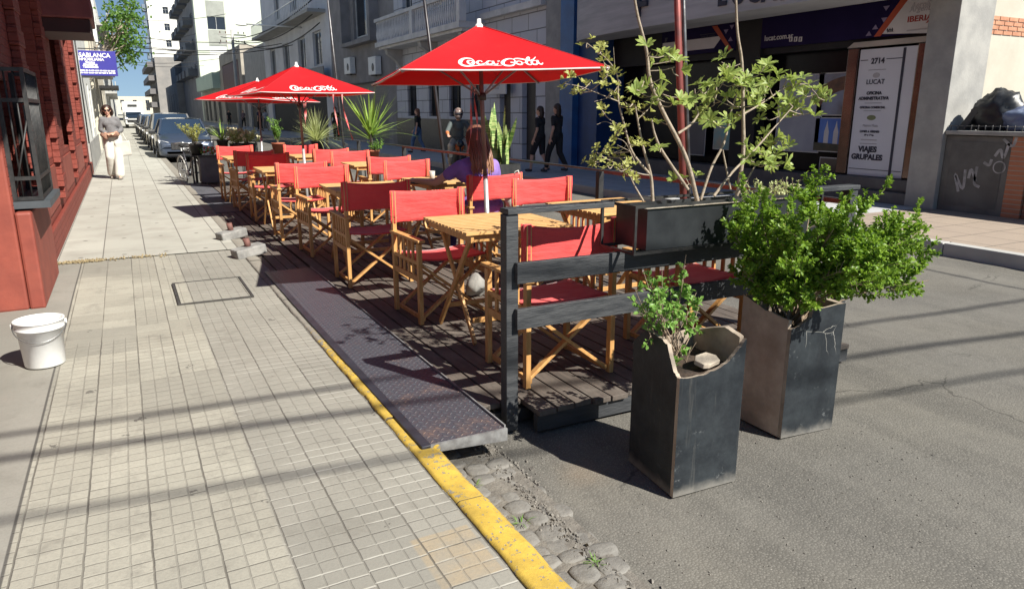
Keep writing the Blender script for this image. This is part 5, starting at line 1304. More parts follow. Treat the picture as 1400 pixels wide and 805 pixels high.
# door panel
COP = M('copper_mirror_frame', (.21, .155, .125), (.12, .09, .078), 1.2, .25, metal=.9)
mb = MB(); mb.span((11.93, 8.06, .41), (11.96, 9.15, 2.62)); dpo = mb.build('entrance_panel', M('cold_white_panel', (.62, .62, .66), (.56, .56, .61), 1, .45), ag)
for ya, yb in ((9.17, 9.40), (7.86, 8.045)):
    mb = MB(); mb.span((11.90, ya, .41), (11.99, yb, 2.66)); mb.build('copper_jamb', COP, ag, bevel=.02)
mb = MB(); mb.add([(11.92, 7.82, 2.665), (11.92, 9.44, 2.665), (11.96, 9.34, 2.76), (11.96, 7.92, 2.76), (12.0, 7.82, 2.665), (12.0, 9.44, 2.665), (12.0, 9.34, 2.76), (12.0, 7.92, 2.76)], [(0, 1, 2, 3), (4, 7, 6, 5), (0, 4, 5, 1), (1, 5, 6, 2), (2, 6, 7, 3), (3, 7, 4, 0)]); mb.build('lintel', M('pale_lintel', (.62, .55, .47), None, 2, .4), ag)
mb = MB(); mb.span((11.915, 8.27, .43), (11.929, 8.31, 2.6)); mb.build('panel_seam', INK, ag)
for z in (.52, 2.43):
    for ya, yb in ((8.32, 8.62), (8.98, 9.13)) if z > 1 else ((8.08, 9.13),): onR('rule', INK, [(ya, z), (yb, z), (yb, z + .012), (ya, z + .012)], 11.929, .003)
XD = 11.924; dc = 8.78
for s_, z_, sz_, b_ in (('2714', 2.37, .13, .004), ('LUCAT', 2.02, .115, .001), ('OFICINA', 1.84, .075, .003), ('ADMINISTRATIVA', 1.75, .075, .003), ('OFICINA COMERCIAL', 1.60, .052, .002), ('Puerto Plaza', 1.28, .06, .0), ('LUNES A VIERNES', 1.18, .05, .002), ('09 a 17 hs.', 1.12, .045, .001), ('VIAJES', .84, .135, .006), ('GRUPALES', .70, .135, .006)):
    put_text(s_, sz_, INK if b_ else INKG, ag, 'lettering', (XD, dc, z_), U, V, bold=b_)
for z in (2.26, 1.69, 1.555, .98): onR('rule', INK, [(dc - .17, z), (dc + .17, z), (dc + .17, z + .006), (dc - .17, z + .006)], 11.929, .003)
onR('small_print', INKG, [(dc - .16, 1.04), (dc + .16, 1.04), (dc + .16, 1.06), (dc - .16, 1.06)], 11.929, .003)
onR('emblem', INKG, [(dc + .07 * math.cos(a), 2.17 + .045 * math.sin(a)) for a in [k * math.pi / 8 for k in range(16)]], 11.929, .003)
onR('emblem', M('olive_ink', (.18, .2, .1), None, 3, .6), [(dc + .09 * math.cos(a), 1.44 + .045 * math.sin(a)) for a in [k * math.pi / 8 for k in range(16)]], 11.929, .003)
# posters in the shop window
def poster(px0, py0, px1, py1, mat, label_, extra=None):
    X = 12.2; a = yz(px0, py0, X); b = yz(px1, py1, X)
    ya, yb, za, zb = b[0], a[0], b[1], a[1]
    fr = MB(); fr.span((X, ya - .02, za - .02), (X + .012, yb + .02, zb + .02)); fo = fr.build('poster', FRAMEW, ag); fo['label'] = label_
    onR('poster_print', mat, [(ya, za), (yb, za), (yb, zb), (ya, zb)], X - .001, .004, fo)
    return fo, ya, yb, za, zb
SKYB = NT('poster_blue'); sb = SKYB.sep(SKYB.pos); SKYB = SKYB.fin(SKYB.mix(SKYB.noise(SKYB.pos, 2, 4), (.02, .08, .42), (.10, .25, .6)), .3)
fo, ya, yb, za, zb = poster(1116, 162, 1157, 208, SKYB, 'blue poster of twin pale towers')
for k in (-.14, .14):
    c = (ya + yb) / 2 + k * (yb - ya); W_ = (yb - ya) * .07
    onR('printed_tower', OFFW, [(c + W_, za + .12), (c + W_, za + (zb - za) * .6), (c + W_ * .45, za + (zb - za) * .75), (c, zb - .04), (c - W_ * .45, za + (zb - za) * .75), (c - W_, za + (zb - za) * .6), (c - W_, za + .12)], 12.1945, .002, fo)
onR('printed_ground', M('poster_dark', (.03, .04, .03), (.06, .05, .03), 6, .4), [(ya, za), (yb, za), (yb, za + .16), (ya, za + .13)], 12.1935, .002, fo)
fo, ya, yb, za, zb = poster(1121, 102, 1163, 157, M('poster_sky', (.22, .26, .36), (.12, .10, .10), 1.4, .35), 'poster of a large iron arch')
c = ya + .1; onR('printed_arch', M('poster_rust', (.16, .07, .04), (.07, .035, .025), 7, .4), [(c - .08 + .95 * math.cos(a), za + .1 + .62 * math.sin(a)) for a in [k * math.pi / 24 for k in range(2, 13)]] + [(c - .08 + .72 * math.cos(a), za + .02 + .45 * math.sin(a)) for a in [k * math.pi / 24 for k in range(12, 1, -1)]], 12.1945, .002, fo)
poster(1068, 105, 1117, 208, M('poster_pale', (.34, .36, .42), (.22, .24, .3), .9, .35), 'pale grey poster with a mountain slope')
poster(978, 162, 1024, 206, M('poster_beach', (.10, .38, .44), (.45, .33, .2), 1.3, .35), 'poster of a turquoise beach')
poster(942, 168, 962, 212, M('poster_grey', (.10, .10, .12), None, 2, .4), 'dim grey notice in the dark shop window')
poster(1122, 216, 1153, 238, M('poster_dim', (.12, .10, .08), (.05, .04, .04), 3, .4), 'dim low poster beside the entrance')
mb = MB(); mb.span((12.42, 7.7, .36), (12.44, 16.9, 2.7)); mb.build('shop_glass', M('dim_shop_glass', (.006, .006, .009), (.012, .011, .014), 1, .18, spec=.12), ag)
# low brick enclosure with a concrete cabinet front, bags on top
en = thing('meter_enclosure', (11.6, 6.5, 0), 'low grey concrete enclosure with graffiti and a brick corner', 'enclosure')
mb = MB(); mb.span((11.6, 6.16, 0), (12.9, 7.15, 1.18)); mb.build('cabinet', M('dirty_grey_cabinet', (.15, .145, .135), (.10, .096, .09), 3, .8, bump=.15, grime=.3), en)
OBR = mat_brick('orange_brick', (.46, .19, .10), (.36, .13, .075), (.35, .28, .22), .25, .07, 0); OBR1 = mat_brick('orange_brick_side', (.30, .11, .06), (.22, .08, .045), (.2, .15, .12), .25, .07, 1)
mb = MB(); mb.span((11.59, 5.9, 0), (12.9, 6.155, 1.19)); mb.build('brick_corner', OBR, en)
mb = MB(); mb.span((11.54, 5.86, 1.195), (12.95, 7.15, 1.26)); mb.build('coping', CONC, en, bevel=.01)
mb = MB()
for k in range(12): mb.tube([(11.6, 5.95 + k * .105, 1.26), (11.6, 5.95 + k * .105, 1.345)], .008, 5)
mb.tube([(11.6, 5.9, 1.33), (11.6, 7.15, 1.33)], .006, 5); mb.build('spikes', GREYSTEEL, en)
mb = MB(); mb.span((11.592, 6.25, .1), (11.5985, 7.05, 1.1)); mb.build('cabinet_door', M('dark_cabinet_door', (.12, .118, .112), (.085, .082, .078), 4, .7, grime=.3), en)
GRA = M('chalky_graffiti', (.40, .39, .40), (.2, .2, .2), 9, .8)
def gy(px, py): p = atX(px, py, 11.59); return (p.y, p.z)
gb = MB()
for st in ([(1310, 262), (1306, 238), (1316, 258), (1320, 232)], [(1324, 244), (1328, 232), (1334, 248)], [(1336, 228), (1332, 250), (1339, 256)], [(1345, 222), (1352, 226), (1356, 218)], [(1360, 214), (1368, 205), (1372, 216), (1380, 196)], [(1372, 190), (1384, 200), (1390, 188)]):
    ribbon2(gb, [gy(*q) for q in st], [.042] * len(st), lambda a, b: Vector((11.589, a, b)))
cy_, cz_ = gy(1366, 229); ribbon2(gb, [(cy_ + .085 * math.cos(a), cz_ + .085 * math.sin(a)) for a in [k * math.pi / 6 for k in range(13)]], [.018] * 13, lambda a, b: Vector((11.589, a, b)))
gb.build('graffiti', GRA, en, recalc=False)
BAG = M('black_bin_bag', (.012, .013, .016), (.02, .022, .026), 4, .42, spec=.5); BAGB = M('blue_grey_bag', (.16, .20, .30), (.10, .12, .2), 5, .3)
def bag(c, r, mat, label, seed):
    mb = MB(); mb.ell((0, 0, 0), r, None, 36, 24); c = Vector(c)
    def q(v):
        d = v.normalized(); k = 1 + .22 * mnoise.noise(d * 1.6 + Vector((seed, 0, 0))) + .16 * abs(mnoise.noise(d * 4 + Vector((0, seed, 0)))) - .14 * abs(mnoise.noise(d * 7)) + .05 * mnoise.noise(d * 16)
        v = v * k; v.z = max(v.z, -r[2] * .8); return c + v + Vector((0, 0, r[2] * .8))
    mb.v = [q(v) for v in mb.v]; tag(mb.build('rubbish_bag', mat, loc=c), label, 'rubbish bag', 'rubbish bags on the concrete enclosure')
bag((11.95, 6.62, 1.262), (.24, .34, .33), BAG, 'large black rubbish bag heaped on the grey enclosure', 1)
bag((11.9, 6.22, 1.262), (.22, .3, .2), BAGB, 'crumpled blue-grey bag at the right of the black rubbish bag', 3)
bag((12.2, 6.05, 1.262), (.2, .25, .18), BAG, 'smaller black rubbish bag behind the blue-grey one', 5)
mb = MB(); rot = Matrix.Rotation(R(32), 3, 'X'); mb.box((11.9, 6.95, 1.42), (.3, .10, .42), rot); tag(mb.build('board', M('dark_board', (.06, .06, .06), None, 4, .7), loc=(11.9, 6.95, 1.26)), 'dark board leaning between the pillar and the black rubbish bag', 'board')
yw = thing('yard_wall', (11.6, 0, 0), 'orange brick yard wall continuing beside the far pavement', 'wall')
mb = MB(); mb.span((11.62, -8, 0), (11.85, 5.88, 1.1)); mb.build('wall', OBR1, yw); mb = MB(); mb.span((11.58, -8, 1.101), (11.89, 5.85, 1.16)); mb.build('coping', CONC, yw)
# ---------------------------------------------------------------- right: blue front, classical house, grey house ...
bf = thing('blue_shopfront', (11.6, 18.5, 0), 'deep blue painted building front between the agency and the white classical house', 'building')
facade(bf, mR(11.6), 17.0, 19.6, 0, 9, [], BLUE, 8)
mb = MB(); span_map(mb, mR(11.6), 17.95, 18.65, 0, 9, -.2, -.001); mb.build('blue_pilaster', M('brighter_blue_paint', (.02, .11, .32), (.018, .08, .22), 2, .45), bf)
mb = MB(); span_map(mb, mR(11.6), 18.66, 19.6, 0, 9, -.12, -.001); mb.build('grey_pilaster', CONC, bf)
RUS = NT('rusticated_white_stucco'); p_ = RUS.sep(RUS.pos); row = RUS.math('FLOOR', RUS.math('DIVIDE', p_[2], .5)); sh = RUS.math('MULTIPLY', RUS.math('MODULO', row, 2), .5)
jj = RUS.math('MAXIMUM', RUS.line(p_[2], .5, .016), RUS.line(p_[1], 1.1, .016, sh)); base = RUS.mix(RUS.noise(RUS.pos, 1.5, 5), (.60, .60, .63), (.48, .48, .52)); base = RUS.mix(jj, base, (.2, .2, .2)); RUS.bump(RUS.math('SUBTRACT', 1, jj), .6, .03); RUS = RUS.fin(base, .8)
ch = thing('classical_house', (11.6, 26, 0), 'pale classical house with a balustraded balcony and grilled ground floor windows', 'house')
ops = [(20.4, 21.3, 0, 2.7, 'door'), (22.1, 22.9, 0, 2.7, 'door')] + [(u, u + 1.15, 1.35, 3.1, 'grille') for u in (24.2, 26.2, 28.4, 31.0)] + [(u, u + 1.2, 5.6, 8.2, 'win') for u in (21, 24.5, 28, 31.2)]
facade(ch, mR(11.6), 19.61, 33.6, 0, 10, ops, RUS, 9)
mb = MB(); span_map(mb, mR(11.6), 23.2, 33.6, 0, 1.25, -.06, -.001); mb.build('plinth', M('black_granite', (.03, .03, .032), (.05, .05, .05), 6, .35), ch)
mb = MB(); span_map(mb, mR(11.6), 24.0, 33.5, 4.35, 4.55, -1.0, -.001); span_map(mb, mR(11.6), 24.1, 33.4, 4.25, 4.349, -.85, -.001); span_map(mb, mR(11.6), 19.7, 23.9, 4.6, 4.8, -.25, -.001)
span_map(mb, mR(11.6), 23.95, 33.5, 5.42, 5.55, -1.0, -.8); span_map(mb, mR(11.6), 23.95, 24.25, 4.551, 5.419, -1.0, -.75); span_map(mb, mR(11.6), 28.6, 28.9, 4.551, 5.419, -1.0, -.75)
mb.build('balcony', M('balcony_stone', (.68, .66, .64), (.54, .53, .52), 2, .8, grime=.2), ch)
mb = MB()
for k in range(46):
    y = 24.35 + k * .2
    if abs(y - 28.75) < .2: continue
    mb.lathe([(.05, 4.56), (.03, 4.62), (.065, 4.85), (.03, 5.15), (.028, 5.3), (.05, 5.41)], (10.7, y, 0), 8)
parts(mb, 'baluster', M('baluster_stone', (.72, .71, .7), None, 3, .8), ch)
mb = MB()
for y in (24.4, 28.4, 32.6):
    mb.prism([(0, 4.24), (-.75, 4.24), (-.7, 4.05), (-.3, 3.75), (0, 3.3)], lambda a, b, d: Vector((11.599 + a, d, b)), y, y + .3)
parts(mb, 'corbel', M('corbel_stone', (.48, .46, .43), None, 3, .8), ch)
mb = MB(); mb.prism([(21.9 + .85 * math.cos(a) , 3.1 + .7 * math.sin(a)) for a in [k * math.pi / 10 for k in range(11)]], lambda a, b, d: Vector((11.55 + d, a, b)), 0, .045); mb.build('fanlight', DARK, ch)
y0_, z0_ = atX(667, 130, 11.3).y, atX(667, 130, 11.3).z; y1_, z1_ = atX(693, 112, 11.3).y, atX(693, 112, 11.3).z
sg = thing('wall_sign', (11.3, y1_, z0_), 'small white square sign projecting from the classical house', 'sign')
mb = MB(); mb.span((11.25, y1_, z0_), (11.31, y0_, z1_ + .3)); mb.build('board', OFFW, sg, bevel=.02); mb = MB(); mb.tube([(11.3, y0_ - .1, z1_), (11.6, y0_ - .1, z1_)], .02, 6); mb.build('bracket', BLACKSTEEL, sg)
for k, (zz, w) in enumerate(((.42, .30), (.28, .22))): mb = MB(); mb.span((11.243, (y0_ + y1_) / 2 - w, z0_ + zz * .6), (11.2495, (y0_ + y1_) / 2 + w, z0_ + zz * .6 + .06)); mb.build('lettering', INKG, sg)
gh = thing('grey_house', (11.6, 39, 0), 'dark grey-brown house with a projecting framed window and two air conditioners', 'house')
GRB = M('grey_brown_render', (.29, .27, .265), (.22, .205, .2), 1.2, .85, bump=.1, grime=.2)
facade(gh, mR(11.6), 33.61, 45.3, 0, 11, [(36.4, 40.2, 5.3, 8.4, 'win'), (35, 44.5, 0, 3.0, 'curt')], GRB, 9)
mb = MB(); span_map(mb, mR(11.6), 35.8, 41.2, 4.9, 5.1, -.5, -.001); span_map(mb, mR(11.6), 35.8, 36.1, 5.101, 9, -.5, -.001); span_map(mb, mR(11.6), 40.9, 41.2, 5.101, 9, -.5, -.001); mb.build('window_surround', GRB, gh)
def aircon(y, z, label):
    t = thing('air_conditioner', (11.35, y, z), label, 'air conditioner', 'air conditioners on the grey house')
    mb = MB(); mb.span((11.25, y - .1, z), (11.55, y + 1.1, z + .85)); mb.build('casing', WHITE, t, bevel=.02)
    mb = MB(); c = (11.246, y + .35, z + .35); mb.lathe([(.001, 0), (.19, 0), (.2, .01)], c, 20, axis='x'); mb.build('fan_grille', M('dark_fan', (.06, .06, .06), None, 4, .5), t)
    mb = MB(); mb.bar((11.3, y + .1, z - .03), (11.6, y + .1, z - .03), .04, .04); mb.bar((11.3, y + .85, z - .03), (11.6, y + .85, z - .03), .04, .04); mb.build('bracket', BLACKSTEEL, t)
a_ = atX(517, 102, 11.4); aircon(a_.y, a_.z, 'white air conditioner nearer to the large parasol'); a_ = atX(482, 101, 11.4); aircon(a_.y, a_.z, 'white air conditioner farther from the large parasol, beside the rendered pier')
wh = thing('white_modern_house', (11.6, 56, 0), 'pale house with a long sloping-edged balcony and dark windows past the grey house', 'house')
facade(wh, mR(11.6), 45.31, 68, 0, 13, [(u, u + 2.3, 4.4, 6.5, 'win') for u in (47.5, 52, 57.5, 63)] + [(47, 66, 0, 3.0, 'dark')] + [(u, u + 2, 8.4, 10.5, 'win') for u in (48, 54, 60)], M('pale_blue_grey_render', (.66, .66, .68), (.56, .56, .58), 1, .8, grime=.1), 9)
mb = MB(); span_map(mb, mR(11.6), 46, 67, 7.3, 7.5, -1.1, -.001); mb.build('balcony_slab', CONCL, wh)
mb = MB()
for k in range(43): mb.tube([(10.55, 46 + k * .5, 7.5), (10.55, 46 + k * .5, 8.4)], .02, 4)
mb.tube([(10.55, 46, 8.4), (10.55, 67, 8.4)], .03, 5); mb.build('balcony_rail', WHITE, wh)
mb = MB(); span_map(mb, mR(11.6), 45.4, 62, 3.3, 4.2, -.5, -.45); mb.build('balcony_panel', M('grey_railing', (.2, .2, .21), None, 3, .6), wh)
lw = thing('low_grey_house', (11.6, 73, 0), 'low grey house with a dark red shop panel farther along the right side', 'house')
facade(lw, mR(11.6), 68.01, 80, 0, 7.3, [(69, 78, 0, 3.2, 'dark')], CONCL, 9)
co = thing('corner_shop', (11.6, 95, 0), 'corner shop with dark red panel and a concrete frame', 'shop')
facade(co, mR(11.6), 82, 100, 0, 8.2, [(84, 98, 3.9, 6.9, 'dark'), (84, 98, .2, 3.0, 'dark')], M('tan_concrete', (.40, .36, .30), (.3, .27, .23), 1, .8, grime=.2), 9)
mb = MB(); span_map(mb, mR(11.6), 84.2, 97.8, 4, 6.8, .0, .1); mb.build('red_panel', M('maroon_panel', (.09, .015, .018), (.06, .01, .012), 1, .6), co)
mb = MB(); span_map(mb, mR(11.6), 83, 99, 3.1, 3.7, -.4, -.001); mb.build('pale_fascia', M('pale_pink_fascia', (.5, .42, .38), None, 1, .7), co)
gs = thing('awning_shop', (11.6, 111, 0), 'low shop with a pale green awning band before the apartment tower', 'shop')
facade(gs, mR(11.6), 100.01, 124, 0, 6.5, [(u, u + 3, 0.2, 3, 'dark') for u in (102, 108, 114, 119)], M('stained_wall', (.35, .33, .28), (.25, .24, .2), .8, .85, grime=.3), 9)
mb = MB(); span_map(mb, mR(11.6), 101, 123, 4.4, 6.3, -.9, -.001); mb.build('awning', M('pale_green_band', (.45, .56, .46), (.38, .48, .40), .8, .7), gs)
# apartment tower (greenish cream party wall lit by the sun, balconies towards the street)
at = thing('apartment_tower', (11.6, 126, 0), 'tall cream green apartment tower with dark balconies on its street side', 'building')
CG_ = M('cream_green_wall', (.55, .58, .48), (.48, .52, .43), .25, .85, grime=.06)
ops = []
for cu, w in ((14.6, 2.6), (22.6, 2.4)):
    for j in range(8): ops.append((cu - w / 2, cu + w / 2, 9.5 + j * 4.2, 11.4 + j * 4.2, 'shut' if (j + int(cu)) % 3 else 'win'))
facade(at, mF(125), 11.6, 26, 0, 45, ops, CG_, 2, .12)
GRS = M('grey_spandrel', (.30, .31, .28), None, 1, .8)
mb = MB()
for cu, w in ((14.6, 2.6), (22.6, 2.4)):
    for j in range(8): mb.span((cu - w / 2, 124.97, 11.45 + j * 4.2), (cu + w / 2, 124.999, 13.65 + j * 4.2))
parts(mb, 'spandrel', GRS, at)
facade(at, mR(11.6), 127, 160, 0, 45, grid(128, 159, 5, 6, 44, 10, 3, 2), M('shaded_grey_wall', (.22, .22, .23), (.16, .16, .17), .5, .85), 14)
mb = MB()
for j in range(10):
    for u in (129, 137, 145, 153): span_map(mb, mR(11.6), u, u + 5, 7 + j * 3.8, 8.1 + j * 3.8, -1.4, -.001)
parts(mb, 'balcony', M('dark_balcony', (.13, .14, .15), (.09, .09, .10), .6, .7), at)
mb = MB(); mb.span((26.01, 125.5, 0), (27, 140, 45)); 
for j in range(9): mb.span((26.2, 124.0, 6 + j * 4.2), (30, 125.49, 7.2 + j * 4.2))
parts(mb, 'side_balcony', WHT, at)
# houses below the far white tower
dh = thing('dark_gabled_house', (11.6, 180, 0), 'dark blue-grey house with a shallow gable beyond the apartment tower', 'house')
DGR = M('dark_slate_wall', (.12, .14, .17), (.08, .09, .11), .3, .8, grime=.2)
facade(dh, mR(10.4), 161, 200, 0, 7, [(u, u + 1.6, 1, 5, 'dark') for u in (165, 173, 181, 189)], M('stained_grey_wall', (.30, .29, .27), (.22, .21, .2), .4, .85, grime=.3), 9)
mb = MB(); mb.prism([(10.4, 7.01), (26, 7.01), (26, 10.2), (14.6, 10.2), (12.6, 11.2), (10.4, 10.2)], lambda a, b, d: Vector((a, d, b)), 161, 175); mb.build('gable', DGR, dh)
fw = thing('white_tower', (13, 300, 0), 'tall white residential tower closing the view at the end of the street', 'building')
ops = [(24.2, 27.2, 22 + j * 5.6, 26.2 + j * 5.6, 'win') for j in range(10)] + [(17.5, 19.3, 24 + j * 5.6, 26.4 + j * 5.6, 'win') for j in range(10)] + [(34.5, 38.5, 22 + j * 5.6, 25.4 + j * 5.6, 'win') for j in range(10)]
WTW = M('bright_white_wall', (.78, .76, .70), (.72, .70, .64), .1, .85)
facade(fw, mF(300), 12.6, 44, 0, 92, ops, WTW, 22, .4)
mb = MB()
for j in range(15): mb.span((11.0, 301, 9 + j * 5.4), (12.59, 306, 11.2 + j * 5.4))
parts(mb, 'edge_balcony', M('blue_grey_balcony', (.16, .20, .26), None, .5, .7), fw)
fb = thing('distant_balcony_block', (10, 230, 0), 'distant dark block with balconies left of the white tower', 'building')
facade(fb, mR(9.2), 212, 260, 0, 15, grid(214, 258, 6, 3, 14, 3, 3, 2), M('taupe_wall', (.26, .24, .22), (.2, .19, .18), .4, .8), 10)
mb = MB()
for j in range(4): span_map(mb, mR(9.2), 213, 258, 2.6 + j * 3.3, 3.9 + j * 3.3, -1.8, -.001)
parts(mb, 'balcony', M('brown_grey_balcony', (.16, .15, .15), None, .4, .8), fb)
fe = thing('end_house', (5, 480, 0), 'small pale house where the street ends', 'house'); facade(fe, mF(490), -30, 40, -.1, 10, grid(-28, 38, 10, 1, 9, 2, 2, 2), CREAM, 10)
# ================================================================ people
SKIN = M('skin', (.60, .36, .26), (.52, .30, .21), 9, .5, coord='obj')
def cap(mb, a, ra, b, rb, n=14):
    a, b = Vector(a), Vector(b); d = b - a; L = d.length; d.normalize(); x = d.orthogonal().normalized(); y = d.cross(x)
    prof = [(-ra, .001)] + [(-ra * math.cos(t), ra * math.sin(t)) for t in (.4, .8, 1.2)] + [(0, ra), (L, rb)] + [(L + rb * math.sin(t), rb * math.cos(t)) for t in (.4, .8, 1.2)] + [(L + rb, .001)]
    vs = [a + d * z + (x * math.cos(6.2832 * k / n) + y * math.sin(6.2832 * k / n)) * r for z, r in prof for k in range(n)]
    m = len(prof); fs = [(i * n + k, i * n + (k + 1) % n, (i + 1) * n + (k + 1) % n, (i + 1) * n + k) for i in range(m - 1) for k in range(n)]
    fs += [tuple(reversed(range(n))), tuple(range((m - 1) * n, m * n))]
    mb.add(vs, fs, 0, True)
def chain(mb, pts, rs):
    for i in range(len(pts) - 1): cap(mb, pts[i], rs[i], pts[i + 1], rs[i + 1])
def fuse(mb, name, mat, parent, vox, smooth=3):
    o = mb.build(name, mat, parent, recalc=False)
    r = o.modifiers.new('r', 'REMESH'); r.mode = 'VOXEL'; r.voxel_size = vox; r.use_smooth_shade = True
    if smooth: s = o.modifiers.new('s', 'SMOOTH'); s.factor = .5; s.iterations = smooth
    bpy.context.view_layer.update()
    me = bpy.data.meshes.new_from_object(o.evaluated_get(bpy.context.evaluated_depsgraph_get())); me.name = name
    o.modifiers.clear(); old = o.data; o.data = me; bpy.data.meshes.remove(old)
    me.materials.clear(); me.materials.append(mat) if not isinstance(mat, list) else None
    me.polygons.foreach_set('use_smooth', [True] * len(me.polygons))
    return o
def hand(mb, w, d, palm_n, s=1.0, curl=.5, thumb=1):
    """w wrist, d direction, palm_n palm normal"""
    w = Vector(w); d = Vector(d).normalized(); pn = Vector(palm_n); pn = (pn - d * pn.dot(d)).normalized(); sd = d.cross(pn)
    for k in (-1, -.33, .33, 1): cap(mb, w + sd * .012 * k * s, .013 * s, w + d * .085 * s + sd * .027 * k * s, .011 * s, 8)
    for k, L in ((-1, .062), (-.33, .075), (.33, .08), (1, .07)):
        p = w + d * .09 * s + sd * .028 * k * s; dd = d.copy()
        for seg, f in ((0, .45), (1, .32), (2, .25)):
            ang = curl * (.4 + .5 * seg); dd = (d * math.cos(ang * (seg + 1) * .6) + pn * math.sin(ang * (seg + 1) * .6)); q = p + dd * L * f * s
            cap(mb, p, (.0088 - .001 * seg) * s, q, (.0078 - .001 * seg) * s, 8); p = q
    p = w + d * .025 * s + sd * .026 * thumb * s; q = p + (d * .6 + sd * thumb * .7 + pn * .3).normalized() * .04 * s; r = q + (d * .9 + sd * thumb * .25 + pn * .5).normalized() * .032 * s
    cap(mb, p, .0125 * s, q, .0105 * s, 8); cap(mb, q, .0105 * s, r, .0085 * s, 8)
def head(mb, c, f, s=1.0, up=(0, 0, 1)):
    """c centre of skull, f facing direction"""
    c = Vector(c); f = Vector(f).normalized(); up = Vector(up); sd = f.cross(up).normalized(); up = sd.cross(f); Mx = Matrix((sd, f, up)).transposed()
    L = lambda x, y, z: c + (sd * x + f * y + up * z) * s
    mb.ell(L(0, -.012, .02), (.075 * s, .093 * s, .095 * s), Mx, 20, 14); mb.ell(L(0, .022, -.045), (.058 * s, .066 * s, .075 * s), Mx, 16, 12)
    mb.ell(L(0, .062, -.098), (.026 * s, .022 * s, .02 * s), Mx, 10, 8)
    cap(mb, L(0, .083, .0), .009 * s, L(0, .104, -.035), .0125 * s, 8)
    for k in (-1, 1): mb.ell(L(.078 * k, -.005, -.012), (.012 * s, .02 * s, .032 * s), Mx, 10, 8); mb.ell(L(.03 * k, .075, .022), (.024 * s, .014 * s, .009 * s), Mx, 10, 8)
    mb.ell(L(0, .083, -.062), (.024 * s, .010 * s, .006 * s), Mx, 10, 6); mb.ell(L(0, .080, -.073), (.021 * s, .011 * s, .007 * s), Mx, 10, 6)
    return L, Mx
def face_parts(root, L, Mx, s, lips=(.42, .12, .11), glasses=False):
    mb = MB(); 
    for k in (-1, 1): mb.ell(L(.03 * k, .085, .006), (.0125 * s, .006 * s, .007 * s), Mx, 10, 8)
    parts(mb, 'eye', M('eye', (.25, .22, .2), None, 5, .2), root)
    mb = MB(); mb.ell(L(0, .0925, -.067), (.022 * s, .0045 * s, .007 * s), Mx, 12, 8); mb.build('lips', M('lips', lips, None, 5, .5), root)
    if glasses:
        mb = MB()
        for k in (-1, 1): mb.ell(L(.033 * k, .098, .006), (.029 * s, .006 * s, .023 * s), Mx, 16, 10); mb.bar(L(.06 * k, .09, .012), L(.078 * k, .0, .01), .004, .007)
        mb.bar(L(-.012, .103, .01), L(.012, .103, .01), .004, .005)
        mb.build('sunglasses', M('sunglass_black', (.01, .01, .012), None, 5, .12), root)
def strands(root, name, mat, spots, seed, r=.006):
    mb = MB(); random.seed(seed)
    for pts in spots: P = catmull(pts, 4); mb.tube(P, [r * (1 - .5 * k / (len(P) - 1)) for k in range(len(P))], 5)
    return mb.build(name, mat, root, recalc=False)
# --- walking woman, coming towards the camera on the left pavement
W0 = atY(161, 242, 19.6); wx, wy = W0.x, 19.6; g = Vector((wx, wy, .006))
t = thing('person', g, 'woman in grey top, white trousers and sunglasses walking along the pavement with a bag', 'person')
F_ = Vector((.02, -1, 0)).normalized(); S = Vector((-1, -.02, 0))    # S = her right side is screen left
def B(x, y, z): return g + Vector((x, y, z))      # x screen right, y away
s = 1.0; bm_ = MB()
hip = B(-.0, 0, .93); nk = B(-.03, .0, 1.40); hd = B(-.045, -.03, 1.57)
cap(bm_, B(-.07, 0, .93), .095, B(.07, 0, .93), .095); cap(bm_, B(0, 0, 1.0), .115, B(-.01, 0, 1.18), .105); cap(bm_, B(-.06, 0, 1.27), .10, B(.03, 0, 1.27), .10); cap(bm_, B(-.15, 0, 1.375), .05, B(.11, 0, 1.375), .05); cap(bm_, nk, .048, B(-.04, -.02, 1.52), .045)
L, Mx = head(bm_, hd, (.03, -1, -.06), .95)
chain(bm_, [B(-.09, 0, .92), B(-.10, -.10, .50), B(-.10, .12, .12)], [.092, .06, .04]); chain(bm_, [B(.09, 0, .92), B(.08, -.13, .50), B(.06, -.22, .09)], [.092, .06, .04])
cap(bm_, B(-.10, .13, .06), .038, B(-.10, -.02, .035), .032); cap(bm_, B(.06, -.2, .06), .038, B(.06, -.36, .05), .032)
chain(bm_, [B(-.17, 0, 1.37), B(-.22, .03, 1.10), B(-.10, -.19, 1.03)], [.048, .037, .027]); chain(bm_, [B(.13, 0, 1.37), B(.20, .03, 1.10), B(.06, -.18, 1.06)], [.048, .037, .027])
hand(bm_, B(-.10, -.19, 1.03), (.8, -.5, .1), (0, 0, -1), 1.05, .9, -1); hand(bm_, B(.06, -.18, 1.06), (-.8, -.5, -.1), (0, 0, -1), 1.05, .9, 1)
fuse(bm_, 'body', SKIN, t, .0085, 2)
face_parts(t, L, Mx, .95, glasses=True)
mb = MB(); cap(mb, B(0, 0, 1.02), .132, B(-.01, 0, 1.2), .122); cap(mb, B(-.07, 0, 1.27), .115, B(.04, 0, 1.27), .115); cap(mb, B(-.15, 0, 1.365), .063, B(.11, 0, 1.365), .063)
chain(mb, [B(-.17, 0, 1.365), B(-.22, .03, 1.13)], [.066, .056]); chain(mb, [B(.13, 0, 1.365), B(.20, .03, 1.13)], [.066, .056]); chain(mb, [B(-.22, .03, 1.12), B(-.15, -.1, 1.07)], [.052, .044]); chain(mb, [B(.2, .03, 1.12), B(.13, -.1, 1.08)], [.052, .044])
fuse(mb, 'top', M('grey_striped_knit', (.17, .165, .17), (.12, .115, .12), 8, .9, bump=.3, bscale=90, coord='obj'), t, .012)
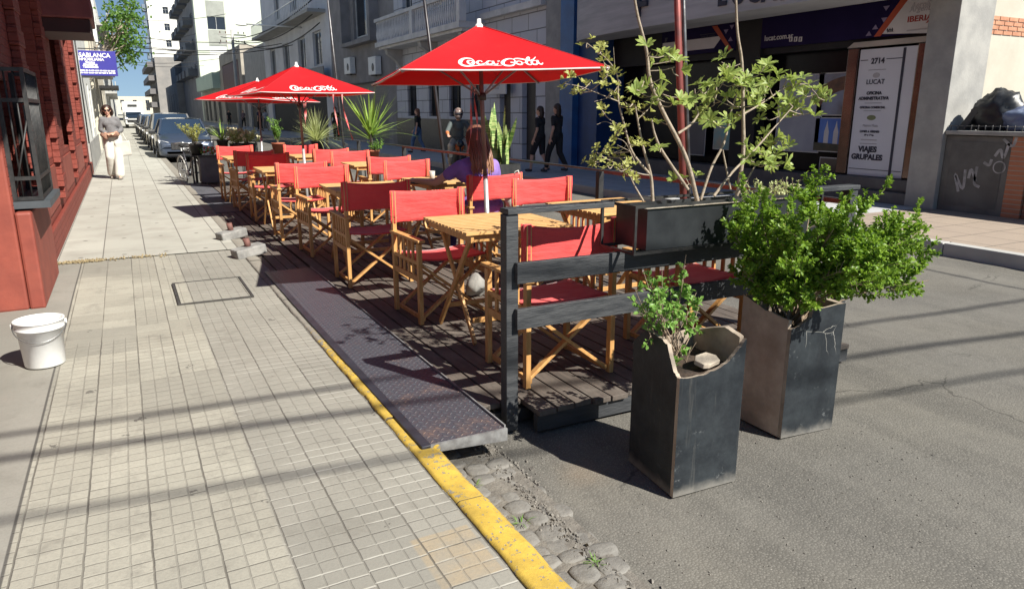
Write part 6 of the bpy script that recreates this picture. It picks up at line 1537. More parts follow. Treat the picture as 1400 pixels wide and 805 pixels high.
mb = MB(); cap(mb, B(-.07, 0, .95), .112, B(.07, 0, .95), .112)
chain(mb, [B(-.09, 0, .92), B(-.10, -.10, .52), B(-.10, .10, .14)], [.115, .098, .105]); chain(mb, [B(.09, 0, .92), B(.08, -.13, .52), B(.06, -.2, .12)], [.115, .098, .108])
fuse(mb, 'trousers', M('white_linen', (.60, .58, .52), (.50, .48, .43), 6, .85, bump=.4, bscale=16, coord='obj'), t, .013)
mb = MB(); cap(mb, B(-.17, -.17, 1.0), .055, B(.10, -.17, 1.03), .06); cap(mb, B(-.2, -.12, 1.02), .05, B(-.13, -.2, .95), .045)
fuse(mb, 'jacket_bundle', M('patterned_brown_cloth', (.16, .07, .05), (.30, .18, .12), 28, .85, bump=.4, coord='obj'), t, .013)
random.seed(4); mb = MB(); mb.ell(L(0, -.03, .035), (.092, .098, .095), Mx, 18, 12)
for k in range(26):
    a = random.uniform(.15, 2.99); x = math.cos(a); mb_p = [L(x * .06, .03 - .1 * math.sin(a), .10), L(x * .105, -.01 - .08 * math.sin(a), .02), L(x * (.115 + random.uniform(0, .02)), -.01 - .08 * math.sin(a), -.06), L(x * .10, -.01 - .07 * math.sin(a), -.125 - random.uniform(0, .03))]
    mb.tube(catmull(mb_p, 3), [.02, .024, .024, .026, .026, .024, .022, .018, .014, .008][:len(catmull(mb_p, 3))], 6)
mb.build('hair', M('dark_brown_hair', (.045, .022, .015), (.02, .012, .01), 30, .5, coord='obj'), t, recalc=False)
mb = MB()
for (x, y) in ((-.10, .06), (.06, -.27)): mb.box(B(x, y, .035), (.085, .25, .05))
fuse(mb, 'shoes', M('grey_shoes', (.25, .22, .19), None, 6, .6), t, .012)
# her bag
bg = thing('tote_bag', B(.20, .0, .55), 'white shoulder bag hanging at the side of the walking woman', 'bag')
WB = M('white_bag_fabric', (.52, .50, .45), (.42, .40, .36), 5, .8, bump=.3, bscale=14)
mb = MB(); mb.box(B(.20, -.10, .70), (.30, .13, .34), Matrix.Rotation(R(-6), 3, 'Y'), 0, 1.1); mb.build('bag_body', WB, bg, bevel=.03)
mb = MB(); mb.tube(catmull([B(.12, -.1, .87), B(.17, -.02, 1.12), B(.15, .0, 1.40), B(.19, .06, 1.12), B(.28, -.09, .88)], 6), .011, 6); mb.build('strap', WB, bg)
# --- seated woman in purple, seen from behind
cx, cy = 3.19, 6.72; g = Vector((cx, cy, 0))
t = thing('person', g, 'seated woman with long auburn hair and purple top, her back to the camera', 'person')
bm_ = MB(); lean = Vector((-.05, .04, 0))
hipL, hipR = B(-.11, .0, .58), B(.11, .0, .58)
cap(bm_, B(-.1, 0, .58), .115, B(.1, 0, .58), .115); cap(bm_, B(-.01, .02, .68), .12, B(-.02, .03, .86), .115); cap(bm_, B(-.09, .04, .98), .10, B(.05, .04, .98), .10); cap(bm_, B(-.18, .04, 1.03), .055, B(.12, .04, 1.03), .055); cap(bm_, B(-.03, .04, 1.05), .055, B(-.035, .06, 1.19), .047)
L, Mx = head(bm_, B(-.04, .08, 1.29), (-.45, 1, -.18), .98)
chain(bm_, [hipL, B(-.15, .42, .60), B(-.16, .46, .12)], [.10, .065, .042]); chain(bm_, [hipR, B(.13, .42, .60), B(.12, .48, .12)], [.10, .065, .042])
cap(bm_, B(-.16, .45, .05), .036, B(-.18, .60, .035), .03); cap(bm_, B(.12, .47, .05), .036, B(.12, .62, .035), .03)
el = B(-.42, .22, .845); wr = B(-.56, .40, .855)
chain(bm_, [B(-.21, .04, 1.01), el, wr], [.052, .04, .028]); hand(bm_, wr, (-.25, .9, .05), (.3, 0, -1), 1.05, .7, -1)
elr = B(.25, .14, .85); wrr = B(.10, .44, .86); chain(bm_, [B(.15, .04, 1.01), elr, wrr], [.052, .04, .028]); hand(bm_, wrr, (-.5, .8, .05), (0, 0, -1), 1.05, .8, 1)
fuse(bm_, 'body', SKIN, t, .0085, 2); face_parts(t, L, Mx, .98)
PURP = M('purple_cotton', (.26, .16, .48), (.2, .12, .38), 5, .85, bump=.35, bscale=14, coord='obj')
mb = MB(); cap(mb, B(-.1, 0, .60), .135, B(.1, 0, .60), .135); cap(mb, B(-.01, .02, .70), .14, B(-.02, .03, .88), .132); cap(mb, B(-.09, .04, .98), .118, B(.05, .04, .98), .118); cap(mb, B(-.19, .04, 1.015), .066, B(-.06, .04, 1.07), .05); cap(mb, B(.13, .04, 1.015), .066, B(0, .04, 1.07), .05); cap(mb, B(-.15, .05, .96), .12, B(.09, .05, .96), .12)
chain(mb, [B(-.21, .04, 1.01), B(-.31, .12, .93)], [.07, .064]); chain(mb, [B(.15, .04, 1.01), B(.20, .09, .92)], [.07, .064]); fuse(mb, 'top', PURP, t, .012)
mb = MB(); cap(mb, B(-.1, 0, .57), .128, B(.1, 0, .57), .128); chain(mb, [hipL, B(-.15, .42, .60), B(-.16, .46, .14)], [.118, .08, .06]); chain(mb, [hipR, B(.13, .42, .60), B(.12, .48, .14)], [.118, .08, .06]); fuse(mb, 'trousers', M('dark_violet_trousers', (.04, .025, .12), None, 5, .85), t, .013)
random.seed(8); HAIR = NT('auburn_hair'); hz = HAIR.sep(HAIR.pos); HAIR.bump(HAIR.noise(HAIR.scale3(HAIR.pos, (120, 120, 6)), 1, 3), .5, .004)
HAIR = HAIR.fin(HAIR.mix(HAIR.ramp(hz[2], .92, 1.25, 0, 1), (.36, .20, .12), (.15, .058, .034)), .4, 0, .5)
mb = MB(); mb.ell(L(0, -.025, .035), (.09, .10, .092), Mx, 20, 14)
for k in range(130):
    a = random.uniform(-.25, 3.4); x = math.cos(a); y = math.sin(a); rr = random.uniform(.85, 1.05)
    q = [L(x * .05, -.02 - .05 * y, .115), L(x * .108 * rr, -.02 - .10 * y * rr, .03), L(x * .125 * rr, -.035 - .095 * y * rr, -.08)]
    bx = q[-1] + Vector((random.uniform(-.02, .02), -.05 - .02 * rr, -.13)); q += [bx, bx + Vector((random.uniform(-.03, .03), random.uniform(-.02, .0), -random.uniform(.08, .17)))]
    P = catmull(q, 4); mb.tube(P, [.013 * (1 - .75 * (i / (len(P) - 1)) ** 2) for i in range(len(P))], 5)
mb.build('hair', HAIR, t, recalc=False)
mb = MB(); mb.box(wr + Vector((.03, .12, .012 + .80 - wr.z + .006)), (.08, .15, .01), Matrix.Rotation(R(20), 3, 'Z')); tag(mb.build('phone', DARK, loc=(wr.x + .03, wr.y + .12, .806)), 'dark phone under the hand of the seated woman', 'phone')
mb = MB(); gl = Vector((2.98, 7.55, .802)); mb.lathe([(.001, .002), (.028, 0), (.033, .11), (.031, .11), (.026, .006), (.001, .008)], gl, 20); tag(mb.build('glass', M('drink_glass', (.5, .45, .4), None, 4, .1), loc=gl), 'small drinking glass on the table of the seated woman', 'glass')
# white cloth bag on the chair side
mb = MB(); mb.ell((0, 0, 0), (.12, .06, .2), None, 16, 10); mb.v = [v + v.normalized() * .02 * mnoise.noise(v * 14) + Vector((3.48, 6.52, .74)) for v in mb.v]
hb = thing('shoulder_bag', (3.48, 6.52, .6), 'white cloth bag hung on the backrest of the seated woman', 'bag'); mb.build('bag_body', WB, hb); mb = MB(); mb.tube([(3.42, 6.49, .88), (3.44, 6.45, .965), (3.48, 6.47, .975), (3.52, 6.5, .89)], .007, 6); mb.build('strap', WB, hb)
# --- simple standing / walking figures
def figure(px, ptop, X, hgt, face, top, bottom, hair, label, stride=.25, arms=.1, longh=False, vox=.014, short_legs=False):
    c = atX(px, 200, X); g0 = Vector((X, c.y, .004)); k = hgt / 1.7; f = Vector(face).normalized(); sd = f.cross(Vector((0, 0, 1)))
    t = thing('person', g0, label, 'person'); C_ = lambda x, y, z: g0 + (sd * x + f * y) * k + Vector((0, 0, z * k))
    mb = MB(); cap(mb, C_(-.08, 0, .93), .095 * k, C_(.08, 0, .93), .095 * k); cap(mb, C_(0, 0, 1.0), .115 * k, C_(0, 0, 1.2), .11 * k); cap(mb, C_(-.13, 0, 1.38), .055 * k, C_(.13, 0, 1.38), .055 * k); cap(mb, C_(-.06, 0, 1.27), .1 * k, C_(.06, 0, 1.27), .1 * k); cap(mb, C_(0, 0, 1.4), .05 * k, C_(0, .02, 1.53), .047 * k)
    Lh, Mh = head(mb, C_(0, .02, 1.58), f, k)
    legs = ([C_(-.09, 0, .92), C_(-.09, .5 * stride + .06, .5), C_(-.09, stride, .1)], [C_(.09, 0, .92), C_(.09, -.1 * stride, .5), C_(.09, -stride, .14)])
    for l in legs: chain(mb, l, [.09 * k, .058 * k, .038 * k]); cap(mb, l[2] - Vector((0, 0, .05 * k)), .035 * k, l[2] - Vector((0, 0, .055 * k)) + f * .14 * k, .028 * k)
    ar = ([C_(-.155, 0, 1.36), C_(-.22, -.04 - arms * .4, 1.1), C_(-.21, .08 - arms, .86)], [C_(.155, 0, 1.36), C_(.22, .04 + arms * .2, 1.1), C_(.2, .16 + arms, .88)])
    for a in ar: chain(mb, a, [.046 * k, .036 * k, .026 * k]); hand(mb, a[2], (a[2] - a[1]), sd, k * 1.1, .5)
    fuse(mb, 'body', SKIN, t, vox, 2)
    mb = MB(); cap(mb, C_(0, 0, .98), .13 * k, C_(0, 0, 1.2), .125 * k); cap(mb, C_(-.06, 0, 1.27), .115 * k, C_(.06, 0, 1.27), .115 * k)
    for s_ in (-1, 1): cap(mb, C_(0, 0, 1.41), .055 * k, C_(s_ * .15, 0, 1.36), .062 * k)
    for a in ar: chain(mb, [a[0] - Vector((0, 0, .01)), a[0].lerp(a[1], .7)], [.06 * k, .05 * k])
    fuse(mb, 'shirt', top, t, .016)
    mb = MB(); cap(mb, C_(-.08, 0, .93), .112 * k, C_(.08, 0, .93), .112 * k)
    for l in legs: chain(mb, l[:2] + ([l[1].lerp(l[2], .85)] if not short_legs else []), [.108 * k, .078 * k, .06 * k])
    fuse(mb, 'trousers', bottom, t, .016)
    mb = MB(); mb.ell(Lh(0, -.025, .035), (.088 * k, .098 * k, .092 * k), Mh, 16, 10)
    if longh: mb.ell(Lh(0, -.075, -.07), (.085 * k, .05 * k, .15 * k), Mh, 14, 10)
    mb.build('hair', hair, t)
    mb = MB()
    for l in legs: mb.box(l[2] - Vector((0, 0, .055 * k)) + f * .06 * k, (.09 * k, .09 * k, .07 * k)); cap(mb, l[2] - Vector((0, 0, .055 * k)), .043 * k, l[2] - Vector((0, 0, .06 * k)) + f * .15 * k, .036 * k)
    fuse(mb, 'shoes', M('dark_shoes', (.04, .04, .05), None, 4, .6), t, .014)
    return t
BLK = M('black_cloth', (.014, .014, .016), (.022, .02, .022), 6, .85, coord='obj'); HB = M('brown_hair', (.06, .03, .02), (.03, .018, .012), 20, .5); HR = M('light_brown_hair', (.20, .09, .05), (.12, .05, .03), 20, .5)
figure(738, 145, 9.6, 1.68, (-.5, .9, 0), BLK, BLK, HB, 'person in black shirt and knee length shorts, left one of the walking pair', .22, .02, True, short_legs=True)
figure(761, 140, 9.9, 1.74, (-.35, .95, 0), BLK, BLK, HB, 'person in long black clothes, right one of the walking pair', .26, .05, True)
figure(572, 152, 10.0, 1.66, (-.7, .75, 0), BLK, M('blue_jeans', (.10, .17, .30), (.07, .12, .22), 8, .85, coord='obj'), HR, 'person with light brown hair in blue jeans by the classical house', .24, .1, True)
NVY = M('navy_cloth', (.03, .04, .09), None, 5, .85); WHC = M('white_cloth', (.55, .55, .56), None, 5, .85); GRC = M('mauve_cloth', (.25, .17, .18), None, 5, .85)
figure(358, 150, 10.0, 1.78, (-.6, 1, 0), NVY, DARK, HB, 'distant person in navy top on the far pavement', .12)
figure(366, 150, 10.3, 1.72, (-.4, 1, 0), WHC, M('grey_trousers', (.25, .24, .23), None, 5, .85), HB, 'distant person in white shirt next to the navy one on the far pavement', .25)
figure(336, 150, 10.5, 1.66, (.2, -1, 0), GRC, DARK, HR, 'distant person in a mauve top on the far pavement', .15)
figure(317, 150, 10.3, 1.7, (0, -1, 0), BLK, BLK, HB, 'distant person in black near the corner shop', .1)
figure(461, 150, 10.4, 1.78, (-.3, -1, 0), BLK, BLK, HB, 'person in black standing in the shade behind the middle parasol', .05)
# --- motorcyclist and motorcycle
X = 8.0; c = atX(627, 160, X); my = c.y; g = Vector((X, my, -.155))
mo = thing('motorcycle', g, 'small dark motorcycle with orange side panels parked by the far kerb', 'motorcycle'); f = Vector((-.35, -1, 0)).normalized(); sd = f.cross(Vector((0, 0, 1)))
Cm = lambda x, y, z: g + sd * x + f * y + Vector((0, 0, z))
for y, nm in ((.62, 'front_wheel'), (-.62, 'rear_wheel')):
    mb = MB(); n = 28
    for r_, tr_ in ((.27, .045),):
        ring = [Cm(0, y + r_ * math.cos(a), .31 + r_ * math.sin(a)) for a in [6.2832 * k / n for k in range(n + 1)]]; mb.tube(ring, tr_, 8, cap=False)
    w = mb.build(nm, TYRE, mo); mb = MB()
    for k in range(8): a = 6.2832 * k / 8; mb.tube([Cm(0, y, .31), Cm(0, y + .24 * math.cos(a), .31 + .24 * math.sin(a))], .01, 5)
    mb.build('spokes', GREYSTEEL, w)
mb = MB(); cap(mb, Cm(0, .15, .78), .13, Cm(0, -.12, .74), .10); fuse(mb, 'fuel_tank', M('orange_paint', (.55, .13, .03), None, 4, .3), mo, .02)
mb = MB(); cap(mb, Cm(0, -.2, .76), .10, Cm(0, -.65, .80), .085); fuse(mb, 'saddle', DARK, mo, .02)
mb = MB(); mb.box(Cm(0, 0, .45), (.3, .35, .3)); mb.bar(Cm(0, .3, .95), Cm(0, .62, .31), .05, .05); mb.bar(Cm(0, -.1, .4), Cm(0, -.62, .33), .05, .05); mb.bar(Cm(0, -.6, .75), Cm(0, -.62, .35), .04, .04); mb.bar(Cm(-.34, .2, 1.04), Cm(.34, .2, 1.04), .03, .03); mb.bar(Cm(0, .3, .95), Cm(0, -.3, .7), .05, .05)
mb.build('frame', BLACKSTEEL, mo)
mb = MB(); mb.ell(Cm(0, .42, .88), (.1, .1, .1)); mb.build('headlight', GLASS, mo)
t = thing('person', Cm(0, -.2, 0), 'motorcyclist with a patterned helmet and grey shirt sitting on the motorcycle', 'person')
mb = MB(); cap(mb, Cm(-.1, -.25, .90), .11, Cm(.1, -.25, .90), .11); cap(mb, Cm(0, -.22, 1.0), .13, Cm(0, -.15, 1.2), .13); cap(mb, Cm(-.15, -.1, 1.42), .06, Cm(.15, -.1, 1.42), .06); cap(mb, Cm(0, -.1, 1.3), .13, Cm(0, -.1, 1.35), .12); cap(mb, Cm(0, -.08, 1.45), .05, Cm(0, -.05, 1.55), .05)
L, Mx = head(mb, Cm(0, -.03, 1.64), f, 1)
A1 = [Cm(-.2, -.1, 1.4), Cm(-.32, .02, 1.17), Cm(-.3, .2, 1.08)]; A2 = [Cm(.2, -.1, 1.4), Cm(.32, .02, 1.17), Cm(.3, .2, 1.08)]
for a in (A1, A2): chain(mb, a, [.052, .042, .03]); hand(mb, a[2], f, (0, 0, -1), 1.1, 1.0)
G1 = [Cm(-.12, -.25, .9), Cm(-.24, .18, .80), Cm(-.25, .02, .32)]; G2 = [Cm(.12, -.25, .9), Cm(.24, .18, .80), Cm(.25, .02, .32)]
for l in (G1, G2): chain(mb, l, [.1, .065, .045]); cap(mb, l[2] - Vector((0, 0, .05)), .04, l[2] - Vector((0, 0, .06)) + f * .16, .03)
fuse(mb, 'body', SKIN, t, .014, 2)
mb = MB(); cap(mb, Cm(0, -.22, .98), .145, Cm(0, -.15, 1.2), .145); cap(mb, Cm(0, -.1, 1.3), .145, Cm(0, -.1, 1.36), .13); cap(mb, Cm(-.15, -.1, 1.41), .073, Cm(.15, -.1, 1.41), .073)
for a in (A1, A2): chain(mb, [a[0], a[1]], [.072, .062])
fuse(mb, 'shirt', M('dark_grey_shirt', (.10, .12, .12), (.07, .08, .08), 5, .85), t, .016)
mb = MB()
for a in (A1, A2): chain(mb, [a[1], a[1].lerp(a[2], .6)], [.055, .048])
fuse(mb, 'sleeves', M('orange_sleeve', (.55, .16, .05), None, 5, .8), t, .014)
mb = MB(); cap(mb, Cm(-.1, -.25, .9), .122, Cm(.1, -.25, .9), .122)
for l in (G1, G2): chain(mb, [l[0], l[1], l[1].lerp(l[2], .85)], [.115, .085, .07])
fuse(mb, 'trousers', M('beige_trousers', (.45, .40, .32), None, 5, .85), t, .016)
mb = MB(); mb.ell(L(0, -.01, .02), (.128, .15, .145), Mx, 24, 16); mb.ell(L(0, .05, -.07), (.10, .10, .08), Mx, 20, 12)
HEL = M('helmet_pattern', (.30, .25, .22), (.12, .05, .04), 16, .2, coord='obj'); fuse(mb, 'helmet', HEL, t, .012)
mb = MB(); mb.ell(L(0, .045, .0), (.112, .115, .055), Mx, 24, 12); mb.build('visor', mat_glass('smoked_visor', (.02, .02, .025), .08), t)
# ================================================================ cars, truck, bicycle
CHROME = M('chrome_trim', (.55, .55, .56), None, 4, .15, metal=.95); LAMP = M('lamp_lens', (.55, .57, .6), (.7, .7, .72), 9, .12); CARGLASS = mat_glass('car_glass', (.012, .02, .035), .05); CARBLK = M('car_black_plastic', (.02, .02, .022), None, 5, .5)
def carpaint(name, c):
    n = NT(name); n.fin(n.mix(n.noise(n.pos, 1.5, 3), c, tuple(x * .85 for x in c)), .32, .55); n.put(n.b.inputs['Coat Weight'], .8); return n.mat
def wheel(parent, c, r=.31, w=.2):
    mb = MB(); mb.lathe([(r * .62, -w / 2), (r * .93, -w / 2), (r, -w * .35), (r, w * .35), (r * .93, w / 2), (r * .62, w / 2), (r * .62, -w / 2)], c, 28, axis='x'); t = mb.build('wheel', TYRE, parent)
    mb = MB(); s = -1 if c[0] < wloc(parent).x else 1; o = Vector(c) + Vector((s * w * .42, 0, 0))
    mb.lathe([(r * .6, -w * .3), (r * .6, .0), (r * .54, .0), (r * .5, -.03)], o, 24, axis='x')
    for k in range(5):
        a = 6.2832 * k / 5; mb.bar(o, o + Vector((0, math.cos(a), math.sin(a))) * r * .56, .03, .07, (1, 0, 0))
    mb.build('rim', CHROME, t)
def car(x0, y0, W, Lg, Hh, col, label, tall=0, detail=True, front=0, name='parked_car'):
    """nose towards the camera (-Y); x0 = left side of the car, y0 = nose"""
    g = Vector((x0 + W / 2, y0 + Lg / 2, -.155)); t = thing(name, g, label, 'car', 'cars parked along the near kerb')
    z0 = -.155; cx = x0 + W / 2; hw = W / 2
    # stations: (y fraction, half width, bottom, belt/hood height)
    st = [(0.0, .80, .30, .58), (.012, .90, .22, .66), (.05, .965, .18, .76), (.12, .99, .18, .84), (.24, 1, .2, .93 + tall), (.34, 1, .2, .95 + tall), (.6, 1, .2, .96 + tall), (.85, 1, .2, .98 + tall), (.95, .97, .22, .97 + tall), (.99, .92, .28, .92 + tall), (1.0, .86, .36, .84)]
    def ring(f, k, b, h):
        y = y0 + Lg * f; w = hw * k
        pts = [(-.0, b), (-w * .8, b), (-w * .97, b + .07), (-w, b + .22), (-w * 1.0, (b + h) / 2 + .04), (-w * .965, h - .06), (-w * .90, h), (-w * .55, h + .025), (0, h + .035)]
        pts += [(-x, z) for x, z in reversed(pts[1:-1])]
        return [Vector((cx + x, y, z0 + z)) for x, z in pts]
    rs = [ring(*s) for s in st]; n = len(rs[0]); mb = MB(); vs = [v for r in rs for v in r]
    fs = [(i * n + k, i * n + (k + 1) % n, (i + 1) * n + (k + 1) % n, (i + 1) * n + k) for i in range(len(rs) - 1) for k in range(n)]
    mb.add(vs, fs, 0, True); mb.add(rs[0], [tuple(reversed(range(n)))]); mb.add(rs[-1], [tuple(range(n))]); mb.build('body', col, t)
    # cabin
    A = lambda f, k, z: [Vector((cx - hw * k, y0 + Lg * f, z0 + z)), Vector((cx + hw * k, y0 + Lg * f, z0 + z))]
    bz = .955 + tall; f0, f1, f2, f3 = .245, .40, .86, .965
    bl, bt = A(f0, .86, bz - .02), A(f1, .70, Hh); rl, rt = A(f3, .86, bz), A(f2, .68, Hh - .02)
    mb = MB(); N = 6
    ro = []
    for i in range(N + 1):
        f = f1 + (f2 - f1) * i / N; z = Hh + .03 * math.sin(math.pi * i / N); k = .70
        ro.append([Vector((cx + hw * k * q, y0 + Lg * f, z0 + z - .035 * abs(q) ** 3)) for q in (-1, -.6, 0, .6, 1)])
    vs = [v for r in ro for v in r]; mb.add(vs, [(i * 5 + k, i * 5 + k + 1, (i + 1) * 5 + k + 1, (i + 1) * 5 + k) for i in range(N) for k in range(4)], 0, True)
    for s in (0, 1):
        q = 1 if s else -1; ins = Vector((-q * .0, 0, 0))
        mb.bar(bl[s], bt[s] + Vector((0, 0, -.035)), .06, .05); mb.bar(rl[s], rt[s] + Vector((0, 0, -.035)), .09, .05); mb.bar(bt[s] + Vector((0, 0, -.035)), rt[s] + Vector((0, 0, -.035)), .05, .05)
        m0 = Vector((cx + q * hw * .93, y0 + Lg * .6, z0 + bz)); m1 = Vector((cx + q * hw * .70, y0 + Lg * .6, z0 + Hh - .03)); mb.bar(m0, m1, .06, .05)
    mb.build('roof', col, t)
    mb = MB(); mb.add([bl[0], bl[1], bt[1] + Vector((-.0, 0, -.035)), bt[0] + Vector((0, 0, -.035)), (bl[0] + bl[1]) / 2 + Vector((0, -.07, .01)), (bt[0] + bt[1]) / 2 + Vector((0, -.03, -.01))], [(0, 4, 5, 3), (4, 1, 2, 5)], 0, True); mb.build('windscreen', CARGLASS, t, recalc=False)
    mb = MB(); mb.add([rl[0], rl[1], rt[1], rt[0]], [(0, 1, 2, 3)]); mb.build('rear_window', CARGLASS, t)
    for s in (0, 1):
        q = 1 if s else -1; mb = MB(); p = [bl[s], Vector((cx + q * hw * .93, y0 + Lg * .6, z0 + bz)), rl[s], rt[s], bt[s]]
        mb.add([v + Vector((-q * .012, 0, -.02)) for v in p], [(0, 1, 2, 3, 4)]); mb.build('side_window', CARGLASS, t)
    for s in (-1, 1):
        for f in (.165, .80): wheel(t, (cx + s * (hw - .11), y0 + Lg * f, z0 + .32), .32, .21)
        mb = MB(); mb.box((cx + s * (hw + .09), y0 + Lg * .30, z0 + bz + .05), (.2, .1, .13)); mb.build('wing_mirror', CARBLK, t, bevel=.03)
        mb = MB(); sh = [(cx + s * hw * .56, .60), (cx + s * hw * .93, .66), (cx + s * hw * .95, .77), (cx + s * hw * .62, .70)]
        yy = y0 - .005
        mb.add([Vector((sh[0][0], yy + .02, z0 + sh[0][1])), Vector((sh[1][0], yy + .16, z0 + sh[1][1])), Vector((sh[2][0], yy + .24, z0 + sh[2][1])), Vector((sh[3][0], yy + .06, z0 + sh[3][1]))] + [Vector((a, yy + .35, z0 + b)) for a, b in sh], [(0, 1, 2, 3), (7, 6, 5, 4), (0, 4, 5, 1), (1, 5, 6, 2), (2, 6, 7, 3), (3, 7, 4, 0)])
        mb.build('headlight', LAMP, t)
        for f in (.13, .165, .2): pass
        ar = MB(); rr = [Vector((cx + s * (hw + .004), y0 + Lg * f + .38 * math.cos(a), z0 + .32 + .38 * math.sin(a))) for f in (.165,) for a in [math.pi * k / 12 for k in range(13)]]
        ar.tube(rr, .025, 6); rr = [v + Vector((0, Lg * .635, 0)) for v in rr]; ar.tube(rr, .025, 6); parts(ar, 'wheel_arch', CARBLK, t)
    mb = MB()
    for k in range(6): mb.span((cx - hw * .52, y0 - .02, z0 + .46 + k * .035), (cx + hw * .52, y0 + .03, z0 + .475 + k * .035))
    for k in range(9): x = cx - hw * .5 + k * hw * .125; mb.span((x, y0 - .025, z0 + .45), (x + .012, y0 - .005, z0 + .66))
    mb.build('grille', CHROME, t); mb = MB(); mb.span((cx - hw * .54, y0 - .012, z0 + .44), (cx + hw * .54, y0 + .05, z0 + .675)); mb.span((cx - hw * .7, y0 + .0, z0 + .26), (cx + hw * .7, y0 + .06, z0 + .38)); parts(mb, 'air_intake', CARBLK, t)
    mb = MB(); mb.span((cx - .2, y0 - .04, z0 + .40), (cx + .2, y0 - .027, z0 + .50)); mb.build('number_plate', M('plate_white', (.6, .6, .6), None, 4, .5), t)
    return t
P1 = carpaint('blue_grey_car_paint', (.075, .095, .14)); P2c = carpaint('silver_car_paint', (.34, .33, .31)); P3 = carpaint('beige_silver_car_paint', (.36, .34, .30)); P4 = carpaint('dark_car_paint', (.05, .055, .07))
car(.98, 27.4, 1.80, 4.1, 1.46, P1, 'nearest parked blue-grey car with a slatted grille, behind the bicycle', 0)
car(.95, 32.6, 1.80, 4.4, 1.62, P2c, 'tall silver car parked directly behind the blue-grey one', .05)
car(.92, 38.5, 1.75, 4.2, 1.5, P3, 'third parked car, beige-silver', .02)
car(.90, 44.5, 1.7, 4.0, 1.45, P4, 'fourth parked car, dark coloured', 0)
car(.88, 50.5, 1.7, 4.0, 1.48, P2c, 'fifth parked car in the row, small and silver in the distance', 0)
car(.88, 56.5, 1.7, 4.0, 1.5, P4, 'farthest parked car of the row, in front of the white truck', 0)
# white box truck
x0 = atY(166, 140, 78).x; x1 = atY(195, 140, 78).x; zt = atY(180, 139, 78).z
tr = thing('truck', ((x0 + x1) / 2, 82, -.155), 'white box truck standing beyond the parked cars', 'truck'); TW = M('truck_white', (.75, .75, .73), (.68, .68, .66), .6, .5)
mb = MB(); mb.span((x0, 80.3, .5), (x1, 87, zt)); mb.build('cargo_box', TW, tr, bevel=.04)
mb = MB(); mb.span((x0 + .12, 78.2, .35), (x1 - .12, 80.2, zt - .75)); cab = mb.build('cab', TW, tr, bevel=.12)
mb = MB(); mb.span((x0 + .25, 78.12, zt - 1.5), (x1 - .25, 78.19, zt - .95)); mb.build('windscreen', CARGLASS, tr, bevel=.02)
mb = MB(); mb.span((x0 + .3, 78.15, .55), (x1 - .3, 78.19, .8)); mb.build('grille', CARBLK, tr)
mb = MB(); mb.span(((x0 + x1) / 2 - .4, 80.22, zt - .45), ((x0 + x1) / 2 + .4, 80.29, zt - .25)); mb.build('box_vent', CARBLK, tr)
for s in (x0 + .25, x1 - .25):
    mb = MB(); mb.span((s - .12, 78.1, .85), (s + .12, 78.19, 1.0)); mb.build('headlight', LAMP, tr)
    for y in (79.2, 85.5): mb = MB(); mb.lathe([(.001, -.13), (.42, -.13), (.45, 0), (.42, .13), (.001, .13)], (s, y, .29), 20, axis='x'); mb.build('wheel', TYRE, tr)
# bicycle leaning by the corner planter
bx, by = 1.30, 18.6
bk = thing('bicycle', (bx, by, -.15), 'bicycle with thin pale tyres standing by the far left corner of the deck', 'bicycle'); f = Vector((.22, -1, 0)).normalized(); sd = f.cross(Vector((0, 0, 1))); up = (Vector((0, 0, 1)) + sd * .08).normalized()
Cb = lambda y, z, x=0: Vector((bx, by, -.15)) + f * y + up * z + sd * x
SIL = M('bicycle_rim', (.5, .5, .5), None, 5, .3, metal=.8); BKF = M('bicycle_frame_paint', (.05, .05, .06), None, 4, .35)
for y in (.52, -.52):
    mb = MB(); n = 32; mb.tube([Cb(y + .33 * math.cos(6.2832 * k / n), .345 + .33 * math.sin(6.2832 * k / n)) for k in range(n + 1)], .016, 6, cap=False); w = mb.build('wheel', M('pale_tyre', (.35, .34, .32), None, 5, .7), bk)
    mb = MB(); mb.tube([Cb(y + .305 * math.cos(6.2832 * k / n), .345 + .305 * math.sin(6.2832 * k / n)) for k in range(n + 1)], .009, 5, cap=False)
    for k in range(20): a = 6.2832 * k / 20; mb.tube([Cb(y, .345, .02 * (-1) ** k), Cb(y + .3 * math.cos(a), .345 + .3 * math.sin(a))], .0018, 3)
    mb.tube([Cb(y, .345, -.05), Cb(y, .345, .05)], .018, 8); mb.build('spokes', SIL, w)
mb = MB(); bb, seat, headt, headb = Cb(-.05, .30), Cb(-.2, .82), Cb(.34, .86), Cb(.38, .68)
for a, b, r in ((bb, seat, .015), (seat, headt, .015), (bb, headb, .017), (headt, headb, .018), (bb, Cb(-.52, .345), .011), (Cb(-.17, .74), Cb(-.52, .345), .010), (headb, Cb(.52, .345), .012)): mb.tube([a, b], r, 8)
mb.build('frame', BKF, bk)
mb = MB(); mb.tube([headt, Cb(.32, .98)], .012, 8); mb.tube(catmull([Cb(.22, 1.0, -.27), Cb(.34, 1.02, -.15), Cb(.33, 1.0, 0), Cb(.34, 1.02, .15), Cb(.22, 1.0, .27)], 4), .012, 8); mb.build('handlebar', SIL, bk)
mb = MB(); mb.ell(Cb(-.24, .93), (.07, .12, .035)); mb.tube([seat, Cb(-.23, .92)], .012, 8); mb.build('saddle', DARK, bk)
mb = MB(); mb.tube([Cb(-.05, .30, -.05), Cb(-.05, .30, .05)], .07, 16); mb.bar(Cb(-.05, .30, .07), Cb(.06, .18, .07), .02, .02); mb.bar(Cb(-.05, .30, -.07), Cb(-.16, .42, -.07), .02, .02); mb.build('crankset', SIL, bk)
mb = MB()
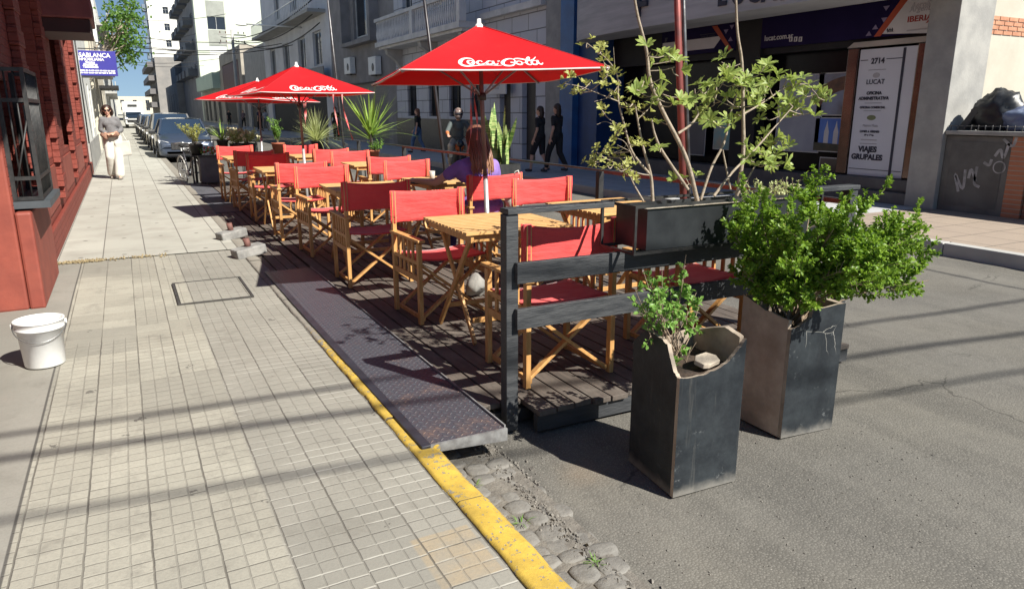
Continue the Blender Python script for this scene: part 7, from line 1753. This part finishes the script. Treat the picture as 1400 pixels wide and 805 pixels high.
for k in range(4): z = .95 + k * .045; mb.tube([Cb(.42, .80 + k * .045, -.14), Cb(.66, .80 + k * .045, -.14), Cb(.66, .80 + k * .045, .14), Cb(.42, .80 + k * .045, .14), Cb(.42, .80 + k * .045, -.14)], .004, 4)
for k in range(9): y = .42 + .03 * k; mb.tube([Cb(y, .94, -.14), Cb(y, .79, -.12), Cb(y, .79, .12), Cb(y, .94, .14)], .003, 3)
mb.build('basket', GREYSTEEL, bk)
# ================================================================ tree, poles, cables
def bigtree(base, crown, rad, seed, label, nleaf=9000):
    random.seed(seed); base = Vector(base); t = thing('street_tree', base, label, 'tree'); lv, tw = MB(), MB(); c = Vector(crown)
    P = catmull([base, base.lerp(c, .4) + Vector((-.2, 0, .5)), c], 6); tw.tube(P, [.2 * (1 - .7 * k / (len(P) - 1)) for k in range(len(P))], 10)
    clumps = []
    for i in range(22):
        d = rnd_dir(); q = c + Vector((d.x * rad[0], d.y * rad[1], d.z * rad[2])) * random.uniform(.45, 1.0); clumps.append(q)
        o = P[random.randint(len(P) // 2, len(P) - 1)]; tw.tube(catmull([o, o.lerp(q, .5) + rnd_dir() * .25, q], 4), [.05, .045, .04, .035, .03, .022, .018, .012, .008], 5)
    for i in range(nleaf):
        q = random.choice(clumps); r = random.choice((.15, .25, .35)); p = q + Vector((random.gauss(0, r), random.gauss(0, r), random.gauss(0, r * .6)))
        leafgeo(lv, p, rnd_dir() + Vector((0, 0, -.3)), .17, .10)
    tw.build('trunk', BARK, t, recalc=False); lv.build('crown', LEAF_TREE, t, recalc=False)
bigtree((-2.2, 33, 0), atY(170, 34, 33), (.72, 1.2, 1.35), 5, 'leafy street tree leaning out above the blue hanging sign', 1150)
# concrete utility pole with cross arms
def upole(px, X, h, label):
    c = atX(px, 200, X); g = Vector((X, c.y, 0)); t = thing('utility_pole', g, label, 'utility pole'); mb = MB(); mb.tube([g, g + Vector((0, 0, h))], [.17, .11], 12); mb.build('pole', CONCL, t)
    mb = MB()
    for z in (h - .4, h - 1.1): mb.bar(g + Vector((-1.1, 0, z)), g + Vector((1.1, 0, z)), .09, .09)
    parts(mb, 'crossarm', CONC, t); mb = MB()
    for x in (-.95, -.5, .5, .95):
        for z in (h - .3, h - 1.0): mb.lathe([(.03, 0), (.05, .05), (.03, .1), (.05, .15), (.001, .18)], g + Vector((x, 0, z)), 8)
    parts(mb, 'insulator', M('brown_insulator', (.12, .05, .03), None, 4, .3), t); return g
g1 = upole(331, 9.1, 8.2, 'concrete utility pole with cross arms on the far pavement near the corner shop')
mb = MB(); 
la = thing('street_lamp', (11.4, 60, 5), 'pale street lamp arm reaching from the white modern house', 'street lamp'); a = atX(392, 37, 10.6); mb.tube([(11.6, a.y, a.z), (8.2, a.y + 2, a.z + .25)], .05, 8); mb.build('arm', WHITE, la); mb = MB(); mb.ell((8.0, a.y + 2, a.z + .2), (.4, .15, .09)); mb.build('lamp_head', WHITE, la)
CAB = M('black_cable', (.02, .02, .022), None, 4, .6)
def cable(a, b, r, sag, label, group='overhead cables across the street'):
    a, b = Vector(a), Vector(b); P = [a.lerp(b, k / 14) - Vector((0, 0, sag * 4 * (k / 14) * (1 - k / 14))) for k in range(15)]
    mb = MB(); mb.tube(P, r, 6); o = mb.build('overhead_cable', CAB, loc=a); tag(o, label, 'cable', group); return o
# cables whose blurred shadows cross the pavement and the road (they hang over the street behind the camera)
SUN_AZ, SUN_EL = R(25), R(43)
SD = Vector((math.sin(SUN_AZ) * math.cos(SUN_EL), -math.cos(SUN_AZ) * math.cos(SUN_EL), math.sin(SUN_EL)))
def lift(p, h): p = Vector((p[0], p[1], p[2] if len(p) > 2 else 0)); return p + SD * ((h - p.z) / SD.z)
def sh_cable(p0, p1, h, r, label):
    p0, p1 = Vector((*p0, 0)), Vector((*p1, 0)); d = p1 - p0
    a = p0 + d * ((-3.5 - p0.x) / d.x); b = p0 + d * ((12.5 - p0.x) / d.x); a.z = b.z = 0
    cable(lift(a, h), lift(b, h + .15), r, .0, label)
sh_cable((-.6, 3.16), (.85, 2.95), 6.8, .018, 'black cable across the street casting the pavement shadow nearest to the camera')
def rd_cable(p0, p1, h, r, label):
    p0, p1 = Vector((p0[0], p0[1], -.15)), Vector((p1[0], p1[1], -.15)); d = p1 - p0; a = p0 - d * 3; b = p1 + d * 2.0
    cable(lift(a, h), lift(b, h), r, 0, label)
rd_cable((4.99, 3.72), (7.24, 3.52), 6.4, .02, 'black cable shading the asphalt in a straight band right of the big bush')
rd_cable((4.33, 3.2), (6.14, 2.94), 6.9, .026, 'thicker black cable shading the asphalt nearer to the camera')
rd_cable((7.73, 5.01), (7.71, 3.76), 6.0, .018, 'black cable running along the street above the far kerb')
# cables seen in the sky down the street
for k, (xa, ya, za, xb, yb, zb) in enumerate(((-.8, 60, 7.0, 11.6, 66, 7.4), (-.8, 72, 7.4, 11.6, 74, 7.2), (-.8, 90, 8.8, 11.6, 84, 7.6), (-.8, 50, 5.4, 11.6, 60, 6.6), (-.8, 100, 7.4, 11.6, 100, 7.9), (-.8, 120, 8.5, 11.6, 118, 8.0), (-.8, 44, 4.7, 11.6, 56, 6.2), (-.8, 140, 12, 11.6, 125, 13), (-.8, 80, 10, 11.6, 90, 12))):
    cable((xa, ya, za), (xb, yb, zb), .03, .5, 'thin dark sky cable %s' % ('above the truck', 'between the corner shop and the pale block', 'in front of the white tower', 'behind the blue sign', 'low above the far cars', 'near the apartment tower', 'closest beyond the sign', 'highest before the white tower', 'slanting in front of the apartment tower')[k])
for k in range(3): cable((8.2 + k * .9, g1.y, 7.6 - k * .2), (11.2, 46, 8.3 - k * .8), .035, .9, ('lowest', 'middle', 'highest')[2 - k] + ' sagging cable from the utility pole to the white modern house')
cable((11.3, 45, 3.1), (11.3, 19.7, 3.4), .015, .25, 'cable stapled along the grey and classical house fronts')
# ================================================================ sky, sun, camera
w = bpy.data.worlds.new('World'); scene.world = w; w.use_nodes = True; nt = w.node_tree; bgn = nt.nodes['Background']
sky = nt.nodes.new('ShaderNodeTexSky'); sky.sky_type = 'NISHITA'; sky.sun_disc = False; sky.sun_elevation = SUN_EL; sky.sun_rotation = math.pi - SUN_AZ
sky.air_density = 1.0; sky.dust_density = .0; sky.ozone_density = 2.5
gco = nt.nodes.new('ShaderNodeTexCoord'); up_ = nt.nodes.new('ShaderNodeVectorMath'); up_.operation = 'ADD'; up_.inputs[1].default_value = (0, 0, .11); nrm_ = nt.nodes.new('ShaderNodeVectorMath'); nrm_.operation = 'NORMALIZE'
nt.links.new(gco.outputs['Generated'], up_.inputs[0]); nt.links.new(up_.outputs[0], nrm_.inputs[0]); nt.links.new(nrm_.outputs[0], sky.inputs[0]); nt.links.new(sky.outputs[0], bgn.inputs[0]); bgn.inputs[1].default_value = .05
sl = bpy.data.lights.new('sun', 'SUN'); sl.energy = 5.0; sl.angle = R(.5); sl.color = (1, .965, .87)
so = bpy.data.objects.new('sun', sl); COL.objects.link(so); so.rotation_euler = (-SD).to_track_quat('-Z', 'Y').to_euler(); so.location = (0, 0, 30)
cd = bpy.data.cameras.new('camera'); co_ = bpy.data.objects.new('camera', cd); COL.objects.link(co_); cd.sensor_width = 36; cd.lens = FPX / 1400 * 36; cd.clip_end = 3000; cd.clip_start = .05
co_.location = (0, 0, CAM_H); co_.rotation_euler = (math.pi / 2 - PITCH, 0, -YAW); scene.camera = co_
scene.view_settings.view_transform = 'Standard'; scene.view_settings.look = 'None'; scene.view_settings.gamma = 1; scene.view_settings.exposure = .92
